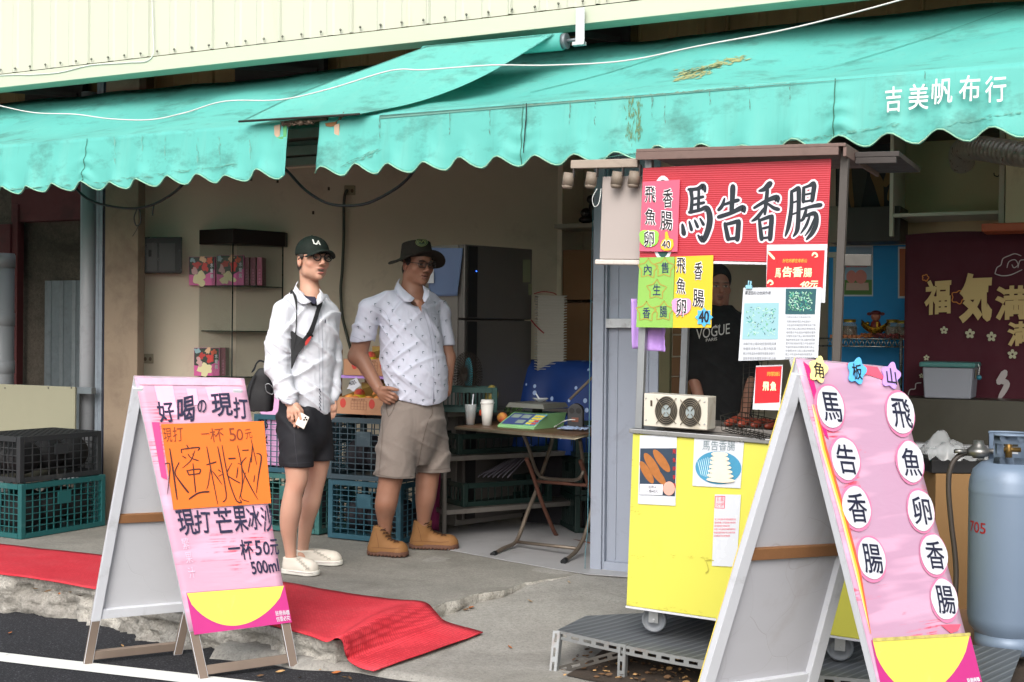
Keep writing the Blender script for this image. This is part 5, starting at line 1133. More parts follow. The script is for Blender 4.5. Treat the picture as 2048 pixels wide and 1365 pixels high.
gift(378, 571, 0, 1, 'pink fruit gift box, left one on the top glass shelf'); gift(433, 571, 0, 1.05, 'pink fruit gift box, right one facing out on the top glass shelf'); gift(388, 752, 0, .98, 'pink fruit gift box standing alone on the lowest glass shelf')
for k, x in enumerate((488, 501, 514, 441)):
    y = 571 if k < 3 else 752; plG = Pl(PD(x, y, 8.69), PD(x, y, 8.69)+R0, PD(x, y, 8.69)+np.array([0, 0, 1.])); q = [plG.at(x, y), plG.at(x+10, y), plG.at(x+10, y-56), plG.at(x, y-56)]; bk2 = F0*.14; b = B(); b.hexa([q[0], q[1], q[1]+bk2, q[0]+bk2, q[3], q[2], q[2]+bk2, q[3]+bk2])
    t = thing('gift_box', ['dark pink box seen by its spine, nearest the two pictured boxes', 'dark pink box seen by its spine, middle of three', 'dark pink box seen by its spine, furthest right of three', 'dark pink box spine beside the lone box on the lowest shelf'][k], 'gift box', tuple(q[0]), group='gift boxes in the glass cabinet'); b.build('box', m_gd, t, world=True, fix=True)
    b = B()
    for j, c in enumerate('水蜜桃禮盒'): ptext(b, plG, c, (x+3, y-28+j*6), (x+7.5, y-28+j*6), (x+3, y-33+j*6), bold=.02, lift=.0015)
    b.build('lettering', PAINT('spine_ink', '#b56a8c', .5), t, world=True)
# dark glossy box on the wall, sockets, cable
def wallpt(x, y, off=0):      # point on the slanted wall
    d = ray(x, y); n = np.array([1, -1, 0])/sqrt(2); p0 = np.array([-5.99, 6.70, 0]); t = ((p0-CAM)@n)/(d@n); return CAM+d*t+n*off
wn = np.array([1, -1, 0])/sqrt(2)
def wallbox(name, x0, y0, x1, y1, th, mat, lab, cat, extra=None, bevel=.003):
    q = [wallpt(x0, y1, .002), wallpt(x1, y1, .002), wallpt(x1, y0, .002), wallpt(x0, y0, .002)]; b = B(); b.hexa([q[0], q[1], q[1]+wn*th, q[0]+wn*th, q[3], q[2], q[2]+wn*th, q[3]+wn*th])
    t = thing(name, lab, cat, tuple(q[0])); b.build('casing', mat, t, world=True, fix=True, bevel=bevel); return t, Pl(q[0]+wn*th, q[1]+wn*th, q[3]+wn*th)
t, pw = wallbox('meter_box', 287, 477, 362, 548, .12, M('glossy_dark', '#141617', .3, 0, .1, 5), 'dark glossy meter box on the wall left of the glass cabinet', 'meter box')
zone(pw, rect(293, 487, 314, 543), 'window', GLASS('meter_glass', '#1c1e1e', .95, .3), t, .001, .002); zone(pw, rect(318, 487, 350, 543), 'window', MATS['meter_glass'], t, .001, .002); zone(pw, rect(297, 500, 303, 514), 'switch', PAINT('switch_black', '#0c0c0c', .4), t, .004, .004)
m_plate = M('ivory_plate', '#9a927a', .5, 0, .05, 6, dirt='#6b6049', df=.2)
for k, (x0, y0, x1, y1, l) in enumerate([(284, 708, 307, 727, 'ivory double socket low on the wall near the pillar'), (688, 372, 710, 391, 'ivory socket high on the inner wall with a plug and grey cable')]):
    t, pw = wallbox('wall_socket', x0, y0, x1, y1, .012, m_plate, l, 'socket', bevel=.002)
    for cx in ((x0+x1)/2-5, (x0+x1)/2+5): zone(pw, ell(cx, (y0+y1)/2+1, 3, 4, 0, 12), 'outlet', PAINT('outlet_brown', '#5b4a35', .5), t, .001, .002)
wire('cable', [wallpt(*p, .03) for p in [(693, 381), (688, 392), (686, 420), (686, 470), (683, 540), (680, 580), (683, 630), (690, 662), (700, 700)]], .011, M('grey_green_cable', '#3f443c', .6), 'thick grey green cable running down the wall from the high socket')
for k, (x, y) in enumerate(((501, 359), (554, 363), (656, 378), (625, 426))):
    p = wallpt(x, y, .001); b = B(); b.box(p-np.array([.012, .004, .012]), p+np.array([.012, .004, .012])); one('wall_plug', b, M('patch_brown', '#4b4034', .8), 'dark screw plug on the inner wall, ' + ('first from the left', 'second from the left', 'beside the high socket', 'below the hanging cable')[k], 'wall plug', 'dark plugs high on the inner wall')

# ---- fridge
m_fr = M('fridge_steel', '#6a6663', .35, .6, .08, 3); m_frs = M('fridge_side', '#77736f', .5, .1, .05, 3); m_frd = PAINT('fridge_dark', '#1b1a1b', .35)
A_, C_, E_ = PD(835, 490, 8.28), PD(930, 490, 8.0), PD(1065, 492, 8.42)
ztop = PD(930, 489, 8.0)[2]; fr_ = thing('fridge', 'tall dark steel two door fridge inside the shop', 'fridge', (C_[0], C_[1], 0.007))
def col(p, z): return np.array([p[0], p[1], z])
Dk = A_+(E_-C_); dv = (E_-C_)/np.linalg.norm(E_-C_); sv_ = (A_-C_)/np.linalg.norm(A_-C_)
b = B(); ip = C_+dv*0+sv_*.06; b.hexa([col(p, .04) for p in (A_, ip, ip+(E_-C_), Dk)]+[col(p, ztop) for p in (A_, ip, ip+(E_-C_), Dk)]); b.build('cabinet', m_frs, fr_, world=True, fix=True, bevel=.006)
zs = PD(1000, 640, 8.2)[2]
for z0, z1 in ((.08, zs-.004), (zs+.004, ztop)):
    q = C_+sv_*.055; b = B(); b.hexa([col(p, z0) for p in (q, C_, E_, q+(E_-C_))]+[col(p, z1) for p in (q, C_, E_, q+(E_-C_))]); d_ = b.build('door', m_fr, fr_, world=True, fix=True, bevel=.006)
    nrm_ = np.cross(dv, [0, 0, 1]); nrm_ = nrm_ if nrm_@(CAM-C_) > 0 else -nrm_; b = B(); q0, q1 = C_+nrm_*.002+dv*.02, C_+nrm_*.002+dv*.10; b.hexa([col(q0, z0+.01), col(q1, z0+.01), col(q1+nrm_*.01, z0+.01), col(q0+nrm_*.01, z0+.01), col(q0, z1-.01), col(q1, z1-.01), col(q1+nrm_*.01, z1-.01), col(q0+nrm_*.01, z1-.01)]); b.build('handle_strip', m_frd, fr_, world=True, fix=True)
plD = Pl(C_, E_, C_+np.array([0, 0, 1.])); zone(plD, rect(1045, 520, 1060, 565), 'energy_label', PAINT('energy_paper', '#75795f', .6, .2), fr_, .003, .001); zone(plD, rect(1056, 568, 1063, 590), 'energy_label', MATS['energy_paper'], fr_, .003, .001)
b = B(); ptext(b, plD, 'HITEC', (1048, 511), (1061, 511), (1048, 508), lift=.003) if False else None
b = B(); p = plD.at(950, 543, .014); b.ball(p, .0035, 8, 6); o = b.build('status_lamp', M('blue_led', '#2f66ff', .3, 0, 0, 5, 0, emit=4.0), fr_, world=True)
# cloth on its side
plE = Pl(A_, C_, A_+np.array([0, 0, 1.])); b = B(); G = []
for i in range(16):
    v = i/15; G.append([plE.at(862+66*u-8*v*(u > .6)*(u-.6)*2.5-2*v, 496+1*u+98*v-3*u*v, .012+.006*sin(u*6+v)*v+.004*nz(u*3, v*3)) for u in np.linspace(0, 1, 16)])
b.grid(G, back=(0, .002, 0)); tw = thing('hanging_cloth', 'dusty blue cloth taped to the side of the fridge', 'cloth', tuple(plE.at(895, 594))); b.build('cloth', M('dusty_blue_cloth', '#66789c', .8, 0, .06, 5, .1), tw, world=True, fix=True); zone(plE, rect(855, 539, 874, 567), 'white_tag', m_white, tw, .03, .001)

# ---- trays, cartons and shelf in the corner
m_tray = M('white_tray', '#b9b6ad', .5, 0, .05, 9)
NUM = 'one two three four five six seven eight nine ten eleven twelve thirteen fourteen fifteen sixteen seventeen eighteen nineteen twenty twenty-one twenty-two twenty-three twenty-four twenty-five twenty-six twenty-seven twenty-eight'.split(); tr0 = None; nT = 28; top_, bot_ = PD(1100, 600, 8.45), PD(1100, 745, 8.45)
b = B(); w, d, hh = .20, .17, .032
b.lathe([(0, .004), (.115, .004), (.13, .02), (.150, .022), (.152, .026), (.13, .026), (.12, .010), (0, .009)], n=4, sm=False); b.xf(Matrix.Rotation(pi/4+radians(26), 4, 'Z'))
for k in range(nT):
    z = bot_[2]+(top_[2]-bot_[2])*k/(nT-1)
    if tr0 is None: tr0 = b.build('foam_tray', m_tray); o = tr0
    else: o = tr0.copy(); COL.objects.link(o)
    o.location = (bot_[0]+.004*nz(k*1.3), bot_[1]+.004*nz(k*2.1), z); tag(o, 'white foam tray, number %s from the bottom of the stack beside the fridge' % NUM[k] if k < nT-1 else 'topmost white foam tray tied with a red string beside the fridge', 'tray', 'white foam trays stacked beside the fridge')
wire('string', [PD(*p, 8.30) for p in [(1068, 588), (1085, 584), (1105, 586), (1113, 590)]], .004, PAINT('red_string', '#8c2f32', .7), 'red string tied over the top of the white tray stack', 'string')
wire('string', [PD(*p, 8.30) for p in [(1062, 640), (1070, 650), (1080, 660), (1088, 667)]], .005, MATS['red_string'], 'loose red string end hanging beside the white tray stack', 'string')
# table with dotted cloth
tcl = thing('cloth_covered_stack', 'stack of goods under a blue plastic sheet with white dots', 'covered stack', (-3.5, 7.6, 0.007)); b = B(); G = []
p0, p1 = PY(1035, 728, 7.6), PY(1215, 720, 7.6)
prof = [(7.95, 1.10), (7.75, 1.105), (7.6, 1.10), (7.56, 1.05), (7.53, .95), (7.50, .8), (7.47, .65), (7.45, .5)]
for (y, z) in prof:
    row = []
    for u in np.linspace(0, 1, 40):
        x = p0[0]+(p1[0]-p0[0])*u; dn = max(0, 1.08-z); x -= dn*.22*(1-u)**3; row.append((x, y+.03*dn*2*sin(u*17+sin(u*5))*1.2, z+.004*nz(u*6)))
    G.append(row)
b.grid(G, back=(0, .003, -.003))
mb = NB('dotted_blue_sheet'); mb.set(.55, 0, .3); vv = mb.n('ShaderNodeTexVoronoi'); vv.inputs['Scale'].default_value = 15; vv.inputs['Randomness'].default_value = .7; mb.l(mb.mapped((1, .35, .8)), vv.inputs['Vector']); mb.base(mb.mix(mb.ramp(vv.outputs['Distance'], .17, .2, (1, 1, 1, 1), (0, 0, 0, 1)), mb.mix(mb.noise(6, 4), C('#163c82'), C('#0f2a62')), C('#9db4dc'))); mb.p.inputs['Alpha'].default_value = 1
b.build('plastic_sheet', mb.m, tcl, world=True, fix=True)
b = B(); b.box((p0[0]+.03, 7.62, .007), (p1[0], 7.93, 1.09)); b.build('goods', m_bagd, tcl, world=True)
# cartons behind (recess)
m_ctn = M('stored_carton', '#8a6749', .8, 0, .1, 5); k = 0  # one brown cardboard colour for all the stored boxes
for x0, y0, x1, y1, Y, l in [(1112, 497, 1300, 600, 8.72, 'large brown carton at eye height behind the folded door'), (1112, 606, 1300, 725, 8.74, 'large brown carton lower down behind the folded door'), (1345, 640, 1382, 668, 7.9, 'topmost brown carton seen through the cart window'), (1345, 672, 1384, 712, 7.9, 'second brown carton seen through the cart window'), (1342, 716, 1386, 752, 7.9, 'third brown carton seen through the cart window'), (1342, 756, 1388, 800, 7.9, 'lowest brown carton seen through the cart window')]:
    a, c = PY(x0, y1, Y), PY(x1, y0, Y); b = B(); b.box((a[0], Y, a[2]), (c[0], Y+.3, c[2])); one('carton', b, m_ctn, l, 'carton', 'brown cartons stored at the back', bevel=.004)
a, c = PY(1292, 1000, 7.4), PY(1341, 560, 7.4); b = B(); b.box((a[0], 7.4, .007), (c[0], 7.44, 1.55)); one('cream_board', b, M('cream_board', '#8d8463', .7), 'upright cream board seen through the cart window', 'board')
wire('cable', [PY(*p, 7.35) for p in [(1290, 690), (1298, 730), (1308, 765), (1315, 790)]], .005, PAINT('green_string', '#35503a', .6), 'dark green string hanging across the cream board')
a, c = PY(1114, 458, 8.6), PY(1300, 450, 8.6); b = B(); b.box((a[0], 8.55, a[2]), (c[0], 8.9, a[2]+.03)); one('wall_shelf', b, M('white_shelf', '#9b9789', .6), 'white shelf in the dim corner behind the folded door', 'shelf')
b = B(); p = PY(1172, 448, 8.6); b.ball(p+np.array([0, 0, .03]), (.06, .04, .03)); b.ball(p+np.array([0, 0, .08]), (.045, .035, .04)); b.ball(p+np.array([.07, 0, .12]), (.05, .03, .10)); b.ball(p+np.array([.04, 0, .18]), (.035, .03, .035)); one('ornament', b, M('black_ornament', '#141210', .3), 'black carved ornament on the white corner shelf', 'ornament')
# ---- steel rack with crates
rk = thing('steel_rack', 'low steel rack of two shelves behind the folding table', 'rack', (-3.5, 7.1, .007)); m_rk = M('rack_steel', '#74706b', .45, .6, .15, 8, dirt='#4d453c', df=.3)
fa, fb_ = PZ(888, 1085, 0), PZ(1164, 1060, 0); fb_ = np.array([-3.25, 7.52, 0]); side_ = np.array([-.30, .26, 0])
for p in (fa, fb_, fa+side_, fb_+side_): b = B(); b.cyl((p[0], p[1], .007), (p[0], p[1], .80), .014, n=10); b.build('leg', m_rk, rk, world=True)
for z in (PD(900, 1027, 7.55)[2], PD(900, 918, 7.55)[2], .80):
    b = B(); q = [fa, fb_, fb_+side_, fa+side_]; b.hexa([col(p, z-.03) for p in q]+[col(p, z) for p in q]); b.build('shelf', m_rk, rk, world=True, fix=True, bevel=.003)
ang = math.atan2((fb_-fa)[1], (fb_-fa)[0]); mid = (fa+fb_+side_)/2; zA, zB = PD(900, 1027, 7.55)[2]+.001, PD(900, 918, 7.55)[2]+.001
crate('plastic_crate', .66, .30, .15, 12, 5, 1, [m_ck], 'dark green crate on the lowest shelf of the steel rack', (mid[0]-.03, mid[1]-.03, zA), ang, 'dark green crates behind the folding table', False)
crate('plastic_crate', .74, .30, .13, 12, 5, 1, [m_ck], 'dark green crate on the upper shelf of the steel rack', (mid[0]-.03, mid[1]-.03, zB), ang, 'dark green crates behind the folding table', False)
b = B(); r = random.Random(2); pq = fa*.62+fb_*.38+side_*.3
for k in range(7):
    a = .5+.08*k; o_ = pq+np.array([.03*k-.10, .01*k, zA+.16]); u = np.array([cos(ang), sin(ang), 0]); b.grid([[o_+u*(.22*s_)+np.array([0, 0, .12*s_*a*1.6+.01*nz(s_*3, k)])+np.array([-.01, .02, 0])*v*4 for s_ in np.linspace(0, 1, 6)] for v in (0, 1, 2)], back=(0, 0, .004))
one('paper_bags', b, M('bag_paper', '#6f6a74', .7, 0, .1, 10), 'folded stack of grey lilac paper bags on the rack', 'paper bags')
for k, (x, y) in enumerate([(-3.42, 7.86), (-3.42, 7.86), (-3.42, 7.86)]):
    crate('plastic_crate', .50, .40, .24, 12, 8, 1, [m_ck], ['dark green crate on the floor right of the rack, lowest of three', 'dark green crate right of the rack, middle of three', 'dark green crate right of the rack, topmost of three'][k], (-3.15, 7.66, .008+.242*k), radians(40), 'dark green crates behind the folding table')
b = B(); p = PD(1090, 866, 7.7); b.box(p+np.array([-.10, -.1, -.004]), p+np.array([.16, .1, .012])); one('yellow_tray', b, PAINT('yellow_plastic', '#c5a51e', .4), 'yellow plastic tray on the crates under the folding table', 'tray')
b = B(); q0, q1 = PY(871, 950, 6.9), PY(902, 950, 6.9); G = []
for i in range(14):
    z = .80-.75*i/13; G.append([(q0[0]+(q1[0]-q0[0])*u+.015*nz(i*.5, u)-.03*i/13*(1-u), 6.75+.02*sin(u*7+i*.2), z) for u in np.linspace(0, 1, 10)])
b.grid(G, back=(0, .002, 0)); one('cloth', b, M('maroon_cloth', '#6d1c45', .85, 0, .12, 8), 'maroon cloth strip hanging beside the rack behind the man in the hat', 'cloth')
# basket, fan on the rack
tb2 = crate('plastic_basket', .36, .26, .155, 12, 8, 1, [M('basket_green', '#0c3b37', .45, 0, .1, 8)], 'dark green plastic basket on the rack beside the man in the hat', (*(PD(935, 790, 7.75)[:2]), .80), radians(30), None, False); tb2['category'] = 'basket'
b = B(); c = PD(935, 748, 7.9); 
fan = thing('standing_fan', 'small fan with teal blades and a dusty cage behind the basket', 'fan', (c[0], c[1], .80)); m_fg = M('dusty_cage', '#3a322b', .8, 0, .2, 20)
for k in range(22):
    a = pi*k/22; pts = [c+np.array([cos(a)*.105*sin(t)*1.0, .045*cos(t)*1.2, sin(a)*.14*sin(t)]) for t in np.linspace(0, pi, 9)]; b.tube(pts, .0022, 4); pts = [c+np.array([-cos(a)*.105*sin(t), .045*cos(t)*1.2, -sin(a)*.14*sin(t)]) for t in np.linspace(0, pi, 9)]; b.tube(pts, .0022, 4)
b.build('cage', m_fg, fan, world=True)
b = B(); b.ball(c+np.array([.012, -.01, .0]), (.032, .01, .105)); b.build('blade', PAINT('teal_blade', '#2a8fa0', .4), fan, world=True); b = B(); b.ball(c+np.array([-.03, .05, 0]), (.05, .06, .06)); b.cyl((c[0], c[1]+.05, .80), (c[0], c[1]+.05, c[2]), .02); b.build('motor', m_fg, fan, world=True)
b = B(); p = PD(983, 790, 7.7); b.ball(p, (.045, .04, .055), 10, 8); b.v = [tuple(np.array(v)+.012*np.array([nz(*[c_*25 for c_ in v]), 0, nz(v[0]*30, v[2]*30)])) for v in b.v]; one('plastic_bag', b, GLASS('yellow_bag', '#a89650', .75, .3), 'crumpled yellowish plastic bag beside the green basket', 'plastic bag')

# ---- folding table
tb = thing('folding_table', 'folding table with a worn brown top and rusty tubular legs', 'table', (-3.1, 6.6, .007))
q = [PZ(913, 853, .735), PZ(1150, 872, .735), PZ(1150, 872, .735)+np.array([-.02, .62, 0]), PZ(913, 853, .735)+np.array([-.02, .62, 0])]
b = B(); b.hexa([p-(0, 0, .022) for p in q]+q); b.build('table_top', M('worn_brown_top', '#5b4330', .45, 0, .2, 10, .1, dirt='#8a7358', df=.3), tb, world=True, fix=True, bevel=.006)
b = B(); e = .012; cq = sum(q)/4; pts = [p+(p-cq)/np.linalg.norm(p-cq)*.004-(0, 0, .011) for p in q]; b.tube(pts+[pts[0]], .0095, 8); b.build('metal_edge', M('worn_chrome', '#8b8371', .35, .7, .2, 20, dirt='#5f4630', df=.35), tb, world=True)
m_tubeg = M('grey_tube', '#6d645a', .45, .5, .2, 20, .1, dirt='#5c3b28', df=.35); m_tuber = M('rust_tube', '#623f33', .7, .2, .2, 20, .2, 60)
def leg(pts, X, mat, name='leg', r=.0125):
    P = cr([PX(*p, X) for p in pts], 6); b = B(); b.tube(P, r, 10); return b.build(name, mat, tb, world=True)
for X, dx, dy in ((-3.31, 0, 0), (-2.85, 140, 14)):
    if dx == 0: lA = leg([(986, 1110), (1005, 1098), (1030, 1086), (1042, 1062), (1055, 1025), (1071, 985), (1088, 935), (1099, 900), (1105, 878)], X, m_tubeg); ft = PX(986, 1110, X); nx_ = PX(1005, 1098, X)
    else: lA = leg([(1127, 1124), (1150, 1105), (1166, 1080), (1176, 1050), (1188, 1000), (1205, 940), (1222, 890)], X, m_tubeg); ft = PX(1127, 1124, X); nx_ = PX(1150, 1105, X)
    b = B(); d = (nx_-ft)/np.linalg.norm(nx_-ft); b.cyl(ft-d*.008, ft+d*.03, .0165, n=12); b.build('foot_cap', m_blk, lA, world=False) if False else b.build('foot_cap', m_blk, tb, world=True)
leg([(1053, 918), (1064, 945), (1082, 1000), (1098, 1040), (1112, 1070), (1125, 1083), (1152, 1091)], -3.285, m_tuber); leg([(1161, 922), (1172, 955), (1190, 1010), (1210, 1060), (1240, 1085)], -2.875, m_tuber)
b = B(); b.tube(cr([PX(1047, 870, -3.285), PX(1056, 892, -3.285), PX(1066, 925, -3.285), PX(1076, 948, -3.28), PX(1090, 957, -3.24), PX(1125, 960, -3.07), PX(1152, 960, -2.93), PX(1164, 950, -2.88), PX(1166, 930, -2.88), PX(1160, 880, -2.88)], 6), .011, 10); b.build('support_loop', m_tubeg, tb, world=True)
for a, c, m_ in ((PX(1071, 963, -3.285), PX(1175, 971, -2.87), m_tuber), (PX(1032, 1084, -3.31), PX(1158, 1098, -2.85), m_tubeg), (PX(1114, 1076, -3.285), PX(1205, 1092, -2.875), m_tuber)): b = B(); b.cyl(a, c, .010, n=10); b.build('crossbar', m_, tb, world=True)
# on the table
zt_ = .735
def onT(x, y): return PZ(x, y, zt_)
p = onT(941, 850); s_ = 2500/ray(941, 850)[1]; r_ = .037
t = thing('iced_drink', 'clear plastic cup of iced brown drink with a straw on the table', 'cup', tuple(p)); b = B(); b.lathe([(0, .001), (.026, .001), (.036, .118), (.039, .121), (.0365, .121), (.0345, .116), (.025, .004), (0, .004)], n=24); b.build('cup', GLASS('clear_plastic', '#cfd4d6', .38, .08), t); b = B(); b.lathe([(0, .006), (.0245, .006), (.027, .045), (0, .046)], n=20); b.build('drink', M('milky_drink', '#8f6a52', .5), t)
for k in range(7): b = B(); a = k*1.3; b.box((.012*cos(a)-.008, .012*sin(a)-.008, .045+.008*(k % 4)), (.012*cos(a)+.008, .012*sin(a)+.008, .06+.008*(k % 4))); b.build('ice_cube', GLASS('ice', '#b9b0a8', .5, .15), t)
b = B(); b.cyl((0, 0, .01), (.018, 0, .185), .0042, n=8); b.build('straw', m_white, t)
p = onT(974, 851); t = thing('paper_cup', 'white paper cup with a white lid beside the iced drink', 'cup', tuple(p)); b = B(); b.lathe([(0, 0), (.028, 0), (.039, .132), (0, .133)], n=28); b.build('cup', M('white_card_cup', '#cfcdc8', .45, 0, .03, 5), t); b = B(); b.lathe([(.0395, .128), (.0425, .130), (.0425, .138), (.038, .140), (.037, .152), (.035, .154), (0, .151)], n=28); b.build('lid', M('white_lid', '#d9d8d4', .35), t)
b = B(); b.tube([(-.036+.0, -.018+.006*cos(a), .075+.016*sin(a)) for a in np.linspace(0, 2*pi, 12)], .0025, 5); b.build('orange_mark', PAINT('orange_mark', '#c9481f', .5), t)
b = B(); p = onT(1008, 845)+np.array([0, .12, 0])
for k in range(26): a = k*2.4; c = p+np.array([.05*cos(a)*(.3+k/26), .04*sin(a), .02+.075*((k*7) % 13)/13]); b.cur = k % 2; b.add([c, c+np.array([.02, .004, .012]), c+np.array([.03, 0, .03]), c+np.array([.006, -.004, .02])], [(0, 1, 2, 3)], False)
o = B(); one('leafy_greens', b, [M('leaf_green', '#3c5a2a', .6), M('leaf_green2', '#20351b', .6)], 'small bunch of green leaves behind the weighing scale', 'greens')
p = onT(997, 848)+np.array([0, .05, .034]); b = B(); b.ball(p, .033); one('peach', b, m_peach, 'single peach on the table between paper cup and scale', 'peach')
sc = thing('weighing_scale', 'pale green electronic weighing scale with a metal pan', 'scale', tuple(onT(1060, 856))); m_sg = M('scale_green', '#7fb07a', .4, 0, .05, 6, dirt='#5d7c58', df=.2)
q0, q1 = onT(995, 855), onT(1068, 860); u = (q1-q0)/np.linalg.norm(q1-q0); v = np.array([-u[1], u[0], 0]); Ls = np.linalg.norm(q1-q0); z = np.array([0, 0, 1.])
b = B(); b.hexa([q0, q1, q1+v*.30, q0+v*.30+u*.02, q0+z*.014+u*.0, q1+z*.014, q1+v*.30+z*.095+u*.0, q0+v*.30+z*.095+u*.03]); A1, B1 = q0+z*.014, q1+z*.014; A2, B2 = q0+u*.045+v*.10+z*.088, q1+u*.02+v*.10+z*.088
b = B(); b.add([q0, q1, q1+v*.3, q0+v*.3, A1, B1, B2, A2, B2+v*.2, A2+v*.2], [(0, 3, 2, 1), (0, 1, 5, 4), (4, 5, 6, 7), (7, 6, 8, 9), (2, 3, 9, 8), (1, 2, 8, 6, 5), (0, 4, 7, 9, 3)], False); b.build('body', m_sg, sc, world=True, fix=True, bevel=.003)
plK = Pl(A1, B1, A2); E1 = (A2-A1); F1 = B1-A1
def kq(a0_, b0_, a1_, b1_, o_=.001): n_ = plK.n; return [A1+F1*a+E1*b__+n_*o_ for a, b__ in ((a0_, b0_), (a1_, b0_), (a1_, b1_), (a0_, b1_))]
b = B(); b.poly(kq(.05, .1, .66, .92), plK.n*.0008); b.build('display_panel', PAINT('panel_blue', '#3c4a78', .4), sc, world=True, fix=True)
for a0_, b0_ in ((.10, .58), (.38, .58), (.38, .2)): b = B(); b.poly(kq(a0_, b0_, a0_+.22, b0_+.24, .002), plK.n*.0008); b.build('display', PAINT('lcd', '#7f8f86', .3), sc, world=True, fix=True)
b = B(); b.poly(kq(.68, .1, .97, .92), plK.n*.0008); b.build('keypad', PAINT('key_panel', '#4a80a0', .4), sc, world=True, fix=True)
for i in range(4):
    for j in range(4): b = B(); b.poly(kq(.70+.065*i, .16+.18*j, .70+.065*i+.05, .16+.18*j+.12, .002), plK.n*.002); b.build('key', PAINT('key_yellow', '#d6c23c', .5) if i < 2 or j > 1 else PAINT('key_red', '#c04a3c', .5), sc, world=True, fix=True)
b = B(); c0 = (A2+B2)/2+v*.07+z*.03; hu, hv = u*Ls*.52, v*.13; b.add([c0-hu-hv+z*0, c0+hu-hv, c0+hu+hv, c0-hu+hv, c0-hu*.9-hv*.9+z*.028, c0+hu*.9-hv*.9+z*.028, c0+hu*.9+hv*.9+z*.028, c0-hu*.9+hv*.9+z*.028], [(0, 3, 2, 1), (4, 5, 6, 7), (0, 1, 5, 4), (1, 2, 6, 5), (2, 3, 7, 6), (3, 0, 4, 7)], False); b.build('pan', M('scale_pan', '#8c8c84', .35, .7, .1, 12), sc, world=True, fix=True, bevel=.003)
b = B(); b.cyl(c0+z*-.03, c0, .03); b.build('pan_support', m_blk, sc, world=True)
p = c0+z*.029+v*.03; t = thing('bowl', 'small clear plastic bowl with a spoon on the scale pan', 'bowl', tuple(p)); b = B(); b.lathe([(0, .001), (.025, .001), (.048, .022), (.05, .023), (.047, .02), (.024, .004), (0, .004)], n=24); b.build('dish', GLASS('clear_bowl', '#c9ced0', .45, .08), t); b = B(); b.cyl((0, 0, .006), (-.03, 0, .05), .004, n=6); b.build('spoon', m_white, t)
p = onT(1150, 858); t = thing('speaker', 'black oval portable speaker with two round drivers on the table', 'speaker', tuple(p)); b = B(); o_ = [(.034*cos(a), 0, .012+.0+.0) for a in (0,)]
P_ = [(-.045, 0, 0), (.045, 0, 0), (.045, 0, .10)]+[(.045*cos(a), 0, .10+.045*sin(a)) for a in np.linspace(0, pi, 12)][1:-1]+[(-.045, 0, .10)]; b.poly(P_, (0, .07, 0)); b.xf(Matrix.Rotation(YAW*.6, 4, 'Z')); b.build('casing', M('speaker_grey', '#2b2c2f', .4, 0, .1, 8), t, fix=True, bevel=.004)
for x in (-.02, .02): b = B(); b.cyl((x, -.001, .105), (x, -.004, .105), .016, n=18); b.xf(Matrix.Rotation(YAW*.6, 4, 'Z')); b.build('driver', PAINT('driver_black', '#0b0b0c', .5), t)
b = B(); b.box((-.02, -.004, .04), (.02, -.001, .065)); b.xf(Matrix.Rotation(YAW*.6, 4, 'Z')); b.build('control_panel', PAINT('panel_orange', '#6d3c2a', .5), t)
wire('cable', [PZ(1108, 855, zt_+.004), PZ(1116, 850, zt_+.02), PD(1128, 843, 7.0), PD(1140, 840, 7.0), PD(1150, 840, 6.98)], .003, m_wht, 'white charging lead plugged into the black speaker')
b = B(); p = onT(1150, 862); G = [[(p[0]-.09+.17*u, p[1]-.05+.09*v, zt_+.004+.022*abs(fbm(u*3+2, v*2, 1, 4))+.008) for u in np.linspace(0, 1, 26)] for v in np.linspace(0, 1, 14)]
b.grid(G, back=(0, 0, -.003)); one('crumpled_cloth', b, M('pale_blue_cloth', '#93a5c4', .8, 0, .15, 30), 'crumpled pale blue cloth on the table beside the folded door', 'cloth')
b = B(); b.cyl(PD(1139, 800, 7.9), PD(1185, 755, 7.9), .008, n=8); one('stick', b, M('bare_stick', '#7b6f62', .8), 'bare grey stick leaning on the dotted blue sheet', 'stick')

# ---- right hand interior
m_bl = PAINT('blue_board', '#1f8fd0', .6, .05); a, c = PY(1655, 740, 7.9), PY(1830, 490, 7.9)
b = B(); b.box((a[0], 7.90, .4), (c[0], 7.92, c[2])); one('blue_board', b, m_bl, 'bright blue display board behind the jars', 'board')
plQ = Pl((0, 7.897, 1), (1, 7.897, 1), (0, 7.897, 2))
t = pcard('poster', rect(1682, 492, 1746, 593), m_white, 'poster of two peaches on the blue board', 'poster', 0, plQ); zone(plQ, rect(1684, 495, 1744, 560), 'sky_print', PAINT('poster_sky', '#8ea9bf', .5), t, .0016); zone(plQ, rect(1684, 560, 1744, 590), 'grass_print', PAINT('poster_grass', '#4e7a35', .5), t, .0016)
zone(plQ, [(1693, 566), (1737, 566), (1738, 581), (1692, 581)], 'pedestal_print', PAINT('poster_stand', '#c9a89a', .5), t, .0026)
b = B(); b.cur = 0; stick(b, plQ, ell(1703, 554, 10, 13, 0, 18), .0036); stick(b, plQ, ell(1722, 554, 12, 14, 0, 18), .0043); b.build('peach_print', PAINT('poster_peach', '#cf7f76', .5, .15), t, world=True, fix=True)
zone(plQ, rect(1692, 527, 1734, 535), 'title_band', PAINT('poster_band', '#c25a62', .5), t, .0026); b = B(); ptext(b, plQ, '角板山水蜜桃', (1700, 534), (1727, 534), (1700, 528), bold=.02, lift=.0045); ptext(b, plQ, '水蜜桃果醬', (1690, 522), (1740, 522), (1690, 508), bold=.03, lift=.0045); b.build('lettering', m_white, t, world=True)
t = pcard('poster', rect(1796, 494, 1840, 597), m_white, 'orange poster half hidden by the maroon curtain', 'poster', 0, plQ); zone(plQ, rect(1799, 498, 1840, 593), 'orange_print', PAINT('poster_orange', '#b8623a', .5), t, .0016)
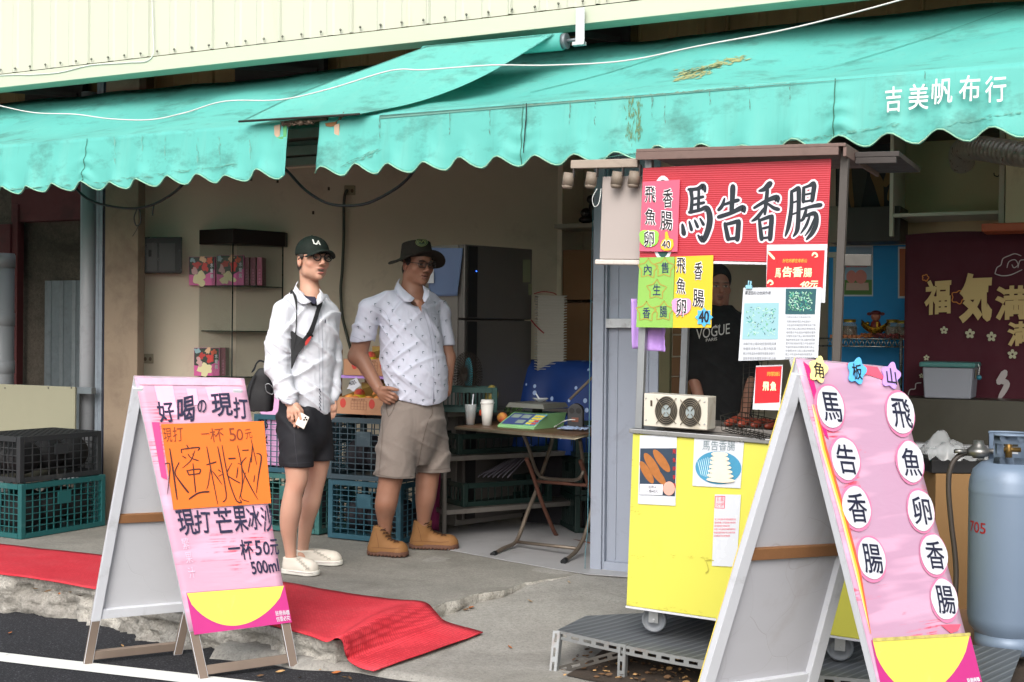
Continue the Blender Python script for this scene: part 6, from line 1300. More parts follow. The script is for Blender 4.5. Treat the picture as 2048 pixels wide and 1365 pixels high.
b = B(); a, c = PY(1682, 490, 7.80), PY(1812, 418, 7.80); b.box((a[0]+.055, 7.6, a[2]), (c[0], 7.885, c[2])); t = thing('wall_cabinet', 'dark grey cupboard with a pale side hanging above the blue board', 'cupboard', (a[0], 7.6, a[2])); b.build('front', M('charcoal_panel', '#383532', .5, 0, .1, 4), t, world=True, bevel=.004); b = B(); b.box((a[0]-.03, 7.6, a[2]), (a[0]+.053, 7.885, c[2]+.01)); b.build('side', M('pale_panel', '#857e70', .6), t, world=True, bevel=.003)
# dark painting with ochre shapes
plV = Pl((0, 7.95, 1), (1, 7.95, 1), (0, 7.95, 2)); t = pcard('painting', rect(1672, 288, 1788, 420), PAINT('painting_black', '#0e0d10', .5), 'dark painting with ochre brush shapes behind the cart roof', 'painting', 0, plV, .01)
zone(plV, [(1676, 300), (1742, 300), (1735, 350), (1722, 420), (1674, 420)], 'smoky_area', PAINT('painting_smoke', '#3b3732', .6, .4), t, .011)
b = B()
for s_ in ([(1745, 345, 14), (1756, 362, 20), (1760, 380, 16), (1766, 418, 6)], [(1775, 320, 8), (1780, 345, 14), (1772, 370, 14)], [(1784, 310, 10), (1788, 360, 12), (1780, 398, 14)], [(1700, 330, 6), (1702, 380, 9), (1706, 415, 8)]): brush(b, plV, s_, .013)
b.build('ochre_shapes', PAINT('ochre', '#7d5c33', .6, .2), t, world=True)
# white shelf unit with cream back
m_crm = M('unit_cream', '#d8c8a4', .7, 0, .05, 3); cb_ = thing('shelf_unit', 'large cream shelf unit on the right wall above the maroon curtain', 'shelf unit', tuple(PY(1900, 460, 7.8)))
a, c = PY(1790, 478, 7.75), PY(2013, 235, 7.75); yb = 7.98
b = B(); b.box((a[0], yb, a[2]), (c[0], yb+.02, c[2]+.3)); b.build('rear_panel', m_crm, cb_, world=True)
m_uw = M('unit_white', '#d6d0c0', .6, 0, .04, 4); b = B(); x_ = PY(2004, 300, 7.7)[0]; b.box((x_, 7.55, a[2]), (x_+.03, 7.97, c[2]+.3)); b.build('upright', m_uw, cb_, world=True, bevel=.002); b = B(); b.box((a[0], 7.55, a[2]), (a[0]+.02, 7.97, c[2]+.3)); b.build('upright', m_uw, cb_, world=True, bevel=.002)
zq = PY(1900, 430, 7.6)[2]; b = B(); b.box((a[0]+.021, 7.55, zq-.008), (x_-.001, 7.97, zq+.012)); b.build('shelf', m_uw, cb_, world=True, bevel=.002); b = B(); zq2 = PY(1900, 262, 7.6)[2]; b.box((a[0]-.4, 7.5, zq2), (x_-.001, 7.97, zq2+.06)); b.build('top_rail', MATS['charcoal_panel'], cb_, world=True)
b = B(); b.box((PY(2013, 300, 7.45)[0], 7.42, 0), (3.1, 7.9, 2.89)); struct('right_pillar', b, m_wall2, bevel=.004)
# ventilation duct
P_ = cr([PD(1925, 328, 7.1), PD(1922, 310, 7.02), PD(1932, 298, 6.9), PD(1960, 297, 6.75), PD(2000, 303, 6.6), PD(2060, 312, 6.4), PD(2140, 322, 6.2)], 30); rr = [.064+.0035*abs(sin(i*.62)) for i in range(len(P_))]; rr = rr
b = B(); b.tube(P_, rr, 24); one('vent_duct', b, M('duct_metal', '#a39a8e', .3, .45, .2, 8, dirt='#5e4633', df=.4), 'ribbed metal ventilation duct reaching in from the right edge', 'duct')
wire('hook', [PD(*p, 7.2) for p in [(2000, 330), (2000, 345), (1996, 353), (1989, 351), (1988, 346)]], .003, m_blk, 'thin wire hook hanging below the duct', 'hook')
b = B(); a, c = PY(1975, 468, 7.3), PY(2060, 456, 7.3); b.box((a[0], 7.0, a[2]-.01), (c[0]+.2, 7.24, c[2]+.005)); one('orange_tray', b, PAINT('orange_tray', '#9c4a2c', .5), 'orange tray with a dark box on top of the maroon curtain rail', 'tray', bevel=.004)
b = B(); b.cyl(PD(2033, 465, 7.0), PD(2052, 395, 7.0), .007, n=6); one('rod', b, m_blk, 'slanted thin black rod at the right edge', 'rod')
# maroon curtain
plM = Pl((0, 7.28, 1), (1, 7.28, 1), (0, 7.28, 2)); cu_ = thing('curtain', 'maroon cloth curtain with cream characters and little flowers', 'curtain', tuple(PY(1900, 800, 7.3))); b = B(); G = []
a, c = PY(1811, 470, 7.3), PY(1811, 830, 7.3); x0_, x1_ = a[0], .2
for i in range(16): z = a[2]+(c[2]-a[2])*i/15; G.append([(x0_+(x1_-x0_)*u, 7.30+.008*sin(u*31)*i/15, z+(.012*sin(u*8)*(1-i/15))) for u in np.linspace(0, 1, 60)])
b.grid(G, back=(0, .003, 0)); b.build('cloth', M('maroon_fabric', '#451522', .85, 0, .06, 4, .1), cu_, world=True, fix=True)
m_gold = PAINT('gold_print', '#b39a68', .6); b = B()
ptext(b, plM, '福', (1847, 632), (1901, 628), (1849, 562), bold=.035, jit=.02, lift=.001); ptext(b, plM, '気', (1915, 648), (1982, 646), (1920, 548), bold=.05, jit=.02, lift=.001); ptext(b, plM, '満', (1988, 642), (2056, 640), (1990, 574), bold=.035, jit=.02, lift=.001); ptext(b, plM, '満', (2013, 694), (2068, 692), (2014, 645), bold=.035, jit=.02, lift=.001)
b.build('lettering', m_gold, cu_, world=True)
b = B()
for x, y, r_ in ((1888, 661, 8), (1940, 668, 10), (1983, 674, 10), (2025, 709, 10), (1853, 716, 6), (1843, 752, 5)):
    for k in range(5): a_ = 2*pi*k/5-pi/2; stick(b, plM, ell(x+r_*.6*cos(a_), y+r_*.6*sin(a_), r_*.42, r_*.34, a_, 10), .001)
b.build('flower_print', PAINT('cream_flower', '#a8a48a', .6), cu_, world=True, fix=True)
b = B()
for x, y, r_ in ((1916, 595, 12), (1851, 556, 6)): brush(b, plM, [(px_, py_, 2) for px_, py_ in flower(x, y, r_, 1, 1, 0, 5, .15, 24)+[flower(x, y, r_, 1, 1, 0, 5, .15, 24)[0]]], .001)
b.build('orange_flower_outline', PAINT('orange_thread', '#b06a28', .6), cu_, world=True)
b = B()
for s_ in ([(1990, 548), (1994, 536), (2002, 530), (2006, 518), (2018, 512), (2030, 508), (2042, 512)], [(1990, 548), (2004, 552), (2022, 550), (2044, 540)], [(2014, 536), (2018, 524), (2030, 520), (2036, 530), (2028, 536), (2024, 530)], [(1816, 792), (1820, 780), (1830, 778), (1832, 768), (1842, 766)], [(2036, 536), (2040, 522), (2050, 520)]): brush(b, plM, [(x, y, 2) for x, y in s_], .001)
brush(b, plM, [(2010, 745, 14), (1998, 765, 14)], .001); brush(b, plM, [(1996, 762, 10), (2014, 768, 12), (2000, 795, 10)], .001); b.build('cloud_outline', PAINT('pale_outline', '#a59c9c', .6), cu_, world=True)
# counter
ct2 = thing('counter', 'long dark counter front with a white lower panel at the right', 'counter', (-.5, 7.1, 0)); a, c = PY(1700, 800, 7.0), PY(1850, 885, 7.0); zc = PY(1850, 797, 7.0)[2]
m_cf = M('counter_dark', '#3d3b33', .35, .3, .12, 2, .05, dirt='#2b2822', df=.3); b = B(); b.box((-1.35, 7.0, c[2]), (1.5, 7.27, zc)); b.build('dark_apron', m_cf, ct2, world=True, bevel=.004); b = B(); b.box((-1.35, 7.03, .01), (1.5, 7.25, c[2]-.001)); b.build('white_panel', M('white_laminate', '#c9cdd2', .35, 0, .03, 3), ct2, world=True)
t = thing('storage_box', 'grey plastic storage box with a teal lid on the dark counter', 'storage box', tuple(PY(1900, 797, 6.9))); zb = zc+.003
p0, p1, p2 = PZ(1845, 793, zc), PZ(1942, 799, zc), PZ(1975, 790, zc)
p0 = PY(1847, 790, 7.0); w1 = PY(1942, 790, 7.0)[0]-p0[0]; b = B(); x0_, x1_ = p0[0], p0[0]+w1
def taper(b, x0, x1, y0, y1, z0, z1, e): b.hexa([(x0+e, y0+e, z0), (x1-e, y0+e, z0), (x1-e, y1-e, z0), (x0+e, y1-e, z0), (x0, y0, z1), (x1, y0, z1), (x1, y1, z1), (x0, y1, z1)])
hz = PY(1900, 728, 7.0)[2]
taper(b, x0_-.005, x1_+.01, 6.98, 7.24, zb, hz-.02, .010); b.build('tub', M('tub_grey', '#7c7f88', .5, 0, .04, 4, .03), t, world=True, bevel=.008, fix=True); b = B(); taper(b, x0_-.02, x1_+.022, 6.965, 7.255, hz-.019, hz+.008, -.0); b.build('lid', M('lid_teal', '#3c6c6a', .4, 0, .05, 5), t, world=True, bevel=.008, fix=True)
b = B(); p = np.array([x1_+.013, 7.10, hz-.06]); b.box(p+(0, -.03, -.02), p+(.003, .035, .03)); b.build('side_label', PAINT('kraft_label', '#6b6555', .6), t, world=True)
kc = thing('bell_charm', 'round teal bell hanging on the side of the storage box', 'bell', tuple(p)); b = B(); b.ball(p+(.016, -.01, -.012), .014); b.build('bell', PAINT('bell_teal', '#2d6f80', .4), kc, world=True); b = B(); b.tube([p+(.01, -.01, .06), p+(.018, -.01, .04), p+(.014, -.01, .0)], .003, 6); b.build('cord', m_wht, kc, world=True)
# wire shelf, jars, figurine
m_chr = M('chrome', '#9a9a98', .25, .9, .1, 20); ws = thing('wire_shelf', 'chrome wire shelf holding jars before the blue board', 'shelf', (-1.5, 7.6, 0)); a, c = PY(1655, 676, 7.5), PY(1806, 679, 7.5); zq = c[2]
b = B()
for z in (zq, zq-.045): b.cyl((a[0]-.05, 7.5, z), (c[0], 7.5, z), .005, n=6); b.cyl((c[0], 7.5, z), (c[0], 7.8, z), .005, n=6)
n_ = 14
for k in range(n_): x = a[0]+(c[0]-a[0])*k/n_; dx = (c[0]-a[0])/n_; b.cyl((x, 7.5, zq-.045), (x+dx/2, 7.5, zq), .003, n=5); b.cyl((x+dx/2, 7.5, zq), (x+dx, 7.5, zq-.045), .003, n=5)
for k in range(12): y = 7.5+.3*k/11; b.cyl((a[0], y, zq), (c[0], y, zq), .0025, n=5)
b.build('wire_deck', m_chr, ws, world=True)
for x in (PY(1679, 700, 7.5)[0], c[0]-.01): b = B(); b.cyl((x, 7.5, .01), (x, 7.5, zq+.01), .010, n=10); b.build('post', m_chr, ws, world=True)
def jar(x, y, lab, s_=1, y0=7.6):
    p = PY(x, y, y0); p[2] = zq+.004; t = thing('honey_jar', lab, 'jar', tuple(p), group='honey jars on the wire shelf'); b = B(); b.lathe([(0, .001), (.042*s_, .001), (.046*s_, .01), (.046*s_, .075*s_), (.034*s_, .092*s_), (.034*s_, .10*s_)], n=22); b.build('glass', GLASS('jar_glass', '#b9b2a4', .3, .05), t)
    b = B(); b.lathe([(0, .004), (.041*s_, .004), (.043*s_, .012), (.043*s_, .07*s_), (0, .071*s_)], n=20); b.build('honey', M('dark_honey', '#4a2114', .25), t); b = B(); b.lathe([(.037*s_, .094*s_), (.037*s_, .112*s_), (0, .113*s_)], n=20); b.build('lid', M('gold_lid', '#a88a3a', .3, .7), t)
jar(1699, 672, 'dark honey jar with gold lid at the left of the wire shelf'); jar(1785, 674, 'dark honey jar with gold lid right of the golden ingot boat'); jar(1806, 674, 'dark honey jar half behind the maroon curtain', .95)
p = PY(1751, 672, 7.58); p[2] = zq+.02; t = thing('lucky_figurine', 'small figurine in a red hat riding a golden ingot boat', 'figurine', tuple(p)); b = B(); G = []
for i in range(9):
    v = i/8; a_ = pi*v; G.append([(.085*cu_*1.0, -.04*cos(a_)*(1-cu_*cu_)**.5*1.0, .012+.05*cu_*cu_+(.035*(1-sin(a_)) if True else 0)) for cu_ in np.linspace(-1, 1, 17)])
b.grid(G, back=(0, 0, -.004)); b.build('gold_boat', M('shiny_gold', '#a5802a', .25, .9, .1, 20), t)
b = B(); b.ball((0, 0, .055), (.032, .026, .04)); b.build('red_robe', M('robe_red', '#6d1d1b', .5, 0, .2, 30), t); b = B(); b.ball((0, 0, .112), (.028, .025, .027)); b.ball((-.006, -.024, .108), (.006, .005, .006)); b.build('head', M('figurine_face', '#9b6350', .5), t)
b = B(); b.ball((0, 0, .133), (.031, .027, .016)); b.ball((-.038, 0, .128), (.014, .006, .010)); b.ball((.038, 0, .128), (.014, .006, .010)); b.build('red_hat', M('hat_red', '#5c1a1c', .5), t)
b = B(); b.box((.01, -.032, .04), (.02, -.026, .08)); b.ball((-.045, -.015, .07), (.013, .01, .012)); b.build('gold_trim', MATS['shiny_gold'], t)
r = random.Random(8); b = B()
for k in range(150): x = r.uniform(1722, 1808); q = PY(x, 676, r.uniform(7.52, 7.66)); b.cur = 0 if x > 1745 else 1; s_ = r.uniform(.007, .012); b.ball((q[0], q[1], zq+.008+r.uniform(0, .022)), (s_, s_, s_*.7), 6, 4)
o = b.build('wrapped_candies', [M('candy_pink', '#8a4442', .3, 0, .3, 40), M('candy_orange', '#b0673a', .3, 0, .3, 40)]); o['kind'] = 'stuff'
for k in range(7): q = PY(1664+9*k, 675, 7.54); b = B(); b.box((q[0]-.011, 7.53, zq+.002), (q[0]+.010, 7.57, zq+.022)); one('orange_packet', b, MATS['candy_orange'], 'orange packet, %s from the left on the wire shelf' % ('first', 'second', 'third', 'fourth', 'fifth', 'sixth', 'seventh')[k], 'packet', 'orange packets on the wire shelf', bevel=.003)
# window frame strip between post and blue board
a, c = PY(1664, 700, 7.0), PY(1683, 515, 7.0); b = B(); b.box((a[0], 7.0, .3), (a[0]+.03, 7.04, c[2])); b.box((a[0]-.07, 7.0, c[2]+.001), (a[0]+.03, 7.04, c[2]+.03)); one('window_frame', b, M('grey_frame', '#8f8b80', .6), 'grey metal frame edge just right of the cart post', 'frame')
# ---- gas cylinder, hose, box
zc0 = .012; pc = PD(2012, 1290, 5.14); cx_, cy_ = pc[0], pc[1]; R_ = .153
gy = thing('gas_cylinder', 'tall blue grey gas cylinder with a handled collar at the right edge', 'gas cylinder', (cx_, cy_, zc0)); m_gas = M('gas_blue_grey', '#6a7a8e', .38, .1, .04, 4, .04, dirt='#5c6772', df=.15)
hS = PD(2012, 948, 5.14)[2]-zc0
b = B(); b.lathe([(.118, .055), (R_*.8, .07), (R_*.96, .10), (R_, .14), (R_, hS-.08), (R_*1.0, hS-.078), (R_*1.012, hS-.07), (R_, hS-.062), (R_*.985, hS-.03), (R_*.90, hS+.015), (R_*.70, hS+.045), (R_*.4, hS+.06), (0, hS+.064)], n=48); b.build('shell', m_gas, gy)
b = B(); b.lathe([(.121, 0), (.124, 0), (.124, .075), (.118, .075)], n=40); b.build('foot_ring', m_gas, gy)
# collar with a hand hole, built as arcs
rc = .098; z0_, z1_ = hS+.02, hS+.165
def arcpanel(a0_, a1_, z0, z1):
    n_ = 10; G = [[(rc*cos(a0_+(a1_-a0_)*i/n_), rc*sin(a0_+(a1_-a0_)*i/n_), z) for i in range(n_+1)] for z in (z0, z1)]; b.grid(G, back=(.0, 0, .0001)); G = [[(x*.965, y*.965, z) for x, y, z in r_] for r_ in G]; b.grid(G)
fa_ = -pi/2+YAW
for s0 in (fa_-1.0, fa_+pi-1.2):
    b = B(); arcpanel(s0, s0+1.75, z0_, z0_+.055); arcpanel(s0, s0+1.75, z1_-.035, z1_); arcpanel(s0, s0+.42, z0_+.055, z1_-.035); arcpanel(s0+1.5, s0+1.75, z0_+.055, z1_-.035)
    b.tube([(rc*.983*cos(s0+1.75*i/12), rc*.983*sin(s0+1.75*i/12), z1_) for i in range(13)], .005, 8); b.build('collar', m_gas, gy)
b = B(); b.cyl((0, 0, hS+.06), (0, 0, hS+.13), .014); b.cyl((-.03, -.01, hS+.10), (.045, .01, hS+.10), .010); b.ball((0, 0, hS+.135), (.02, .02, .012)); b.build('valve', M('brass', '#85683a', .35, .8, .15, 20), gy)
g_, f_ = glyphs('705', .012); mn, mx = g_.min(0), g_.max(0); pts = []
for x, y, z in g_:
    u = (x-mn[0])/(mx[0]-mn[0]); v = (y-mn[1])/(mx[1]-mn[1]); th = fa_-1.56+.62*u; zz = PD(1950, 1062, 5.14)[2]-zc0+.045*v; pts.append(((R_+.0012)*cos(th), (R_+.0012)*sin(th), zz))
b = B(); b.add(pts, f_, False); b.build('stencil_number', PAINT('stencil_red', '#b2363c', .6, .2), gy)
b = B(); p = PD(1957, 903, 5.2); b.lathe([(0, -.03), (.022, -.028), (.026, -.022), (.044, -.018), (.047, -.004), (.047, .004), (.040, .012), (.024, .026), (.020, .045), (0, .046)], p, 24); b.cyl(p-RT*.05, p-RT*.10, .009); b.cyl(p+RT*.04, p+RT*.12, .011); rg = one('gas_regulator', b, M('zinc_regulator', '#7d7c7a', .35, .8, .15, 20), 'round grey metal gas regulator screwed to the cylinder valve', 'regulator')
wire('gas_hose', [PD(*p_, 5.22) for p_ in [(1938, 907), (1922, 910), (1908, 922), (1899, 945), (1897, 975), (1899, 1010), (1904, 1060), (1910, 1110), (1912, 1160), (1905, 1230), (1880, 1262)]], .011, M('hose_brown', '#3a3430', .5, 0, .1, 20), 'dark rubber gas hose curving down from the regulator', 'hose')
b = B(); a, c = PD(1868, 1215, 5.9), PD(1975, 1215, 5.9); z1_ = PD(1900, 948, 5.9)[2]; u = (c-a); u[2] = 0; b.hexa([col(q_, .0) for q_ in (a, c, c+F0*.3, a+F0*.3)]+[col(q_, z1_) for q_ in (a, c, c+F0*.3, a+F0*.3)]); bx = thing('cardboard_box', 'brown cardboard box with taped seams behind the gas cylinder', 'carton', (a[0], a[1], 0)); b.build('box', M('brown_carton', '#83643f', .8, 0, .07, 3, .1), bx, world=True, fix=True, bevel=.004)
b = B(); q_ = [a-R0*.02, c+R0*.02, c+R0*.02+F0*.3, a-R0*.02+F0*.3]; b.hexa([col(k_, z1_+.002) for k_ in q_]+[col(k_+(0, 0, .0), z1_+.065) for k_ in q_]); one('black_tray', b, PAINT('tray_black', '#1e1e20', .4), 'shallow black tray on top of the brown cardboard box', 'tray', fix=True, bevel=.004)
b = B(); cp = (a+c)/2+F0*.05; G = []
for i in range(18):
    row = []
    for j in range(26):
        u_, v_ = j/25, i/17; h_ = (.02+.085*math.exp(-((u_-.3)/.25)**2))*sin(pi*v_)**.6+.05*fbm(u_*5, v_*5, 3, 5); q_ = cp+R0*(u_-.5)*.36+F0*(v_-.45)*.26; row.append((q_[0], q_[1], z1_+.068+max(0, h_)))
    G.append(row)
b.grid(G); one('plastic_bag', b, GLASS('milky_bag', '#b4b6b8', .5, .18), 'crumpled translucent plastic bag in the black tray', 'plastic bag')
b = B(); w0, w1_ = PZ(1860, 1250, .0), PZ(2040, 1345, .0); q_ = [PZ(1890, 1325, -.0), PZ(1985, 1318, -.0), PZ(2120, 1300, 0), PZ(2060, 1205, 0), PZ(1850, 1225, 0)]; b.poly([(k_[0], k_[1], -.012) for k_ in q_], (0, 0, .022)); one('wood_board', b, M('board_brown', '#86674f', .7, 0, .12, 6, .2, st=(1, .3, 1)), 'flat brown wooden board under the gas cylinder', 'board', fix=True, bevel=.003)
# loose leaves on the ground
r = random.Random(12); m_lf = [MATS['leaf_tan'], MATS['leaf_brown'], PAINT('leaf_orange', '#9a5a2c', .8)]; b = B()
spots = [(70, 1262, -.2), (95, 1268, -.2), (118, 1270, -.19), (140, 1266, -.19), (160, 1270, -.18), (232, 1282, -.18), (245, 1300, -.17), (338, 1306, -.16), (265, 1290, -.17), (690, 1350, -.10), (700, 1353, -.10), (672, 1340, -.1), (640, 1338, -.11), (932, 1228, -.07), (942, 1225, -.07), (1138, 1172, -.02), (890, 1254, -.04), (755, 1322, -.08), (560, 1344, -.12), (600, 1358, -.12), (1020, 1300, -.09), (1060, 1210, -.05), (520, 1352, -.12), (20, 1276, -.2), (200, 1290, -.18)]
for k, (x, y, z) in enumerate(spots):
    c = PZ(x, y, z); s_ = r.uniform(.02, .04); a = r.uniform(0, 6); u = np.array([cos(a), sin(a), .2]); v = np.array([-sin(a), cos(a), .3]); b.cur = k % 3; c[2] = (road_z(c[0]) if c[1] < 4.33 else ramp_z(c[0], c[1]) if c[0] > -2.95 else 0)+.010
    b.add([c-u*s_*.6, c-u*s_*.15+v*s_*.3, c+u*s_*.3+v*s_*.22, c+u*s_*.7, c+u*s_*.2-v*s_*.26, c-u*s_*.2-v*s_*.25, c+(0, 0, -.004)], [(i, (i+1) % 6, 6) for i in range(6)], False)
o = b.build('fallen_leaves', m_lf); o['kind'] = 'stuff'
# ================================================================== PEOPLE (distance-field modelling, one surface per body or garment)
from mathutils.bvhtree import BVHTree
class Field:
    def __init__(s, lo, hi, h=.005, zfine=()):
        s.xs = np.arange(lo[0], hi[0], h); s.ys = np.arange(lo[1], hi[1], h); z = lo[2]; zs = []
        while z < hi[2]:
            zs.append(z); hh = h*1.25
            for a, b_, q in zfine:
                if a <= z <= b_: hh = q
            z += hh
        s.zs = np.array(zs); s.D = np.full((len(s.xs), len(s.ys), len(s.zs)), 9., np.float32)
    def sub(s, lo, hi):
        r = []
        for a, l, h in ((s.xs, lo[0], hi[0]), (s.ys, lo[1], hi[1]), (s.zs, lo[2], hi[2])):
            i, j = np.searchsorted(a, l), np.searchsorted(a, h); r.append(slice(max(0, i-1), min(len(a), j+1)))
        X = s.xs[r[0]][:, None, None]; Y = s.ys[r[1]][None, :, None]; Z = s.zs[r[2]][None, None, :]
        return tuple(r), X, Y, Z
    def put(s, sl, d, k, op='u'):
        a = s.D[sl]
        if a.size == 0: return
        if op == 'u':
            if k > 0: h = np.clip(.5+.5*(a-d)/k, 0, 1); s.D[sl] = a+(d-a)*h-k*h*(1-h)
            else: s.D[sl] = np.minimum(a, d)
        elif op == 's':
            h = np.clip(.5-.5*(a+d)/k, 0, 1); s.D[sl] = a+(-d-a)*h+k*h*(1-h)
        else: s.D[sl] = np.maximum(a, d)
    def cap(s, p, q, r0, r1=None, k=.01, op='u', sq=None):
        r1 = r0 if r1 is None else r1; p, q = np.array(p, float), np.array(q, float); m = max(r0, r1)*(sq[1] if sq else 1)+max(k, .005)*1.5+.01
        sl, X, Y, Z = s.sub(np.minimum(p, q)-m, np.maximum(p, q)+m); d = q-p; L2 = d@d+1e-12
        t = np.clip(((X-p[0])*d[0]+(Y-p[1])*d[1]+(Z-p[2])*d[2])/L2, 0, 1)
        vx, vy, vz = X-p[0]-t*d[0], Y-p[1]-t*d[1], Z-p[2]-t*d[2]
        if sq:
            u = np.array(sq[0], float); u /= np.linalg.norm(u); c = (vx*u[0]+vy*u[1]+vz*u[2])*(1-1/sq[1]); vx, vy, vz = vx-c*u[0], vy-c*u[1], vz-c*u[2]
        s.put(sl, (np.sqrt(vx*vx+vy*vy+vz*vz)-(r0+(r1-r0)*t)).astype(np.float32), k, op)
    def ell(s, c, r, R=None, k=.01, op='u'):
        c = np.array(c, float); r = np.array(r, float); m = r.max()+max(k, .005)*1.5+.01; sl, X, Y, Z = s.sub(c-m, c+m)
        x, y, z = X-c[0], Y-c[1], Z-c[2]
        if R is not None: x, y, z = (R[0][0]*x+R[0][1]*y+R[0][2]*z, R[1][0]*x+R[1][1]*y+R[1][2]*z, R[2][0]*x+R[2][1]*y+R[2][2]*z)
        q = np.sqrt((x/r[0])**2+(y/r[1])**2+(z/r[2])**2); g = np.sqrt((x/r[0]**2)**2+(y/r[1]**2)**2+(z/r[2]**2)**2)+1e-6
        s.put(sl, (q*(q-1)/g).astype(np.float32), k, op)
    def tower(s, secs, k=.01, op='u', pw=2.0, zlo=None, zhi=None, ang=0.0):
        """stack of ellipses: (x, y, z, half width, half depth) ; ang = turn of the body about z"""
        S_ = np.array(sorted(secs, key=lambda t: t[2]), float); m = S_[:, 3:5].max()+.03
        lo = np.array([S_[:, 0].min()-m, S_[:, 1].min()-m, S_[0, 2]-.02]); hi = np.array([S_[:, 0].max()+m, S_[:, 1].max()+m, S_[-1, 2]+.02]); sl, X, Y, Z = s.sub(lo, hi)
        z = Z.ravel(); zz = S_[:, 2]
        def ip(c):
            # smooth monotone-ish cubic
            v = S_[:, c]; mm = np.gradient(v, zz); i = np.clip(np.searchsorted(zz, z)-1, 0, len(zz)-2); h = zz[i+1]-zz[i]; t = np.clip((z-zz[i])/h, 0, 1)
            return ((2*t**3-3*t**2+1)*v[i]+(t**3-2*t*t+t)*h*mm[i]+(-2*t**3+3*t*t)*v[i+1]+(t**3-t*t)*h*mm[i+1])[None, None, :]
        cx, cy, w, d = ip(0), ip(1), np.maximum(ip(2+1), .004), np.maximum(ip(4), .004); ca, sa = cos(ang), sin(ang)
        u = (X-cx)*ca+(Y-cy)*sa; v = -(X-cx)*sa+(Y-cy)*ca
        q = (np.abs(u/w)**pw+np.abs(v/d)**pw)**(1/pw); D = (q-1)*np.minimum(w, d)
        lo_, hi_ = (zz[0] if zlo is None else zlo), (zz[-1] if zhi is None else zhi); D = np.maximum(D, np.maximum(lo_-Z, Z-hi_)); s.put(sl, D.astype(np.float32), k, op)
    def warp(s, fn): 
        X, Y, Z = s.xs[:, None, None], s.ys[None, :, None], s.zs[None, None, :]; band = np.abs(s.D) < .03; d = fn(X, Y, Z); s.D = np.where(band, s.D+d, s.D).astype(np.float32)
    def plane(s, n, p):   # keep the side n.(x-p) < 0
        n = np.array(n, float)/np.linalg.norm(n); X, Y, Z = s.xs[:, None, None], s.ys[None, :, None], s.zs[None, None, :]
        s.D = np.maximum(s.D, ((X-p[0])*n[0]+(Y-p[1])*n[1]+(Z-p[2])*n[2]).astype(np.float32))
    def mesh(s):
        D = s.D; D = np.where(D == 0, 1e-6, D); ins = D < 0; nx, ny, nz__ = D.shape; c = np.zeros((nx-1, ny-1, nz__-1), np.int8)
        for a in (0, 1):
            for b_ in (0, 1):
                for e in (0, 1): c += ins[a:nx-1+a, b_:ny-1+b_, e:nz__-1+e]
        I, J, K = np.nonzero((c > 0) & (c < 8)); P = np.zeros((len(I), 3)); n = np.zeros(len(I)); cor = [(a, b_, e) for a in (0, 1) for b_ in (0, 1) for e in (0, 1)]
        for i, p in enumerate(cor):
            for q in cor[i+1:]:
                if sum(abs(p[t]-q[t]) for t in range(3)) != 1: continue
                d0 = D[I+p[0], J+p[1], K+p[2]]; d1 = D[I+q[0], J+q[1], K+q[2]]; m = (d0 < 0) != (d1 < 0); t = np.where(m, d0/(d0-d1+1e-12), 0)
                for ax in range(3): P[:, ax] += np.where(m, p[ax]+(q[ax]-p[ax])*t, 0)
                n += m
        P /= n[:, None]; G = np.stack([I, J, K], 1)+P
        V = np.stack([np.interp(G[:, 0], np.arange(nx), s.xs), np.interp(G[:, 1], np.arange(ny), s.ys), np.interp(G[:, 2], np.arange(nz__), s.zs)], 1)
        idx = np.full(c.shape, -1, np.int64); idx[I, J, K] = np.arange(len(I)); F = []
        for ax in range(3):
            A = [slice(1, -1)]*3; A[ax] = slice(0, -1); A2 = list(A); A2[ax] = slice(1, None); s0, s1 = ins[tuple(A)], ins[tuple(A2)]
            i, j, k = np.nonzero(s0 != s1); f = s0[i, j, k]; o = [1, 1, 1]; o[ax] = 0; i, j, k = i+o[0], j+o[1], k+o[2]; b1, b2 = [(1, 2), (2, 0), (0, 1)][ax]
            def cell(d1, d2):
                t = [i.copy(), j.copy(), k.copy()]; t[b1] = t[b1]-d1; t[b2] = t[b2]-d2; return idx[t[0], t[1], t[2]]
            q = np.stack([cell(1, 1), cell(0, 1), cell(0, 0), cell(1, 0)], 1); q[~f] = q[~f][:, ::-1]; F.append(q)
        return V, np.concatenate(F)
class Fig:
    """local frame: x = right, y = away, z = up seen from the road; measured from photo landmarks at a known distance"""
    def __init__(s, px, py, D, zf=0.0): s.D = D; p = PD(px, py, D); s.o = np.array([p[0], p[1], zf]); s.s = FPX/D
    def L(s, px, py, dy=0.0):
        d = ray(px, py); dd = (s.D+dy)/(d@F0) if False else (s.D+dy); p = CAM+d*dd-s.o; return np.array([p@R0, p@F0, p[2]])
    def M(s): return Matrix(((R0[0], F0[0], 0, s.o[0]), (R0[1], F0[1], 0, s.o[1]), (0, 0, 1, s.o[2]), (0, 0, 0, 1)))
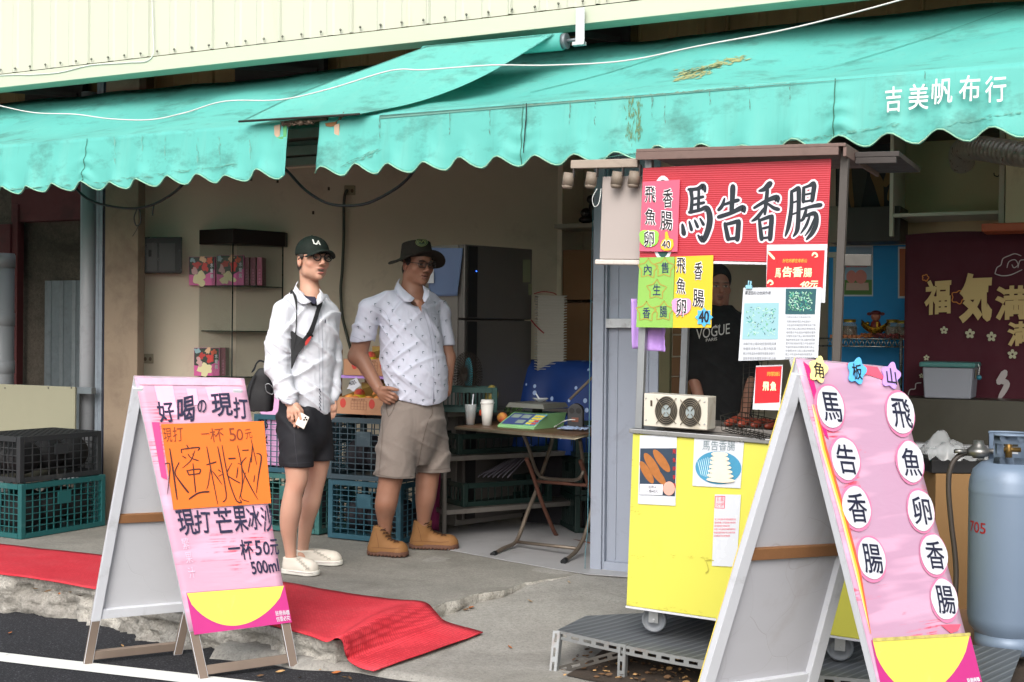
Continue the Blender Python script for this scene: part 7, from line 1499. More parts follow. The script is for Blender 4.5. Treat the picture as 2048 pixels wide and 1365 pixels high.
def fmesh(name, V, F, mat, parent, tint=None, smooth=1):
    me = bpy.data.meshes.new(name); me.from_pydata([], [], []) if False else None
    if smooth:   # light Laplacian relaxation
        for _ in range(smooth):
            acc = np.zeros_like(V); cnt = np.zeros(len(V))
            for a in range(4):
                for b_ in (1, 3): np.add.at(acc, F[:, a], V[F[:, (a+b_) % 4]]); np.add.at(cnt, F[:, a], 1)
            V = V*.45+.55*acc/np.maximum(cnt, 1)[:, None]
    me.vertices.add(len(V)); me.vertices.foreach_set('co', V.ravel().astype(np.float32)); me.loops.add(F.size); me.loops.foreach_set('vertex_index', F.ravel().astype(np.int32)); me.polygons.add(len(F)); me.polygons.foreach_set('loop_start', np.arange(0, F.size, 4, dtype=np.int32)); me.polygons.foreach_set('loop_total', np.full(len(F), 4, np.int32))
    me.update(calc_edges=True); me.validate(); me.polygons.foreach_set('use_smooth', [True]*len(me.polygons)); me.materials.append(mat)
    if tint is not None:
        ca = me.color_attributes.new('tint', 'FLOAT_COLOR', 'POINT'); col = np.ones((len(V), 4), np.float32); col[:, :3] = tint(V); ca.data.foreach_set('color', col.ravel())
    o = bpy.data.objects.new(name, me); COL.objects.link(o); o.parent = parent; o['_v'] = 0; del o['_v']
    return o, V, F
def tintmat(name, rough, bumpv=.1, bs=120, sss=0, sheen=0):
    b = NB(name); b.set(rough, 0, .35); a = b.n('ShaderNodeVertexColor'); a.layer_name = 'tint'; n_ = b.noise(14, 4); b.base(b.mix(n_, b.mix(.06, a.outputs[0], (0, 0, 0, 1)), b.mix(.05, a.outputs[0], (1, 1, 1, 1))))
    if sss: b.p.inputs['Subsurface Weight'].default_value = sss; b.p.inputs['Subsurface Radius'].default_value = (.012, .005, .003); b.p.inputs['Subsurface Scale'].default_value = .6
    if sheen: b.p.inputs['Sheen Weight'].default_value = sheen
    b.bump(b.noise(bs, 3), bumpv, .002); return b.m
m_skin = tintmat('skin', .5, .06, 200, .12); m_clothv = tintmat('woven_cloth', .8, .1, 400, 0, .15)
def CLOTH(name, c):
    b = NB(name); b.set(.85, 0, .2); b.p.inputs['Sheen Weight'].default_value = .1; b.base(b.mix(b.noise(7, 4), dk(C(c), .95), dk(C(c), 1.04)))
    n1 = b.ramp(b.noise(11, 2, .4, (1, 1, .55), 1.5), .35, .65); n2 = b.ramp(b.noise(24, 2, .5, (1, .6, 1), 1.2), .35, .7); b.bump(b.math('ADD', b.math('ADD', n1, b.math('MULTIPLY', n2, .3)), b.math('MULTIPLY', b.noise(260, 2), .08)), .28, .009); MATS[name] = b.m; return b.m
def rgb(h): return np.array(C(h)[:3])
def rotz(a): return np.array([[cos(a), sin(a), 0], [-sin(a), cos(a), 0], [0, 0, 1]])
def headframe(c, yaw, pitch, roll=0):
    """rows: person's-left-ish lateral, forward, up in figure coordinates; yaw 0 faces the camera, + to the right"""
    f = np.array([sin(yaw)*cos(pitch), -cos(yaw)*cos(pitch), sin(pitch)]); u0 = np.array([roll, 0, 1.]); l = np.cross(f, u0); l /= np.linalg.norm(l); u = np.cross(l, f); return np.array([l, f, u])
def head(F, c, R, sc=1.0, fat=1.0, mouth=0.0):
    P = lambda x, y, z: np.array(c)+(R[0]*x+R[1]*y+R[2]*z)*sc
    E_ = lambda x, y, z, r, k=.012, op='u': F.ell(P(x, y, z), np.array(r)*sc, R, k, op)
    E_(0, -.012, .030, (.076, .096, .088)); E_(0, .022, -.030, (.060*fat, .062, .074), .02); E_(0, .030, -.072, (.047*fat, .044, .038), .02); E_(0, .064, -.098, (.022, .016, .017), .016)
    for s_ in (-1, 1):
        E_(s_*.041*fat, .048, -.026, (.025, .024, .024), .016); E_(s_*.050*fat, .0, -.060, (.016, .032, .030), .02)
        E_(s_*.0785, -.012, -.010, (.009, .019, .031), .006); E_(s_*.086, -.006, -.008, (.006, .009, .017), .004, 's')
        E_(s_*.030, .096, .000, (.017, .018, .011), .010, 's'); E_(s_*.030, .074, -.001, (.0150, .0130, .0115), .004)
        E_(s_*.013, .098, -.036, (.0085, .010, .0075), .006); E_(s_*.030, .086, .020, (.022, .008, .006), .010)
    F.cap(P(0, .084, .008), P(0, .108, -.028), .0075*sc, .0115*sc, .010)
    E_(0, .088, -.058, (.023, .012, .006), .006); E_(0, .085, -.0735-mouth*.5, (.019, .012, .0065), .006)
    E_(0, .096, -.0655-mouth*.2, (.020, .012, .0022+mouth*.4), .003, 's')
def facetint(c, R, sc, skin, lips='#8f4f45', hair='#1a1512', beard=0.0, mouth=0.0, hairline=.052, brow=1.0):
    sk, lp, hr = rgb(skin), rgb(lips), rgb(hair)
    def fn(V):
        q = (V-np.array(c))@R.T/sc; x, y, z = q[:, 0], q[:, 1], q[:, 2]; T = np.tile(sk, (len(V), 1)); near = (np.abs(z) < .16) & (np.linalg.norm(q, axis=1) < .2)
        def bl(w, col): 
            nonlocal T
            w = np.clip(w, 0, 1)[:, None]*near[:, None]; T = T*(1-w)+col*w
        g = lambda a, b_, e, rx, ry, rz: np.exp(-((x-a)/rx)**2-((y-b_)/ry)**2-((z-e)/rz)**2)
        for s_ in (-1, 1): bl(.35*g(s_*.045, .06, -.03, .025, .04, .02), sk*np.array([1.1, .75, .7])); bl(.4*g(s_*.083, 0, 0, .01, .03, .035), sk*np.array([1.1, .72, .66]))
        bl(.35*g(0, .11, -.03, .014, .02, .014), sk*np.array([1.08, .78, .72]))
        if beard: bl(beard*(g(0, .08, -.095, .05, .05, .022)+.8*g(0, .1, -.05, .025, .02, .006)), sk*.45)
        bl(1.2*g(0, .092, -.0585, .021, .02, .0045), lp); bl(1.2*g(0, .092, -.075-mouth*.5, .018, .02, .0055), lp*1.15)
        bl(1.5*g(0, .088, -.0660-mouth*.25, .019, .02, .0020+mouth*.42), rgb('#2a1210'))
        if mouth: bl(1.1*g(0, .090, -.0625-mouth*.1, .012, .02, .0022), rgb('#c9c0b4'))
        for s_ in (-1, 1):
            bl(1.6*g(s_*.030, .088, -.0005, .0125, .02, .0042), rgb('#b9b0a8')); bl(1.8*g(s_*.030+.001, .09, -.0005, .0055, .02, .0048), rgb('#140d0a')); bl(1.1*g(s_*.030, .088, .0045, .0150, .02, .0016), hr)
            bl(brow*1.3*g(s_*.031, .09, .021, .018, .03, .0034), hr*1.5)
        return T
    return fn
def hairmask(F, c, R, sc, parts):
    P = lambda x, y, z: np.array(c)+(R[0]*x+R[1]*y+R[2]*z)*sc
    for x, y, z, r, op in parts: F.ell(P(x, y, z), np.array(r)*sc, R, .008, op)
def hand(F, wrist, palm_dir, n_back, thumb_side, curl, L_=.175, k=.006, spread=.3, only=4, fr=.0085, thumb=(.9, .35)):
    """palm_dir: wrist->knuckles, n_back: normal of the back of the hand, thumb_side: +1/-1 along cross"""
    d = np.array(palm_dir, float); d /= np.linalg.norm(d); n = np.array(n_back, float); n -= d*(n@d); n /= np.linalg.norm(n); s_ = np.cross(d, n)*thumb_side; w = np.array(wrist, float)
    F.cap(w, w+d*.045, .021, .026, .012, sq=(n, .62) if False else None); kn = w+d*.088
    for i in range(4):
        off = s_*(.030-.0195*i); b0 = w+d*.03+off*.7; b1 = kn+off+d*(.004 if i in (1,) else -.003*i if i > 1 else 0); F.cap(b0, b1, .0125, .0105, .010)
        if i >= only: continue
        ln = [.042, .047, .043, .034][i]; dirv = d+s_*spread*(.12-.08*i); p = b1
        for seg, (f_, lr) in enumerate(((curl[0], 1), (curl[1], .62), (curl[2], .5))):
            a = f_*(1+.05*i); dirv = dirv*cos(a)-n*sin(a); dirv /= np.linalg.norm(dirv); q = p+dirv*ln*lr*.95; F.cap(p, q, fr*(1.08-.08*seg), fr*(1.0-.10*seg), .0025); p = q
            n2 = n*cos(a)+dirv*sin(a)
    t0 = w+d*.025+s_*.022; t1 = t0+(d*thumb[0]*.7+s_*.55-n*thumb[1])*.042; t2 = t1+(d*1.0+s_*.12-n*thumb[1]*1.2)*.032; t3 = t2+(d*1.0-s_*.02-n*thumb[1])*.024
    F.cap(t0, t1, .0145, .0115, .008); F.cap(t1, t2, .0108, .0098, .003); F.cap(t2, t3, .0098, .0080, .003)
class Skin:
    def __init__(s, V, F, Mx):
        W = V@np.array(Mx)[:3, :3].T+np.array(Mx)[:3, 3]; s.bvh = BVHTree.FromPolygons([tuple(v) for v in W], [tuple(int(i) for i in f) for f in F]); s.last = CAM+ray(1024, 700)*7
    def at(s, x, y, lift=0): return s.hit(ray(x, y), lift)
    def hit(s, d, lift):
        d = d/np.linalg.norm(d); r = s.bvh.ray_cast(Vector(CAM), Vector(d)); 
        if r[0] is None: return s.last
        n = np.array(r[1]); n = n if n@d < 0 else -n; s.last = np.array(r[0])+n*lift-d*lift*.5; s.n = n; return s.last
    def drape(s, b, lift=.0015):
        b.v = [tuple(s.hit(np.array(v)-CAM, lift+.0002*(i % 3))) for i, v in enumerate(b.v)]
def sstroke(b, sk, pts, lift=.0018): brush(b, sk, pts, lift, 0, 6)
def wavefold(n, seed, comp):
    """cloth folds: sum of warped ridges; comp = list of (kx, ky, kz, amplitude, sharpness)"""
    def fn(X, Y, Z):
        w = .35*np.sin(3.1*X+4.7*Z+seed)+.3*np.sin(6.2*Y-3.3*Z+seed*2)+.2*np.sin(9*Z+5*X+seed*3); o = 0
        for q, (kx, ky, kz, a, p) in enumerate(comp):
            ph = kx*X+ky*Y+kz*Z+3*w+seed+q; msk = np.clip(.35+.9*np.sin(7*X+9*Z-4*Y+seed*1.7+q*2.1)*np.sin(11*Z-6*X+seed+q), 0, 1); o = o-a*(np.exp(-(np.sin(ph)/.33)**2)*1.5-.45)*msk
        return o
    return fn
def shoe(fig, heel, toe, w, hgt, sole, mats, name, parent, ankle, style):
    """heel, toe: ground points (local); ankle: local point where the leg enters"""
    heel, toe = np.array(heel), np.array(toe); d = toe-heel; d[2] = 0; L_ = np.linalg.norm(d); d /= L_; s_ = np.array([-d[1], d[0], 0]); z = np.array([0, 0, 1.]); g = min(heel[2], toe[2])
    lo = np.minimum(heel, toe)-.08; hi = np.maximum(heel, toe)+.08; lo[2] = g-.01; hi[2] = max(ankle[2]+.03, g+hgt+.02); F = Field(lo, hi, .0035)
    c = lambda t, h, o=0: heel+d*L_*t+z*(h-(heel[2]-g))+s_*o
    F.cap(c(.16, .035), c(.80, .030), w*.44, w*.50, .02); F.ell(c(.78, .030), (w*.52, L_*.22, .034), np.array([s_, d, z]), .02)
    if style == 'boot': F.ell(c(.85, .034), (w*.50, L_*.16, .042), np.array([s_, d, z]), .02)
    F.cap(c(.19, .04), np.array([ankle[0], ankle[1], g+hgt+.02]), w*(.52 if style == 'boot' else .44), w*(.50 if style == 'boot' else .46), .02); F.cap(c(.62, .045), c(.28, .085), w*.30, w*.36, .03)
    F.plane((0, 0, 1), (0, 0, g+hgt)); 
    F.plane((0, 0, -1), (0, 0, g+sole*.7)); V, Q = F.mesh(); up, V, Q = fmesh('upper', V, Q, mats[0], parent); M_ = fig.M(); sk = Skin(V, Q, M_)
    F2 = Field(lo, hi, .0035)
    F2.cap(c(.14, 0), c(.80, 0), w*.49, w*.545, .01, sq=(z, 3.0)); F2.ell(c(.79, 0), (w*.56, L_*.235, .2), np.array([s_, d, z]), .02); F2.plane((0, 0, 1), (0, 0, g+sole)); F2.plane((0, 0, -1), (0, 0, g+.001))
    if style == 'boot': F2.warp(lambda X, Y, Z: np.where(Z < g+.011, .006*(np.sin(((X-heel[0])*d[0]+(Y-heel[1])*d[1])*2*pi/.022) > .35), 0)); F2.ell(c(.90, .030), (w*.47, L_*.12, .030), np.array([s_, d, z]), .01)
    V2, Q2 = F2.mesh(); so_, V2, Q2 = fmesh('sole', V2, Q2, mats[1], parent); up.name = name+'_upper'; so_.name = name+'_sole'
    return up, sk, Skin(V2, Q2, M_)

# ---------------------------------------------------------------- man in the cap
fa = Fig(604, 1146, 6.72); A = fa.L
pa = thing('person', 'man in a dark green cap, white long sleeved shirt and black shorts holding a phone', 'person', mat=fa.M())
ca_, Ra = A(627, 521, 0), headframe(None, radians(37), radians(6), .04)
F = Field((-.30, -.32, .0), (.30, .32, 1.80), .0048, ((1.46, 1.72, .0033), (.70, .92, .0038)))
head(F, ca_, Ra, 1.0, .98, .012)
F.cap(A(617, 545, .03), A(620, 592, .035), .049, .052, .018); F.cap(A(622, 592, .03), A(620, 612, .03), .058, .085, .03)
ta = radians(40)
F.tower([(*A(612, 830, .02), .110, .085), (*A(612, 760, .02), .12, .088), (*A(613, 680, .02), .145, .095), (*A(614, 620, .03), .155, .09), (*A(616, 600, .03), .11, .07)], .02, ang=ta)
F.cap(A(568, 618, -.09), A(560, 715, -.12), .044, .038, .02); F.cap(A(560, 715, -.12), A(579, 806, -.17), .036, .025, .012)
F.cap(A(655, 622, .12), A(668, 715, .12), .042, .036, .02); F.cap(A(668, 715, .12), A(664, 800, .06), .034, .024, .012)
leg_a = [(*A(597, 850, -.07), .062, .070), (*A(592, 915, -.10), .066, .072), (*A(593, 965, -.105), .057, .060), (*A(586, 990, -.105), .052, .057), (*A(582, 1020, -.10), .056, .060), (*A(578, 1055, -.09), .047, .050), (*A(580, 1092, -.075), .033, .036), (*A(582, 1112, -.07), .030, .034), (*A(583, 1135, -.07), .030, .034)]
F.tower(leg_a, .012)
leg_b = [(*A(630, 850, .08), .065, .07), (*A(636, 915, .10), .068, .072), (*A(633, 952, .10), .055, .058), (*A(628, 980, .10), .050, .055), (*A(621, 1010, .10), .053, .058), (*A(613, 1045, .13), .042, .046), (*A(608, 1080, .16), .033, .036), (*A(606, 1100, .18), .030, .034), (*A(606, 1118, .18), .030, .034)]
F.tower(leg_b, .012)
# right hand closed on the phone, left hand hanging
w0 = A(583, 806, -.175)
for i, pts in enumerate([[(598, 822), (602, 838), (600, 847), (597, 855)], [(591, 824), (594, 840), (592, 849), (589, 853)], [(584, 825), (585, 839), (586, 846), (590, 849)], [(577, 823), (577, 834), (580, 841), (585, 843)]]):
    P_ = [A(*p, -.200+.004*i-(.004 if j == 1 else 0)+(.012 if j > 1 else 0)) for j, p in enumerate(pts)]; F.cap(A(586-i*1.5, 808, -.178), P_[0], .0145, .0108, .009)
    for j in range(3): F.cap(P_[j], P_[j+1], .0096-.0008*j, .0090-.0009*j, .0025)
F.cap(A(594, 810, -.178), A(603, 822, -.172), .013, .011, .006); F.cap(A(603, 822, -.172), A(606, 834, -.170), .0105, .0095, .003); F.cap(A(606, 834, -.170), A(603, 842, -.172), .0092, .008, .003)
w1 = A(664, 799, .06); F.cap(w1, A(664, 815, .055), .026, .030, .01, sq=((0, 1, 0), .6))
for i, pts in enumerate([[(657, 816), (655, 828), (652, 838)], [(661, 818), (659, 832), (655, 842)], [(666, 818), (664, 831), (661, 840)], [(671, 816), (670, 827), (667, 835)]]):
    P_ = [A(*p, .05+.004*i) for p in pts]; F.cap(A(664, 806, .055), P_[0], .012, .0105, .006); F.cap(P_[0], P_[1], .0095, .009, .002); F.cap(P_[1], P_[2], .009, .0075, .002)
F.cap(A(657, 803, .045), A(652, 814, .03), .013, .0105, .006); F.cap(A(652, 814, .03), A(651, 824, .025), .010, .008, .003)
V, Q = F.mesh(); ft_ = facetint(ca_, Ra, 1.0, '#ba8d76', '#a25a50', '#1b1613', .22, .012)
def tA(V):
    T = ft_(V); z = V[:, 2]; w = np.clip((.62-z)/.3, 0, 1)[:, None]*.35; T = T*(1-w)+rgb('#bd9682')*w
    for p, r_, f_ in ((A(590, 975, -.16), .03, .25), (A(577, 823, -.21), .02, .2)): g = np.exp(-(((V-p)/r_)**2).sum(1))[:, None]; T = T*(1-f_*g)+T*np.array([1.0, .7, .62])*f_*g
    return T
body, Vb, Qb = fmesh('body', V, Q, m_skin, pa, tA, 1)
# shirt
F = Field((-.32, -.34, .70), (.32, .30, 1.60), .0046, ((1.3, 1.6, .0042),))
F.tower([(*A(606, 836, .02), .150, .125), (*A(607, 800, .02), .158, .130), (*A(611, 745, .02), .158, .122), (*A(615, 690, .02), .164, .118), (*A(617, 645, .02), .168, .115), (*A(616, 622, .02), .160, .105), (*A(616, 608, .02), .135, .090), (*A(615, 597, .025), .095, .072), (*A(614, 590, .03), .075, .06)], .02, ang=ta, pw=2.2)
V_CUT_A = 1
F.cap(A(572, 618, -.085), A(590, 598, -.05), .052, .045, .04); F.cap(A(657, 622, .11), A(645, 602, .07), .046, .04, .04)
F.cap(A(567, 622, -.10), A(556, 690, -.12), .059, .063, .014); F.cap(A(556, 690, -.12), A(554, 735, -.135), .066, .061, .03); F.cap(A(554, 735, -.135), A(574, 785, -.165), .060, .050, .03); F.cap(A(574, 785, -.165), A(580, 800, -.172), .050, .0435, .01)
F.cap(A(657, 625, .12), A(666, 715, .13), .050, .050, .03); F.cap(A(666, 715, .13), A(667, 770, .09), .050, .043, .02); F.cap(A(667, 770, .09), A(665, 793, .065), .044, .040, .01)
F.cap(A(624, 570, -.02), A(627, 594, -.065), .056, .046, .006, 's'); F.cap(A(627, 594, -.07), A(635, 612, -.125), .042, .012, .005, 's')
fo = wavefold(3, 1.3, [(14, 8, 24, .0085, .55), (-24, 10, 17, .0080, .55), (36, -12, 40, .0045, .7)])
V0, Q0 = F.mesh(); skA0 = Skin(V0, Q0, fa.M())
def shirtA(X, Y, Z):
    arm = 1/(1+np.exp((X+.085)/.012)); slv = arm*(.0030*(np.abs(np.sin(58*Z+14*X+2*np.sin(20*Z)))-.4))*(np.clip((1.32-Z)/.25, 0, 1)); return fo(X, Y, Z)*(1-.3*arm)-slv
F.warp(shirtA)
hemn = A(660, 833, .0)-A(575, 805, 0); hn = np.cross(hemn, [0, 1, 0]); hn = hn if hn[2] < 0 else -hn
X = F.xs[:, None, None]; Zg = F.zs[None, None, :]; hem = np.interp(F.xs, [A(545, 800)[0], A(560, 806)[0], A(590, 803)[0], A(612, 812)[0], A(632, 826)[0], A(655, 829)[0], A(668, 822)[0]], [A(600, y)[2] for y in (796, 798, 800, 811, 824, 829, 818)])[:, None, None]
arm_keep = (X < A(598, 800)[0]) & (F.ys[None, :, None] < -.105); F.D = np.where(arm_keep, F.D, np.maximum(F.D, (hem-Zg).astype(np.float32)))
F.D = np.where(arm_keep, np.maximum(F.D, A(580, 803)[2]-.002-.12*(X-A(580, 803)[0])-Zg), F.D).astype(np.float32)
V, Q = F.mesh(); m_ws = CLOTH('white_shirt', '#c6c9d1'); m_ws2 = m_ws
shA, Vs, Qs = fmesh('shirt', V, Q, m_ws, pa, None, 0); skA = Skin(Vs, Qs, fa.M())
b = B()
for pts in ([(640, 612, 1), (644, 660, 1), (645, 720, 1), (645, 770, 1), (647, 828, 1)], [(633, 612, .8), (637, 660, .8), (638, 720, .8), (639, 775, .8)]): sstroke(b, skA, pts)
sstroke(b, skA, [(568, 596, .7), (580, 606, .7), (590, 622, .7), (594, 645, .7)]); sstroke(b, skA, [(556, 797, .8), (572, 800, .8), (594, 796, .8)]); sstroke(b, skA, [(561, 817, .8), (580, 814, .8), (595, 806, .8)])
b.build('seams', PAINT('shirt_seam', '#9aa0ab', .8), pa, world=True)
b = B(); 
for k in range(14): sstroke(b, skA, [(638+(k % 2)*1.6, 778+3.6*k, 1.5), (640+(k % 2)*1.6, 781+3.6*k, 1.5)])
for k in range(4): sstroke(b, skA, [(632+2.2*k, 609-k*.4, 1.0), (633+2.2*k, 617-k*.4, 1.0)])
b.build('patterned_placket', PAINT('navy_pattern', '#2b2c40', .8), pa, world=True)
b = B(); sstroke(b, skA, [(650, 640, 1.8), (650, 646, 1.8)]); b.build('chest_emblem', PAINT('navy_thread', '#1a1f3c', .7), pa, world=True)
# collar as folded cloth
def collar(fig, L_, rings, mat, parent, name='collar', th=.003):
    b = B(); b.grid([[L_(*p) for p in r] for r in rings], True, back=(0, th, 0)); return b.build(name, mat, parent)
colr = B(); G = [[(597, 562, .03), (592, 572, .0), (600, 583, -.06), (612, 596, -.095), (623, 604, -.115)], [(593, 566, .03), (587, 580, -.02), (592, 592, -.085), (603, 603, -.115), (616, 607, -.128)], [(590, 573, .03), (584, 588, -.03), (590, 599, -.095), (602, 608, -.12), (611, 609, -.13)]]
collar(fa, A, G, m_ws, pa); G = [[(636, 590, -.10), (640, 584, -.075), (638, 577, -.02)], [(633, 600, -.125), (644, 596, -.09), (647, 588, -.02)], [(634, 611, -.13), (648, 602, -.09), (652, 592, -.02)]]; collar(fa, A, G, m_ws, pa)
b = B(); b.add([A(*p) for p in [(609, 592, -.075), (621, 605, -.105), (630, 609, -.11), (634, 600, -.10), (630, 594, -.085)]], [(0, 1, 2, 3, 4)], False); b.build('undershirt', PAINT('navy_undershirt', '#1c1c30', .8), pa)
# shorts
F = Field((-.28, -.30, .50), (.28, .28, 1.0), .0046)
F.tower([(*A(607, 935, .0), .02, .02), (*A(606, 880, .0), .135, .12), (*A(607, 845, .01), .150, .128), (*A(609, 800, .02), .142, .112)], .03, ang=ta)
F.tower([(*A(593, 960, -.09), .088, .098), (*A(593, 910, -.09), .088, .098), (*A(594, 860, -.08), .084, .092), (*A(600, 820, -.05), .075, .08)], .035, ang=ta); F.tower([(*A(639, 945, .09), .080, .092), (*A(637, 900, .09), .080, .092), (*A(632, 850, .08), .078, .085), (*A(622, 820, .05), .07, .08)], .035, ang=ta)
F.warp(wavefold(2, 4.1, [(16, 8, 9, .0065, .8), (-14, 12, 16, .005, .8)])); X = F.xs[:, None, None]; Yg = F.ys[None, :, None]; Zg = F.zs[None, None, :]
hz_ = np.where(Yg < .0, A(595, 933, -.1)[2]-.03*(X-A(595, 933)[0]), A(645, 920, .1)[2]); F.D = np.maximum(F.D, (hz_-Zg).astype(np.float32)); V, Q = F.mesh()
m_blks = M('black_shorts_cloth', '#14151b', .75, 0, .1, 8, .12, 300); sA, Vx, Qx = fmesh('shorts', V, Q, m_blks, pa, None, 1); sk = Skin(Vx, Qx, fa.M())
b = B(); sstroke(b, sk, [(588, 860, .8), (590, 890, .8), (595, 932, .8)]); sstroke(b, sk, [(563, 926, .7), (590, 927, .7), (622, 925, .7)]); b.build('shorts_seams', PAINT('grey_seam', '#33343c', .8), pa, world=True)
# sneakers
m_cv = M('canvas_cream', '#cfc8bc', .8, 0, .05, 10, .15, 200); m_rb = M('rubber_white', '#d6d4cc', .45, 0, .05, 10, .05, dirt='#a59f93', df=.2)
gl = lambda px, py: fa.o*0+np.array([(PZ(px, py, 0)-fa.o)@R0, (PZ(px, py, 0)-fa.o)@F0, 0.002])
for nm, hl, to, ank, w in (('shoe', (572, 1146), (631, 1152), A(582, 1112, -.07), .096), ('shoe', (594, 1127), (682, 1131), A(607, 1097, .18), .092)):
    up, k1, k2 = shoe(fa, gl(*hl), gl(*to), w, .085 if hl[0] == 572 else .080, .026, (m_cv, m_rb), nm, pa, ank, 'low')
    b = B(); hx, hy = hl; tx, ty = to
    for k in range(5):
        cx = hx+(tx-hx)*(.42+.075*k); cy = hy-27+k*4.4 if hx == 572 else hy-24+k*3.6; w_ = 6.2
        for s_ in ((cx-w_*.6, cy-1.5, cx+w_*.6, cy+2.2), (cx-w_*.5, cy+2.4, cx+w_*.6, cy-1.2)): sstroke(b, k1, [(s_[0], s_[1], 1.3), (s_[2], s_[3], 1.3)], .003)
    b.build('laces', PAINT('lace_grey', '#a9a498', .8), pa, world=True)
    b = B(); sstroke(b, k2, [(hx+1, hy-4.5, .7), ((hx+tx)/2, (hy+ty)/2-3.2, .7), (tx-5, ty-5, .7)], .002); b.build('sole_line', PAINT('rose_line', '#9d7d80', .6), pa, world=True)
# cap
capm = tintmat('cap_cloth', .8, .2, 300, 0, .1); F = Field(ca_-.16, ca_+.17, .0034); PA = lambda x, y, z: ca_+Ra[0]*x+Ra[1]*y+Ra[2]*z
F.ell(PA(0, -.014, .046), (.087, .106, .088), Ra, .01); F.plane(-(Ra[2]+Ra[1]*.08), PA(0, 0, .026)); Fc = F.D.copy(); F.D[:] = 9
Xc = F.xs[:, None, None]-ca_[0]; Yc = F.ys[None, :, None]-ca_[1]; Zc = F.zs[None, None, :]-ca_[2]; qx = Ra[0][0]*Xc+Ra[0][1]*Yc+Ra[0][2]*Zc; qy = Ra[1][0]*Xc+Ra[1][1]*Yc+Ra[1][2]*Zc; qz = Ra[2][0]*Xc+Ra[2][1]*Yc+Ra[2][2]*Zc
zb = .037-(qx**2)*5.5-.10*np.maximum(qy-.085, 0); F.D = np.maximum(np.maximum(np.abs(qz-zb)-.0035, np.sqrt((qx/.080)**2+((qy-.075)/.088)**2)*.08-.08), .05-qy).astype(np.float32); h = np.clip(.5+.5*(Fc-F.D)/.006, 0, 1); F.D = Fc+(F.D-Fc)*h-.006*h*(1-h)
V, Q = F.mesh(); cpo, Vc, Qc = fmesh('cap', V, Q, M('cap_green', '#07160f', .8, 0, .12, 8, .25, 300), pa, None, 1); sk = Skin(Vc, Qc, fa.M())
b = B(); plX = Pl(PD(630, 490, 6.5), PD(640, 490, 6.5), PD(630, 480, 6.5)); ptext(b, plX, 'L', (627.5, 489), (635, 490), (624.5, 480), bold=.03); ptext(b, plX, 'A', (631, 490.5), (641, 491), (631.5, 482), bold=.02); sk.drape(b, .003); b.build('cap_emblem', PAINT('emblem_white', '#c9ccc8', .6), pa, world=True)
b = B(); p = PA(0, -.014, .135); b.ball(p, (.006, .006, .004), 8, 5); sstroke(b, sk, [(622, 477, .5), (612, 490, .5), (606, 506, .5)], .002) if False else None; b.build('cap_button', MATS['cap_green'], pa)
# short grey hair at the temples and nape
F = Field(ca_-.15, ca_+.13, .0034)
for s_ in (-1, 1): F.ell(PA(s_*.074, -.004, .022), (.008, .030, .030), Ra, .006)
F.ell(PA(0, -.060, -.020), (.062, .052, .055), Ra, .006)
V, Q = F.mesh(); fmesh('hair', V, Q, M('grey_black_hair', '#3a332e', .8, 0, .3, 90, .4, 200), pa, None, 1)
# glasses
def glasses(fig, PA, par, r, shape, mat, tint):
    b = B(); n_ = 26
    for s_ in (-1, 1):
        pts = []
        for i in range(n_+1):
            a = 2*pi*i/n_; ca, sa = cos(a), sin(a); e = 2/shape; rx, rz = r; pts.append(PA(s_*.032+rx*abs(ca)**e*(1 if ca > 0 else -1), .1035-.02*abs(s_*.032+rx*ca), .001+rz*abs(sa)**e*(1 if sa > 0 else -1)))
        b.tube(pts, .0034 if shape == 2 else .0022, 6, cap=False)
        b.tube([PA(s_*(.032+r[0]), .100, .006), PA(s_*.080, .06, .008), PA(s_*.084, -.005, .006), PA(s_*.083, -.03, -.012)], .0022, 6)
        gl_ = B(); gl_.add([PA(s_*.032, .1025, .001)]+pts[:-1], [(0, i+1, (i+1) % n_+1) for i in range(n_)], False); gl_.build('lens', tint, par)
    b.tube([PA(-.032+r[0], .103, .004), PA(0, .107, .008), PA(.032-r[0], .103, .004)], .0022, 6); b.build('glasses_frame', mat, par)
glasses(fa, PA, pa, (.0215, .0205), 2, PAINT('frame_black', '#0e0d0e', .3), GLASS('lens_clear', '#2a2624', .22, .25))
# phone
b = B(); q = [A(601, 825, -.207), A(618.5, 835, -.212), A(607.5, 859, -.214), A(590, 849, -.209)]; W_ = lambda p: np.array(fa.M() @ Vector(p)); q = [W_(p) for p in q]; n = np.cross(q[1]-q[0], q[3]-q[0]); n /= np.linalg.norm(n); n = n if n@(CAM-q[0]) > 0 else -n
ph = thing('phone', 'white phone with three camera lenses held in the right hand of the man in shorts', 'phone', tuple(sum(q)/4)); b.hexa([p-n*.008 for p in q]+q); b.build('casing', M('phone_white', '#d3cdc4', .3, 0, .02, 4, 0), ph, world=True, fix=True, bevel=.003)
for u, v in ((.66, .16), (.86, .26), (.64, .36)): c = q[0]+(q[1]-q[0])*u+(q[3]-q[0])*v; b = B(); b.cyl(c, c+n*.0025, .0048, n=16); b.build('camera_lens', PAINT('lens_black', '#101114', .2), ph, world=True)
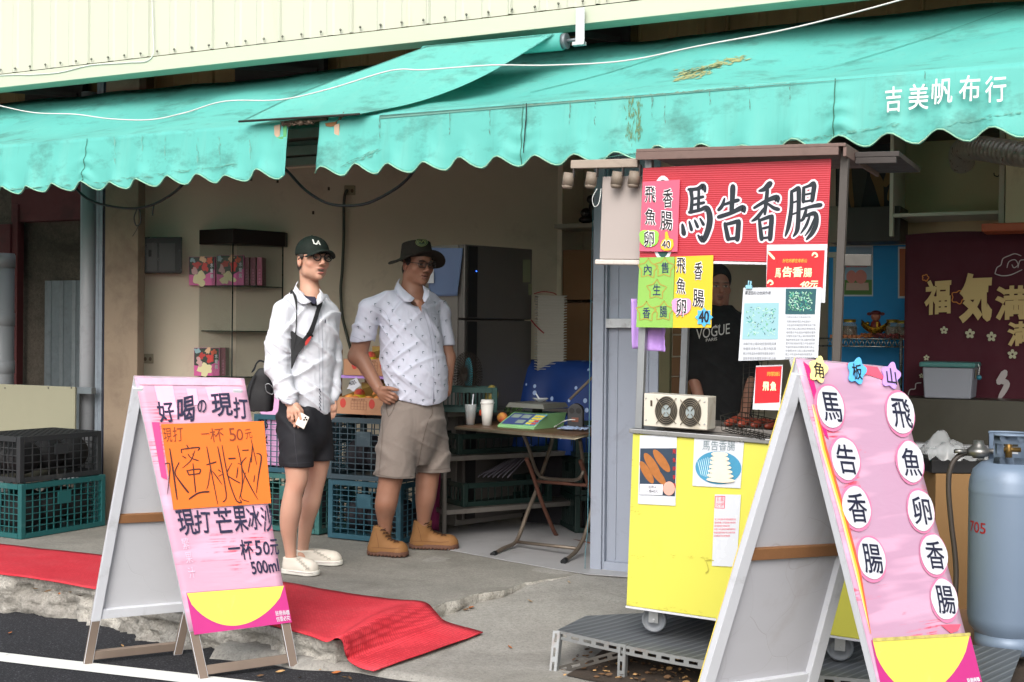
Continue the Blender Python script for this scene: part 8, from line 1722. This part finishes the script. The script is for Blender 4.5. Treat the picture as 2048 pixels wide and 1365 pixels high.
# cross-body strap and bag
def ribbon(sk, pts, lift): b = B(); sstroke(b, sk, pts, lift); return b
b = ribbon(skA0, [(640, 606, 8), (634, 622, 8), (626, 648, 8.5), (618, 668, 10), (607, 684, 11), (596, 699, 12), (587, 711, 12)], .012)
stp = thing('shoulder_bag', 'black sling bag worn behind the right arm of the man in the cap', 'bag', tuple(W_(A(515, 800, .05)))); m_bag = M('bag_black', '#17181b', .65, 0, .12, 10, .15, 200)
b.build('wide_strap', m_bag, stp, world=True)
b = B(); b.bar(W_(A(589, 709, -.110)), W_(A(560, 742, -.085)), .004, .034, up=tuple(R0+Z0)); b.build('strap_end', m_bag, stp, world=True)
b = ribbon(skA0, [(576, 577, 2.5), (585, 586, 3.5), (590, 598, 5), (592, 622, 2.6), (593, 650, 2.4), (590, 680, 2.6), (584, 712, 2.8), (580, 738, 2.8)], .010); b.build('thin_strap', m_bag, stp, world=True)
b = ribbon(skA0, [(614, 668, 7), (622, 672, 7)], .016); b.build('buckle', PAINT('buckle_black', '#0c0c0e', .35), stp, world=True); b = ribbon(skA0, [(619, 674, 4), (613, 683, 6), (610, 690, 4)], .018); b.build('red_tab', PAINT('tab_red', '#b23a36', .4), stp, world=True)
F = Field(A(485, 830, .02)-.04, A(560, 720, .02)+np.array([.05, .16, .04]), .0045); c0 = A(520, 785, .07)
F.tower([(*A(522, 823, .06), .062, .045), (*A(520, 800, .06), .074, .052), (*A(522, 770, .06), .066, .05), (*A(527, 748, .05), .045, .04), (*A(529, 737, .045), .030, .03)], .02, pw=3.2); F.plane((0, 0, -1), A(520, 824, .06)); F.warp(wavefold(1, 2.2, [(40, 20, 50, .004, .8)])); V, Q = F.mesh(); Vw = V@np.array(fa.M())[:3, :3].T+fa.o; Vl = Vw-np.array(MW[stp.name].translation); bo, Vb2, Qb2 = fmesh('pouch', Vl, Q, m_bag, stp, None, 1)
b = B(); b.tube(cr([W_(A(*p, .0)) for p in [(511, 750), (505, 765), (500, 782), (497, 800)]], 5), .004, 6); b.build('zip_cord', m_bag, stp, world=True); b = B(); b.tube(cr([W_(A(*p, -.02)) for p in [(531, 770), (533, 783), (545, 789), (547, 778), (538, 768), (531, 770)]], 5), .0025, 6, cap=False); b.build('ring_buckle', M('ring_metal', '#8c8f92', .3, .8, .1, 10), stp, world=True)

# ---------------------------------------------------------------- man in the hat
fb = Fig(838, 1108, 7.26); Bp_ = fb.L
pb = thing('person', 'man in a brown brimmed hat, patterned white shirt, khaki shorts and tan boots', 'person', mat=fb.M())
cb2, Rb = Bp_(836, 529, 0), headframe(None, radians(35), radians(-4), .02)
F = Field((-.44, -.34, .0), (.26, .36, 1.80), .0050, ((1.46, 1.74, .0034), (.84, 1.02, .0040)))
head(F, cb2, Rb, 1.02, 1.12, 0.0); PB = lambda x, y, z: cb2+(Rb[0]*x+Rb[1]*y+Rb[2]*z)*1.02
F.ell(PB(0, .03, -.092), (.045, .04, .022), Rb, .02); F.cap(Bp_(827, 553, .02), Bp_(826, 585, .03), .062, .068, .02); F.cap(Bp_(826, 585, .03), Bp_(826, 606, .03), .07, .10, .03)
F.tower([(*Bp_(828, 810, .02), .165, .14), (*Bp_(826, 740, .01), .17, .15), (*Bp_(822, 660, .02), .17, .12), (*Bp_(820, 610, .03), .15, .09)], .02, ang=radians(40))
F.cap(Bp_(738, 620, -.09), Bp_(717, 708, -.06), .056, .052, .02); F.cap(Bp_(717, 708, -.06), Bp_(757, 778, -.13), .050, .033, .012); F.ell(Bp_(712, 716, -.06), (.046, .046, .042), None, .03)
F.cap(Bp_(880, 625, .12), Bp_(895, 715, .12), .044, .043, .02); F.cap(Bp_(897, 715, .12), Bp_(893, 775, .05), .044, .032, .012); F.ell(Bp_(892, 783, .04), (.032, .036, .036), None, .012)
F.tower([(*Bp_(786, 900, -.10), .095, .10), (*Bp_(783, 950, -.11), .072, .075), (*Bp_(776, 985, -.11), .066, .070), (*Bp_(772, 1010, -.11), .064, .068), (*Bp_(770, 1040, -.08), .045, .048), (*Bp_(770, 1065, -.06), .034, .036), (*Bp_(770, 1090, -.05), .028, .030)], .012)
F.tower([(*Bp_(858, 890, .11), .092, .095), (*Bp_(856, 940, .12), .072, .075), (*Bp_(853, 975, .12), .066, .072), (*Bp_(851, 1000, .12), .060, .066), (*Bp_(848, 1030, .14), .044, .048), (*Bp_(847, 1055, .16), .034, .036), (*Bp_(848, 1076, .17), .028, .030)], .012)
# hand with the thumb over the pocket edge, fingers inside
F.ell(Bp_(766, 786, -.155), (.036, .028, .036), None, .012)
for i, (x0_, y0_, x1_, y1_, x2_, y2_) in enumerate([(776, 783, 788, 789, 795, 795), (773, 790, 785, 796, 793, 800), (768, 795, 780, 801, 788, 805), (762, 797, 772, 804, 780, 808)]):
    F.cap(Bp_(762, 786, -.155), Bp_(x0_, y0_, -.175+.006*i), .015, .0125, .008); F.cap(Bp_(x0_, y0_, -.175+.006*i), Bp_(x1_, y1_, -.180+.008*i), .0118, .0105, .003); F.cap(Bp_(x1_, y1_, -.180+.008*i), Bp_(x2_, y2_, -.165+.008*i), .0103, .009, .003)
F.cap(Bp_(764, 778, -.17), Bp_(778, 777, -.188), .015, .0125, .008); F.cap(Bp_(778, 777, -.188), Bp_(788, 779, -.194), .0118, .0108, .004); F.cap(Bp_(788, 779, -.194), Bp_(795, 780.5, -.192), .0108, .009, .004)
V, Q = F.mesh(); ftb = facetint(cb2, Rb, 1.02, '#855a44', '#74443a', '#120e0c', .08, 0, brow=.8)
fmesh('body', V, Q, m_skin, pb, ftb, 1)
# shirt
F = Field((-.46, -.36, .80), (.28, .34, 1.64), .0048)
tb_a = radians(40)
F.tower([(*Bp_(829, 812, .015), .185, .175), (*Bp_(829, 780, .01), .195, .190), (*Bp_(827, 740, .0), .197, .195), (*Bp_(824, 700, .005), .190, .175), (*Bp_(821, 655, .01), .190, .150), (*Bp_(820, 625, .015), .185, .130), (*Bp_(821, 606, .02), .155, .108), (*Bp_(822, 592, .025), .115, .088), (*Bp_(821, 583, .03), .09, .07)], .02, ang=tb_a, pw=2.1)
F.cap(Bp_(742, 618, -.09), Bp_(775, 600, -.05), .062, .055, .05); F.cap(Bp_(878, 620, .12), Bp_(860, 600, .07), .052, .048, .05)
F.cap(Bp_(740, 620, -.09), Bp_(724, 682, -.075), .069, .073, .016); F.cap(Bp_(879, 622, .12), Bp_(889, 690, .125), .060, .065, .02)
F.cap(Bp_(834, 562, -.03), Bp_(836, 594, -.080), .062, .056, .006, 's'); F.cap(Bp_(836, 594, -.090), Bp_(846, 626, -.175), .052, .014, .005, 's')
sd_ = Bp_(724, 684, -.075)-Bp_(740, 620, -.09); sd_ /= np.linalg.norm(sd_)
X = F.xs[:, None, None]; Yg = F.ys[None, :, None]; Zg = F.zs[None, None, :]; pc_ = Bp_(722, 683, -.075); cut = (X-pc_[0])*sd_[0]+(Yg-pc_[1])*sd_[1]+(Zg-pc_[2])*sd_[2]+(X-pc_[0])*.35
armm = (X < Bp_(752, 700)[0]-.28*(Zg-Bp_(752, 690)[2])); F.D = np.where(armm, np.maximum(F.D, cut), F.D).astype(np.float32)
arm2 = X > Bp_(884, 700)[0]; F.D = np.where(arm2 & (Zg < Bp_(890, 692, .12)[2]) & (Yg > .02), np.maximum(F.D, Bp_(890, 688, .12)[2]-Zg), F.D).astype(np.float32)
fo2 = wavefold(3, 2.9, [(13, 9, 20, .0075, .55), (-20, 10, 22, .0080, .55), (34, -18, 40, .0040, .7)]); F.warp(fo2)
hem = np.interp(F.xs, [Bp_(x, 800)[0] for x in (750, 765, 800, 830, 858, 880, 896)], [Bp_(830, y)[2] for y in (782, 786, 797, 804, 810, 806, 796)])[:, None, None]; F.D = np.where(armm & (Yg < -.02) & (Zg > Bp_(720, 725)[2]), F.D, np.maximum(F.D, hem-Zg)).astype(np.float32)
V, Q = F.mesh(); m_ws3 = CLOTH('white_patterned_shirt', '#b4b7c6'); shB, Vs, Qs = fmesh('shirt', V, Q, m_ws3, pb, None, 1); skB = Skin(Vs, Qs, fb.M())
b = B(); r = random.Random(21); k = 0
for row, y in enumerate(range(608, 806, 16)):
    for c_ in range(9):
        x = 706+c_*23+(11 if row % 2 else 0)+r.uniform(-3, 3); yy = y+r.uniform(-3, 3)
        if y > 690 and x < 757: continue
        if 852 < x < 866 or x > 893: continue
        if y < 625 and (x < 735 or 790 < x < 850): continue
        if skB.bvh.ray_cast(Vector(CAM), Vector(ray(x, yy)))[0] is None or skB.bvh.ray_cast(Vector(CAM), Vector(ray(x+4, yy+3)))[0] is None or skB.bvh.ray_cast(Vector(CAM), Vector(ray(x-4, yy-3)))[0] is None: continue
        f_ = 1 if (row+c_) % 2 else -1; sstroke(b, skB, [(x-f_*2.0, yy-2.2, .9), (x+f_*1.2, yy-1.2, 1.1), (x+f_*.6, yy+2.6, .6)]); sstroke(b, skB, [(x+f_*1.0, yy-2.6, .6), (x+f_*1.8, yy-1.0, .5)])
b.build('bird_print', PAINT('teal_print', '#41525c', .8), pb, world=True)
b = B()
for pts in ([(846, 622, .9), (855, 650, .9), (863, 690, .9), (867, 740, .9), (867, 780, .9), (866, 808, .9)], [(852, 618, .7), (862, 650, .7), (870, 690, .7), (873, 740, .7)], [(862, 628, .6), (880, 630, .6)], [(862, 628, .6), (868, 655, .6), (875, 662, .6)], [(745, 612, .7), (768, 622, .7), (778, 640, .7), (780, 662, .7)], [(703, 672, .7), (722, 680, .7), (745, 692, .7)]): sstroke(b, skB, pts)
b.build('seams', PAINT('shirt_seam2', '#9497a8', .8), pb, world=True)
b = B(); sstroke(b, skB, [(867, 783, 1.2), (867, 795, 1.8), (866, 807, 2.0)]); b.build('hem_slit', PAINT('dark_slit', '#15161c', .8), pb, world=True)
b = B(); b.add([Bp_(*p) for p in [(828, 600, -.148), (838, 600, -.15), (843, 604, -.148), (843, 625, -.162), (836, 613, -.16)]], [(0, 1, 2, 3, 4)], False); b.build('chest_opening', M('tan_skin', '#855a44', .5, 0, .03, 9, .03), pb)
G = [[(801, 556, .03), (797, 566, -.01), (806, 577, -.07), (818, 588, -.11), (829, 597, -.14)], [(796, 561, .03), (791, 573, -.02), (799, 586, -.09), (811, 598, -.13), (824, 603, -.155)], [(793, 567, .03), (788, 580, -.03), (797, 593, -.10), (809, 604, -.14), (820, 604, -.16)]]
collar(fb, Bp_, G, m_ws3, pb); G = [[(845, 597, -.13), (848, 584, -.10), (845, 571, -.05)], [(848, 604, -.15), (857, 592, -.12), (855, 577, -.05)], [(850, 606, -.15), (860, 590, -.115), (858, 578, -.05)]]; collar(fb, Bp_, G, m_ws3, pb)
# shorts
F = Field((-.32, -.34, .36), (.28, .34, 1.0), .0048)
F.tower([(*Bp_(832, 930, .0), .07, .07), (*Bp_(829, 900, .0), .13, .11), (*Bp_(828, 850, .0), .185, .155), (*Bp_(827, 800, .01), .182, .155)], .03, ang=tb_a)
F.tower([(*Bp_(790, 985, -.11), .118, .118), (*Bp_(790, 940, -.11), .116, .116), (*Bp_(794, 880, -.10), .112, .112), (*Bp_(802, 820, -.07), .105, .10)], .035, ang=tb_a); F.tower([(*Bp_(866, 970, .12), .105, .110), (*Bp_(865, 920, .12), .103, .108), (*Bp_(861, 870, .11), .102, .106), (*Bp_(850, 820, .07), .095, .10)], .035, ang=tb_a)
F.warp(wavefold(3, 5.5, [(14, 6, 14, .0075, .8), (-13, 10, 18, .0070, .8), (20, 8, 40, .0035, 1)])); X = F.xs[:, None, None]; Yg = F.ys[None, :, None]; Zg = F.zs[None, None, :]
bo_ = np.where(X < Bp_(834, 950)[0], Bp_(790, 953, -.11)[2]-.06*(X-Bp_(790, 950)[0]), Bp_(868, 944, .1)[2]); F.D = np.maximum(F.D, (bo_-Zg).astype(np.float32)); V, Q = F.mesh()
m_kh = CLOTH('khaki_twill', '#746b65'); sB, Vx, Qx = fmesh('shorts', V, Q, m_kh, pb, None, 1); sk = Skin(Vx, Qx, fb.M())
b = B()
for pts in ([(773, 806, 1), (774, 822, 1.2), (777, 834, 1)], [(777, 834, .8), (785, 824, .8), (792, 803, .8)], [(863, 812, 1), (864, 828, 1), (858, 838, 1.2)], [(750, 948, .7), (790, 955, .7), (830, 953, .7)], [(836, 941, .7), (870, 940, .7), (903, 936, .7)], [(766, 840, .6), (764, 890, .6), (758, 948, .6)], [(856, 842, .8), (846, 880, .8), (836, 930, 1)]): sstroke(b, sk, pts)
b.build('shorts_seams', PAINT('khaki_seam', '#4e443d', .8), pb, world=True); b = B(); sstroke(b, sk, [(784, 806, 3), (793, 803, 4), (796, 798, 3)]); b.build('pocket_opening', PAINT('pocket_dark', '#2b2019', .8), pb, world=True)
# boots
m_bt = M('boot_tan', '#7a5530', .75, 0, .12, 12, .2, 120, dirt='#6f4a26', df=.3); m_bs = M('boot_sole', '#573a2d', .7, 0, .08, 14, .1); gl = lambda px, py: np.array([(PZ(px, py, 0)-fb.o)@R0, (PZ(px, py, 0)-fb.o)@F0, 0.002])
for hl, to, ank, ey in (((742, 1110), (811, 1114), Bp_(768, 1058, -.05), 1), ((822, 1097), (914, 1099), Bp_(847, 1046, .17), 1)):
    up, k1, k2 = shoe(fb, gl(*hl), gl(*to), .108, .168, .030, (m_bt, m_bs), 'boot', pb, ank, 'boot'); b = B(); hx, hy = hl; tx, ty = to; sc_ = (tx-hx)/80
    for k in range(6):
        cx = hx+(24+k*5.2)*sc_+2; cy = hy-50+k*6.2
        if k > 3: cx += (k-3)*2; cy = hy-32+(k-3)*3.0
        sstroke(b, k1, [(cx-4, cy+2, 1.8), (cx+6, cy-2, 1.8)], .004); sstroke(b, k1, [(cx-3, cy-1.5, 1.8), (cx+7, cy+2, 1.8)], .004)
    b.build('laces', PAINT('lace_brown', '#3a2110', .8), pb, world=True)
    b = B(); sstroke(b, k1, [(hx+12*sc_, hy-44, .7), (hx+16*sc_, hy-28, .7), (hx+18*sc_, hy-14, .7)], .002); sstroke(b, k1, [(hx+2*sc_, hy-14, .7), (hx+24*sc_, hy-14, .7), (hx+50*sc_, hy-12, .7), (hx+66*sc_, hy-13, .7)], .002); b.build('stitching', PAINT('stitch', '#53341a', .8), pb, world=True)
    if hx == 742:
        b = B(); sstroke(b, k1, [(hx+20*sc_, hy-57, 5), (hx+30*sc_, hy-59, 5)], .004); b.build('tongue_label', PAINT('label_dark', '#2b2a10', .6), pb, world=True)
# hat
F = Field(cb2-np.array([.22, .22, .1]), cb2+np.array([.22, .22, .18]), .0036)
Xc = F.xs[:, None, None]-cb2[0]; Rh = headframe(None, radians(40), radians(7), .05); Yc = F.ys[None, :, None]-cb2[1]; Zc = F.zs[None, None, :]-cb2[2]; qx = Rh[0][0]*Xc+Rh[0][1]*Yc+Rh[0][2]*Zc; qy = Rh[1][0]*Xc+Rh[1][1]*Yc+Rh[1][2]*Zc+.012; qz = Rh[2][0]*Xc+Rh[2][1]*Yc+Rh[2][2]*Zc
rr_ = np.sqrt((qx/.090)**2+(qy/.110)**2); tap = 1-.16*np.clip((qz-.04)/.10, 0, 1); crown = np.maximum((rr_-tap)*.09, np.maximum(qz-.142+.02*rr_**2, .030-qz)); th_ = np.arctan2(qy, qx)
rad = np.sqrt(qx**2+qy**2)+1e-6; brim_r = .168; drop = .040-.20*np.maximum(rad-.095, 0)-.030*np.cos(2*th_)*np.clip((rad-.09)/.07, 0, 1)-.020*np.sin(th_)*0-.05*np.maximum(-qy, 0)
brim = np.maximum(np.maximum(np.abs(qz-drop)-.0032, rad-brim_r), .07-rad); h = np.clip(.5+.5*(crown-brim)/.010, 0, 1); F.D = (crown+(brim-crown)*h-.010*h*(1-h)).astype(np.float32)
V, Q = F.mesh(); hat, Vc, Qc = fmesh('hat', V, Q, M('hat_brown', '#1e1812', .85, 0, .15, 9, .25, 250), pb, None, 1); sk = Skin(Vc, Qc, fb.M())
b = B(); plX = Pl(PD(843, 486, 7.0), PD(853, 486, 7.0), PD(843, 476, 7.0)); stick(b, plX, ell(843, 485.5, 11, 8, .0, 24), 0); sk.drape(b, .003); b.build('hat_badge', PAINT('badge_green', '#3b4a3a', .6), pb, world=True)
b = B()
for e_ in ((11, 8), (8, 5.6)): brush(b, plX, [(843+e_[0]*cos(a), 485.5+e_[1]*sin(a), .9) for a in np.linspace(0, 2*pi, 22)])
brush(b, plX, [(836, 487, 1.2), (840, 483, 1.2), (843, 486, 1.2), (846, 482, 1.2), (850, 487, 1.2)]); sk.drape(b, .0045); b.build('badge_embroidery', PAINT('badge_olive', '#79804e', .7), pb, world=True)
F = Field(cb2-.15, cb2+.13, .0036)
for s_ in (-1, 1): F.ell(PB(s_*.074, .006, .022), (.010, .034, .034), Rb, .006)
F.ell(PB(0, -.062, -.030), (.064, .052, .062), Rb, .006); V, Q = F.mesh(); fmesh('hair', V, Q, M('black_hair', '#0f0c0b', .6, 0, .3, 90, .4, 200), pb, None, 1)
glasses(fb, PB, pb, (.0235, .0185), 5, PAINT('frame_thin', '#1a1412', .3), GLASS('lens_tinted', '#2a201c', .45, .04))

# ---------------------------------------------------------------- vendor inside the cart
fc = Fig(1445, 1100, 7.0); Cp = fc.L
pcx = thing('person', 'vendor in a black lettered top, half hidden behind the cart signs', 'person', mat=fc.M())
cc_, Rc = Cp(1434, 572, 0), headframe(None, radians(8), radians(-4), .0)
F = Field((-.30, -.20, .0), (.34, .22, 1.72), .0056, ((1.36, 1.66, .0042),))
head(F, cc_, Rc, .93, 1.12); F.cap(Cp(1436, 590, .01), Cp(1438, 625, .02), .052, .06, .02)
F.tower([(*Cp(1440, 900, .02), .16, .12), (*Cp(1440, 760, .02), .14, .11), (*Cp(1438, 660, .02), .16, .11), (*Cp(1438, 625, .02), .11, .08)], .02)
F.cap(Cp(1398, 645, .02), Cp(1386, 750, -.02), .045, .038, .02); F.cap(Cp(1386, 750, -.02), Cp(1405, 825, -.12), .036, .026, .012); F.cap(Cp(1480, 645, .02), Cp(1500, 740, .0), .045, .038, .02); F.cap(Cp(1500, 740, .0), Cp(1490, 825, -.12), .036, .026, .012)
for wx, sg in ((1405, 1), (1490, -1)): hand(F, Cp(wx, 825, -.12), (sg*.35, -.5, -.6), (0, -.4, .9), sg, (.5, .5, .4))
for x in (1422, 1458): F.tower([(*Cp(x, 1140, 0), .03, .05), (*Cp(x, 1090, 0), .035, .04), (*Cp(x, 1030, 0), .05, .055), (*Cp(x, 960, 0), .06, .06), (*Cp(x, 860, 0), .08, .085)], .02)
F.ell(Cp(1422, 1132, -.05), (.04, .11, .03), None, .02); F.ell(Cp(1458, 1132, -.05), (.04, .11, .03), None, .02); F.plane((0, 0, -1), (0, 0, .008))
V, Q = F.mesh(); fmesh('body', V, Q, m_skin, pcx, facetint(cc_, Rc, .93, '#8a5c48', '#6f3d36', '#120d0b'), 1)
F = Field((-.34, -.24, .55), (.38, .26, 1.46), .0056)
F.tower([(*Cp(1442, 940, .02), .19, .15), (*Cp(1442, 840, .02), .175, .14), (*Cp(1441, 740, .02), .165, .13), (*Cp(1439, 670, .02), .175, .13), (*Cp(1438, 640, .02), .165, .11), (*Cp(1438, 620, .02), .10, .08), (*Cp(1438, 609, .02), .072, .062)], .02)
F.cap(Cp(1398, 648, .02), Cp(1387, 745, -.02), .062, .060, .03); F.cap(Cp(1480, 648, .02), Cp(1500, 745, .0), .060, .058, .03); F.warp(wavefold(2, 1.9, [(30, 10, 40, .004, .8)])); V, Q = F.mesh(); so_, Vx, Qx = fmesh('top', V, Q, M('black_cotton', '#0e0e10', .85, 0, .1, 8, .1, 300), pcx, None, 1); sk = Skin(Vx, Qx, fc.M())
b = B(); plX = Pl(PD(1440, 680, 6.7), PD(1450, 680, 6.7), PD(1440, 670, 6.7)); ptext(b, plX, 'VOGUE', (1393, 680), (1459, 668), (1393, 659), bold=0, shear=0); ptext(b, plX, 'PARIS', (1412, 684), (1434, 681), (1412, 678), bold=.01); ptext(b, plX, 'Rich', (1428, 658), (1440, 656), (1429, 651), shear=.3); sk.drape(b, .003); b.build('lettering', PAINT('shirt_white_print', '#b9b5b2', .7), pcx, world=True)
F = Field((-.26, -.2, .05), (.30, .2, .85), .007)
for x in (1420, 1460): F.tower([(*Cp(x, 1085, 0), .062, .07), (*Cp(x, 1000, 0), .07, .075), (*Cp(x, 900, 0), .09, .10), (*Cp(1440, 830, 0), .13, .12)], .03)
V, Q = F.mesh(); fmesh('trousers', V, Q, MATS['black_cotton'], pcx, None, 1)
F = Field(cc_-.16, cc_+.16, .0042); PC = lambda x, y, z: cc_+(Rc[0]*x+Rc[1]*y+Rc[2]*z)*.93
F.ell(PC(0, -.022, .040), (.084, .098, .090), Rc, .01); F.ell(PC(0, .075, -.02), (.066, .060, .085), Rc, .006, 's'); F.ell(PC(0, -.10, .01), (.04, .04, .04), Rc, .01); V, Q = F.mesh(); fmesh('hair', V, Q, MATS['black_hair'], pcx, None, 1)

# ================================================================== WEAR AND STAINS
def obj_skin(o):
    bpy.context.view_layer.update(); mw = o.matrix_world; me = o.data; V = np.array([tuple(mw@v.co) for v in me.vertices]); s = Skin.__new__(Skin)
    s.bvh = BVHTree.FromPolygons([tuple(v) for v in V], [tuple(p.vertices) for p in me.polygons]); s.last = V[0]; return s
def child(t, n): return [c for c in t.children if c.name.split('.')[0] == n][0]
skT, skV = obj_skin(child(aR, 'canopy')), obj_skin(child(aR, 'valance')); skL = obj_skin(child(aL, 'valance'))
def blotch(t, sk, name, col, strokes_, lift=.003, seed=0, n=26):
    r = random.Random(seed); b = B()
    for (x0, y0, x1, y1, w) in strokes_:
        for k in range(n):
            u = r.random(); x, y = x0+(x1-x0)*u+r.gauss(0, w*.35), y0+(y1-y0)*u+r.gauss(0, w*.3); L_ = r.uniform(2, 9); a = math.atan2(y1-y0, x1-x0)+r.gauss(0, .15)
            brush(b, sk, [(x-L_*cos(a), y-L_*sin(a), .4), (x, y, r.uniform(.8, 2.4)), (x+L_*cos(a), y+L_*sin(a), .4)], lift+.0001*(k % 9), 0, 3, .0, .3)
    b.build(name, PAINT(name+'_c'+col.strip('#'), col, .8, .3), t, world=True)
blotch(aR, skT, 'rust_stain', '#93996a', [(1352, 152, 1440, 130, 12), (1420, 132, 1490, 118, 13), (1350, 160, 1420, 146, 9)], seed=1, n=70)
blotch(aR, skT, 'mould_stain', '#3f5436', [(1368, 150, 1442, 132, 5)], .0045, seed=2, n=30)
blotch(aR, skV, 'mould_stain', '#5c7a5a', [(1262, 196, 1262, 285, 14), (1278, 200, 1278, 280, 10)], seed=3, n=60)
blotch(aR, skV, 'mould_stain', '#5f9a8e', [(1680, 268, 1800, 248, 7), (1560, 285, 1670, 272, 5), (1200, 318, 1340, 296, 4), (1900, 250, 2040, 225, 6), (690, 330, 760, 300, 8)], seed=4, n=34)
blotch(aR, skV, 'dirt_line', '#6f8a7a', [(1052, 211, 1340, 187, 1.6), (1340, 187, 1660, 156, 1.4), (1690, 150, 2040, 118, 1.6)], seed=5, n=60)
blotch(aR, skV, 'dirt_streak', '#5c8a80', [(x, 195-(x-1100)*.09, x, 230-(x-1100)*.09+h, 2) for x, h in ((1140, 20), (1190, 34), (1305, 20), (1330, 40), (1420, 20), (1500, 26), (1580, 14), (1850, 20), (760, 30), (900, 20), (980, 30))], seed=6, n=9)
blotch(aL, skL, 'mould_stain', '#5f9a8e', [(60, 375, 170, 368, 4), (190, 365, 330, 350, 5), (340, 345, 470, 330, 5), (20, 380, 60, 378, 3)], seed=7, n=24)
blotch(aL, skL, 'dirt_streak', '#6ba79c', [(x, 275, x+1, 325, 3) for x in (230, 285, 330, 395, 440, 500)], seed=8, n=8)
b = B(); sstroke(b, skV, [(1054, 208, 2), (1053, 240, 2.4), (1050, 275, 2.2), (1048, 306, 2)], .006); b.build('black_stitching', PAINT('black_thread', '#1c2a28', .8), aR, world=True)
for (p0, p1, nm) in (((1060, 186), (1340, 108), 0), ((1690, 128), (2040, 12), 1)):
    b = B(); sstroke(b, skT, [(p0[0], p0[1], 1.0), ((p0[0]+p1[0])/2, (p0[1]+p1[1])/2+4, 1.0), (p1[0], p1[1], 1.0)], .004); b.build('canopy_seam', PAINT('seam_dark', '#4f9a8e', .8), aR, world=True)
# scuffs and grime on the cart front
b = B(); r = random.Random(9)
for (x0, y0, x1, y1, n) in ((1262, 1112, 1290, 1116, 8), (1340, 1112, 1352, 1114, 4), (1372, 1112, 1425, 1118, 10), (1256, 1205, 1420, 1228, 16), (1262, 1022, 1280, 1026, 5), (1266, 870, 1262, 1190, 10)):
    for k in range(n): u = r.random(); x, y = x0+(x1-x0)*u, y0+(y1-y0)*u+r.uniform(-3, 3); brush(b, plB, [(x-r.uniform(1, 5), y, .3), (x, y+.4, r.uniform(.5, 1.2)), (x+r.uniform(1, 5), y+r.uniform(-1, 1), .3)], .0006, 0, 3, .00001, .3)
brush(b, plB, [(1413, 1124, 1), (1417, 1140, 2), (1412, 1146, 3)], .0008); brush(b, plB, [(1410, 1122, 2), (1420, 1120, 2.5), (1428, 1122, 2)], .0009)
b.build('scuffs', PAINT('scuff_olive', '#a39c3c', .7, .3), cart, world=True)
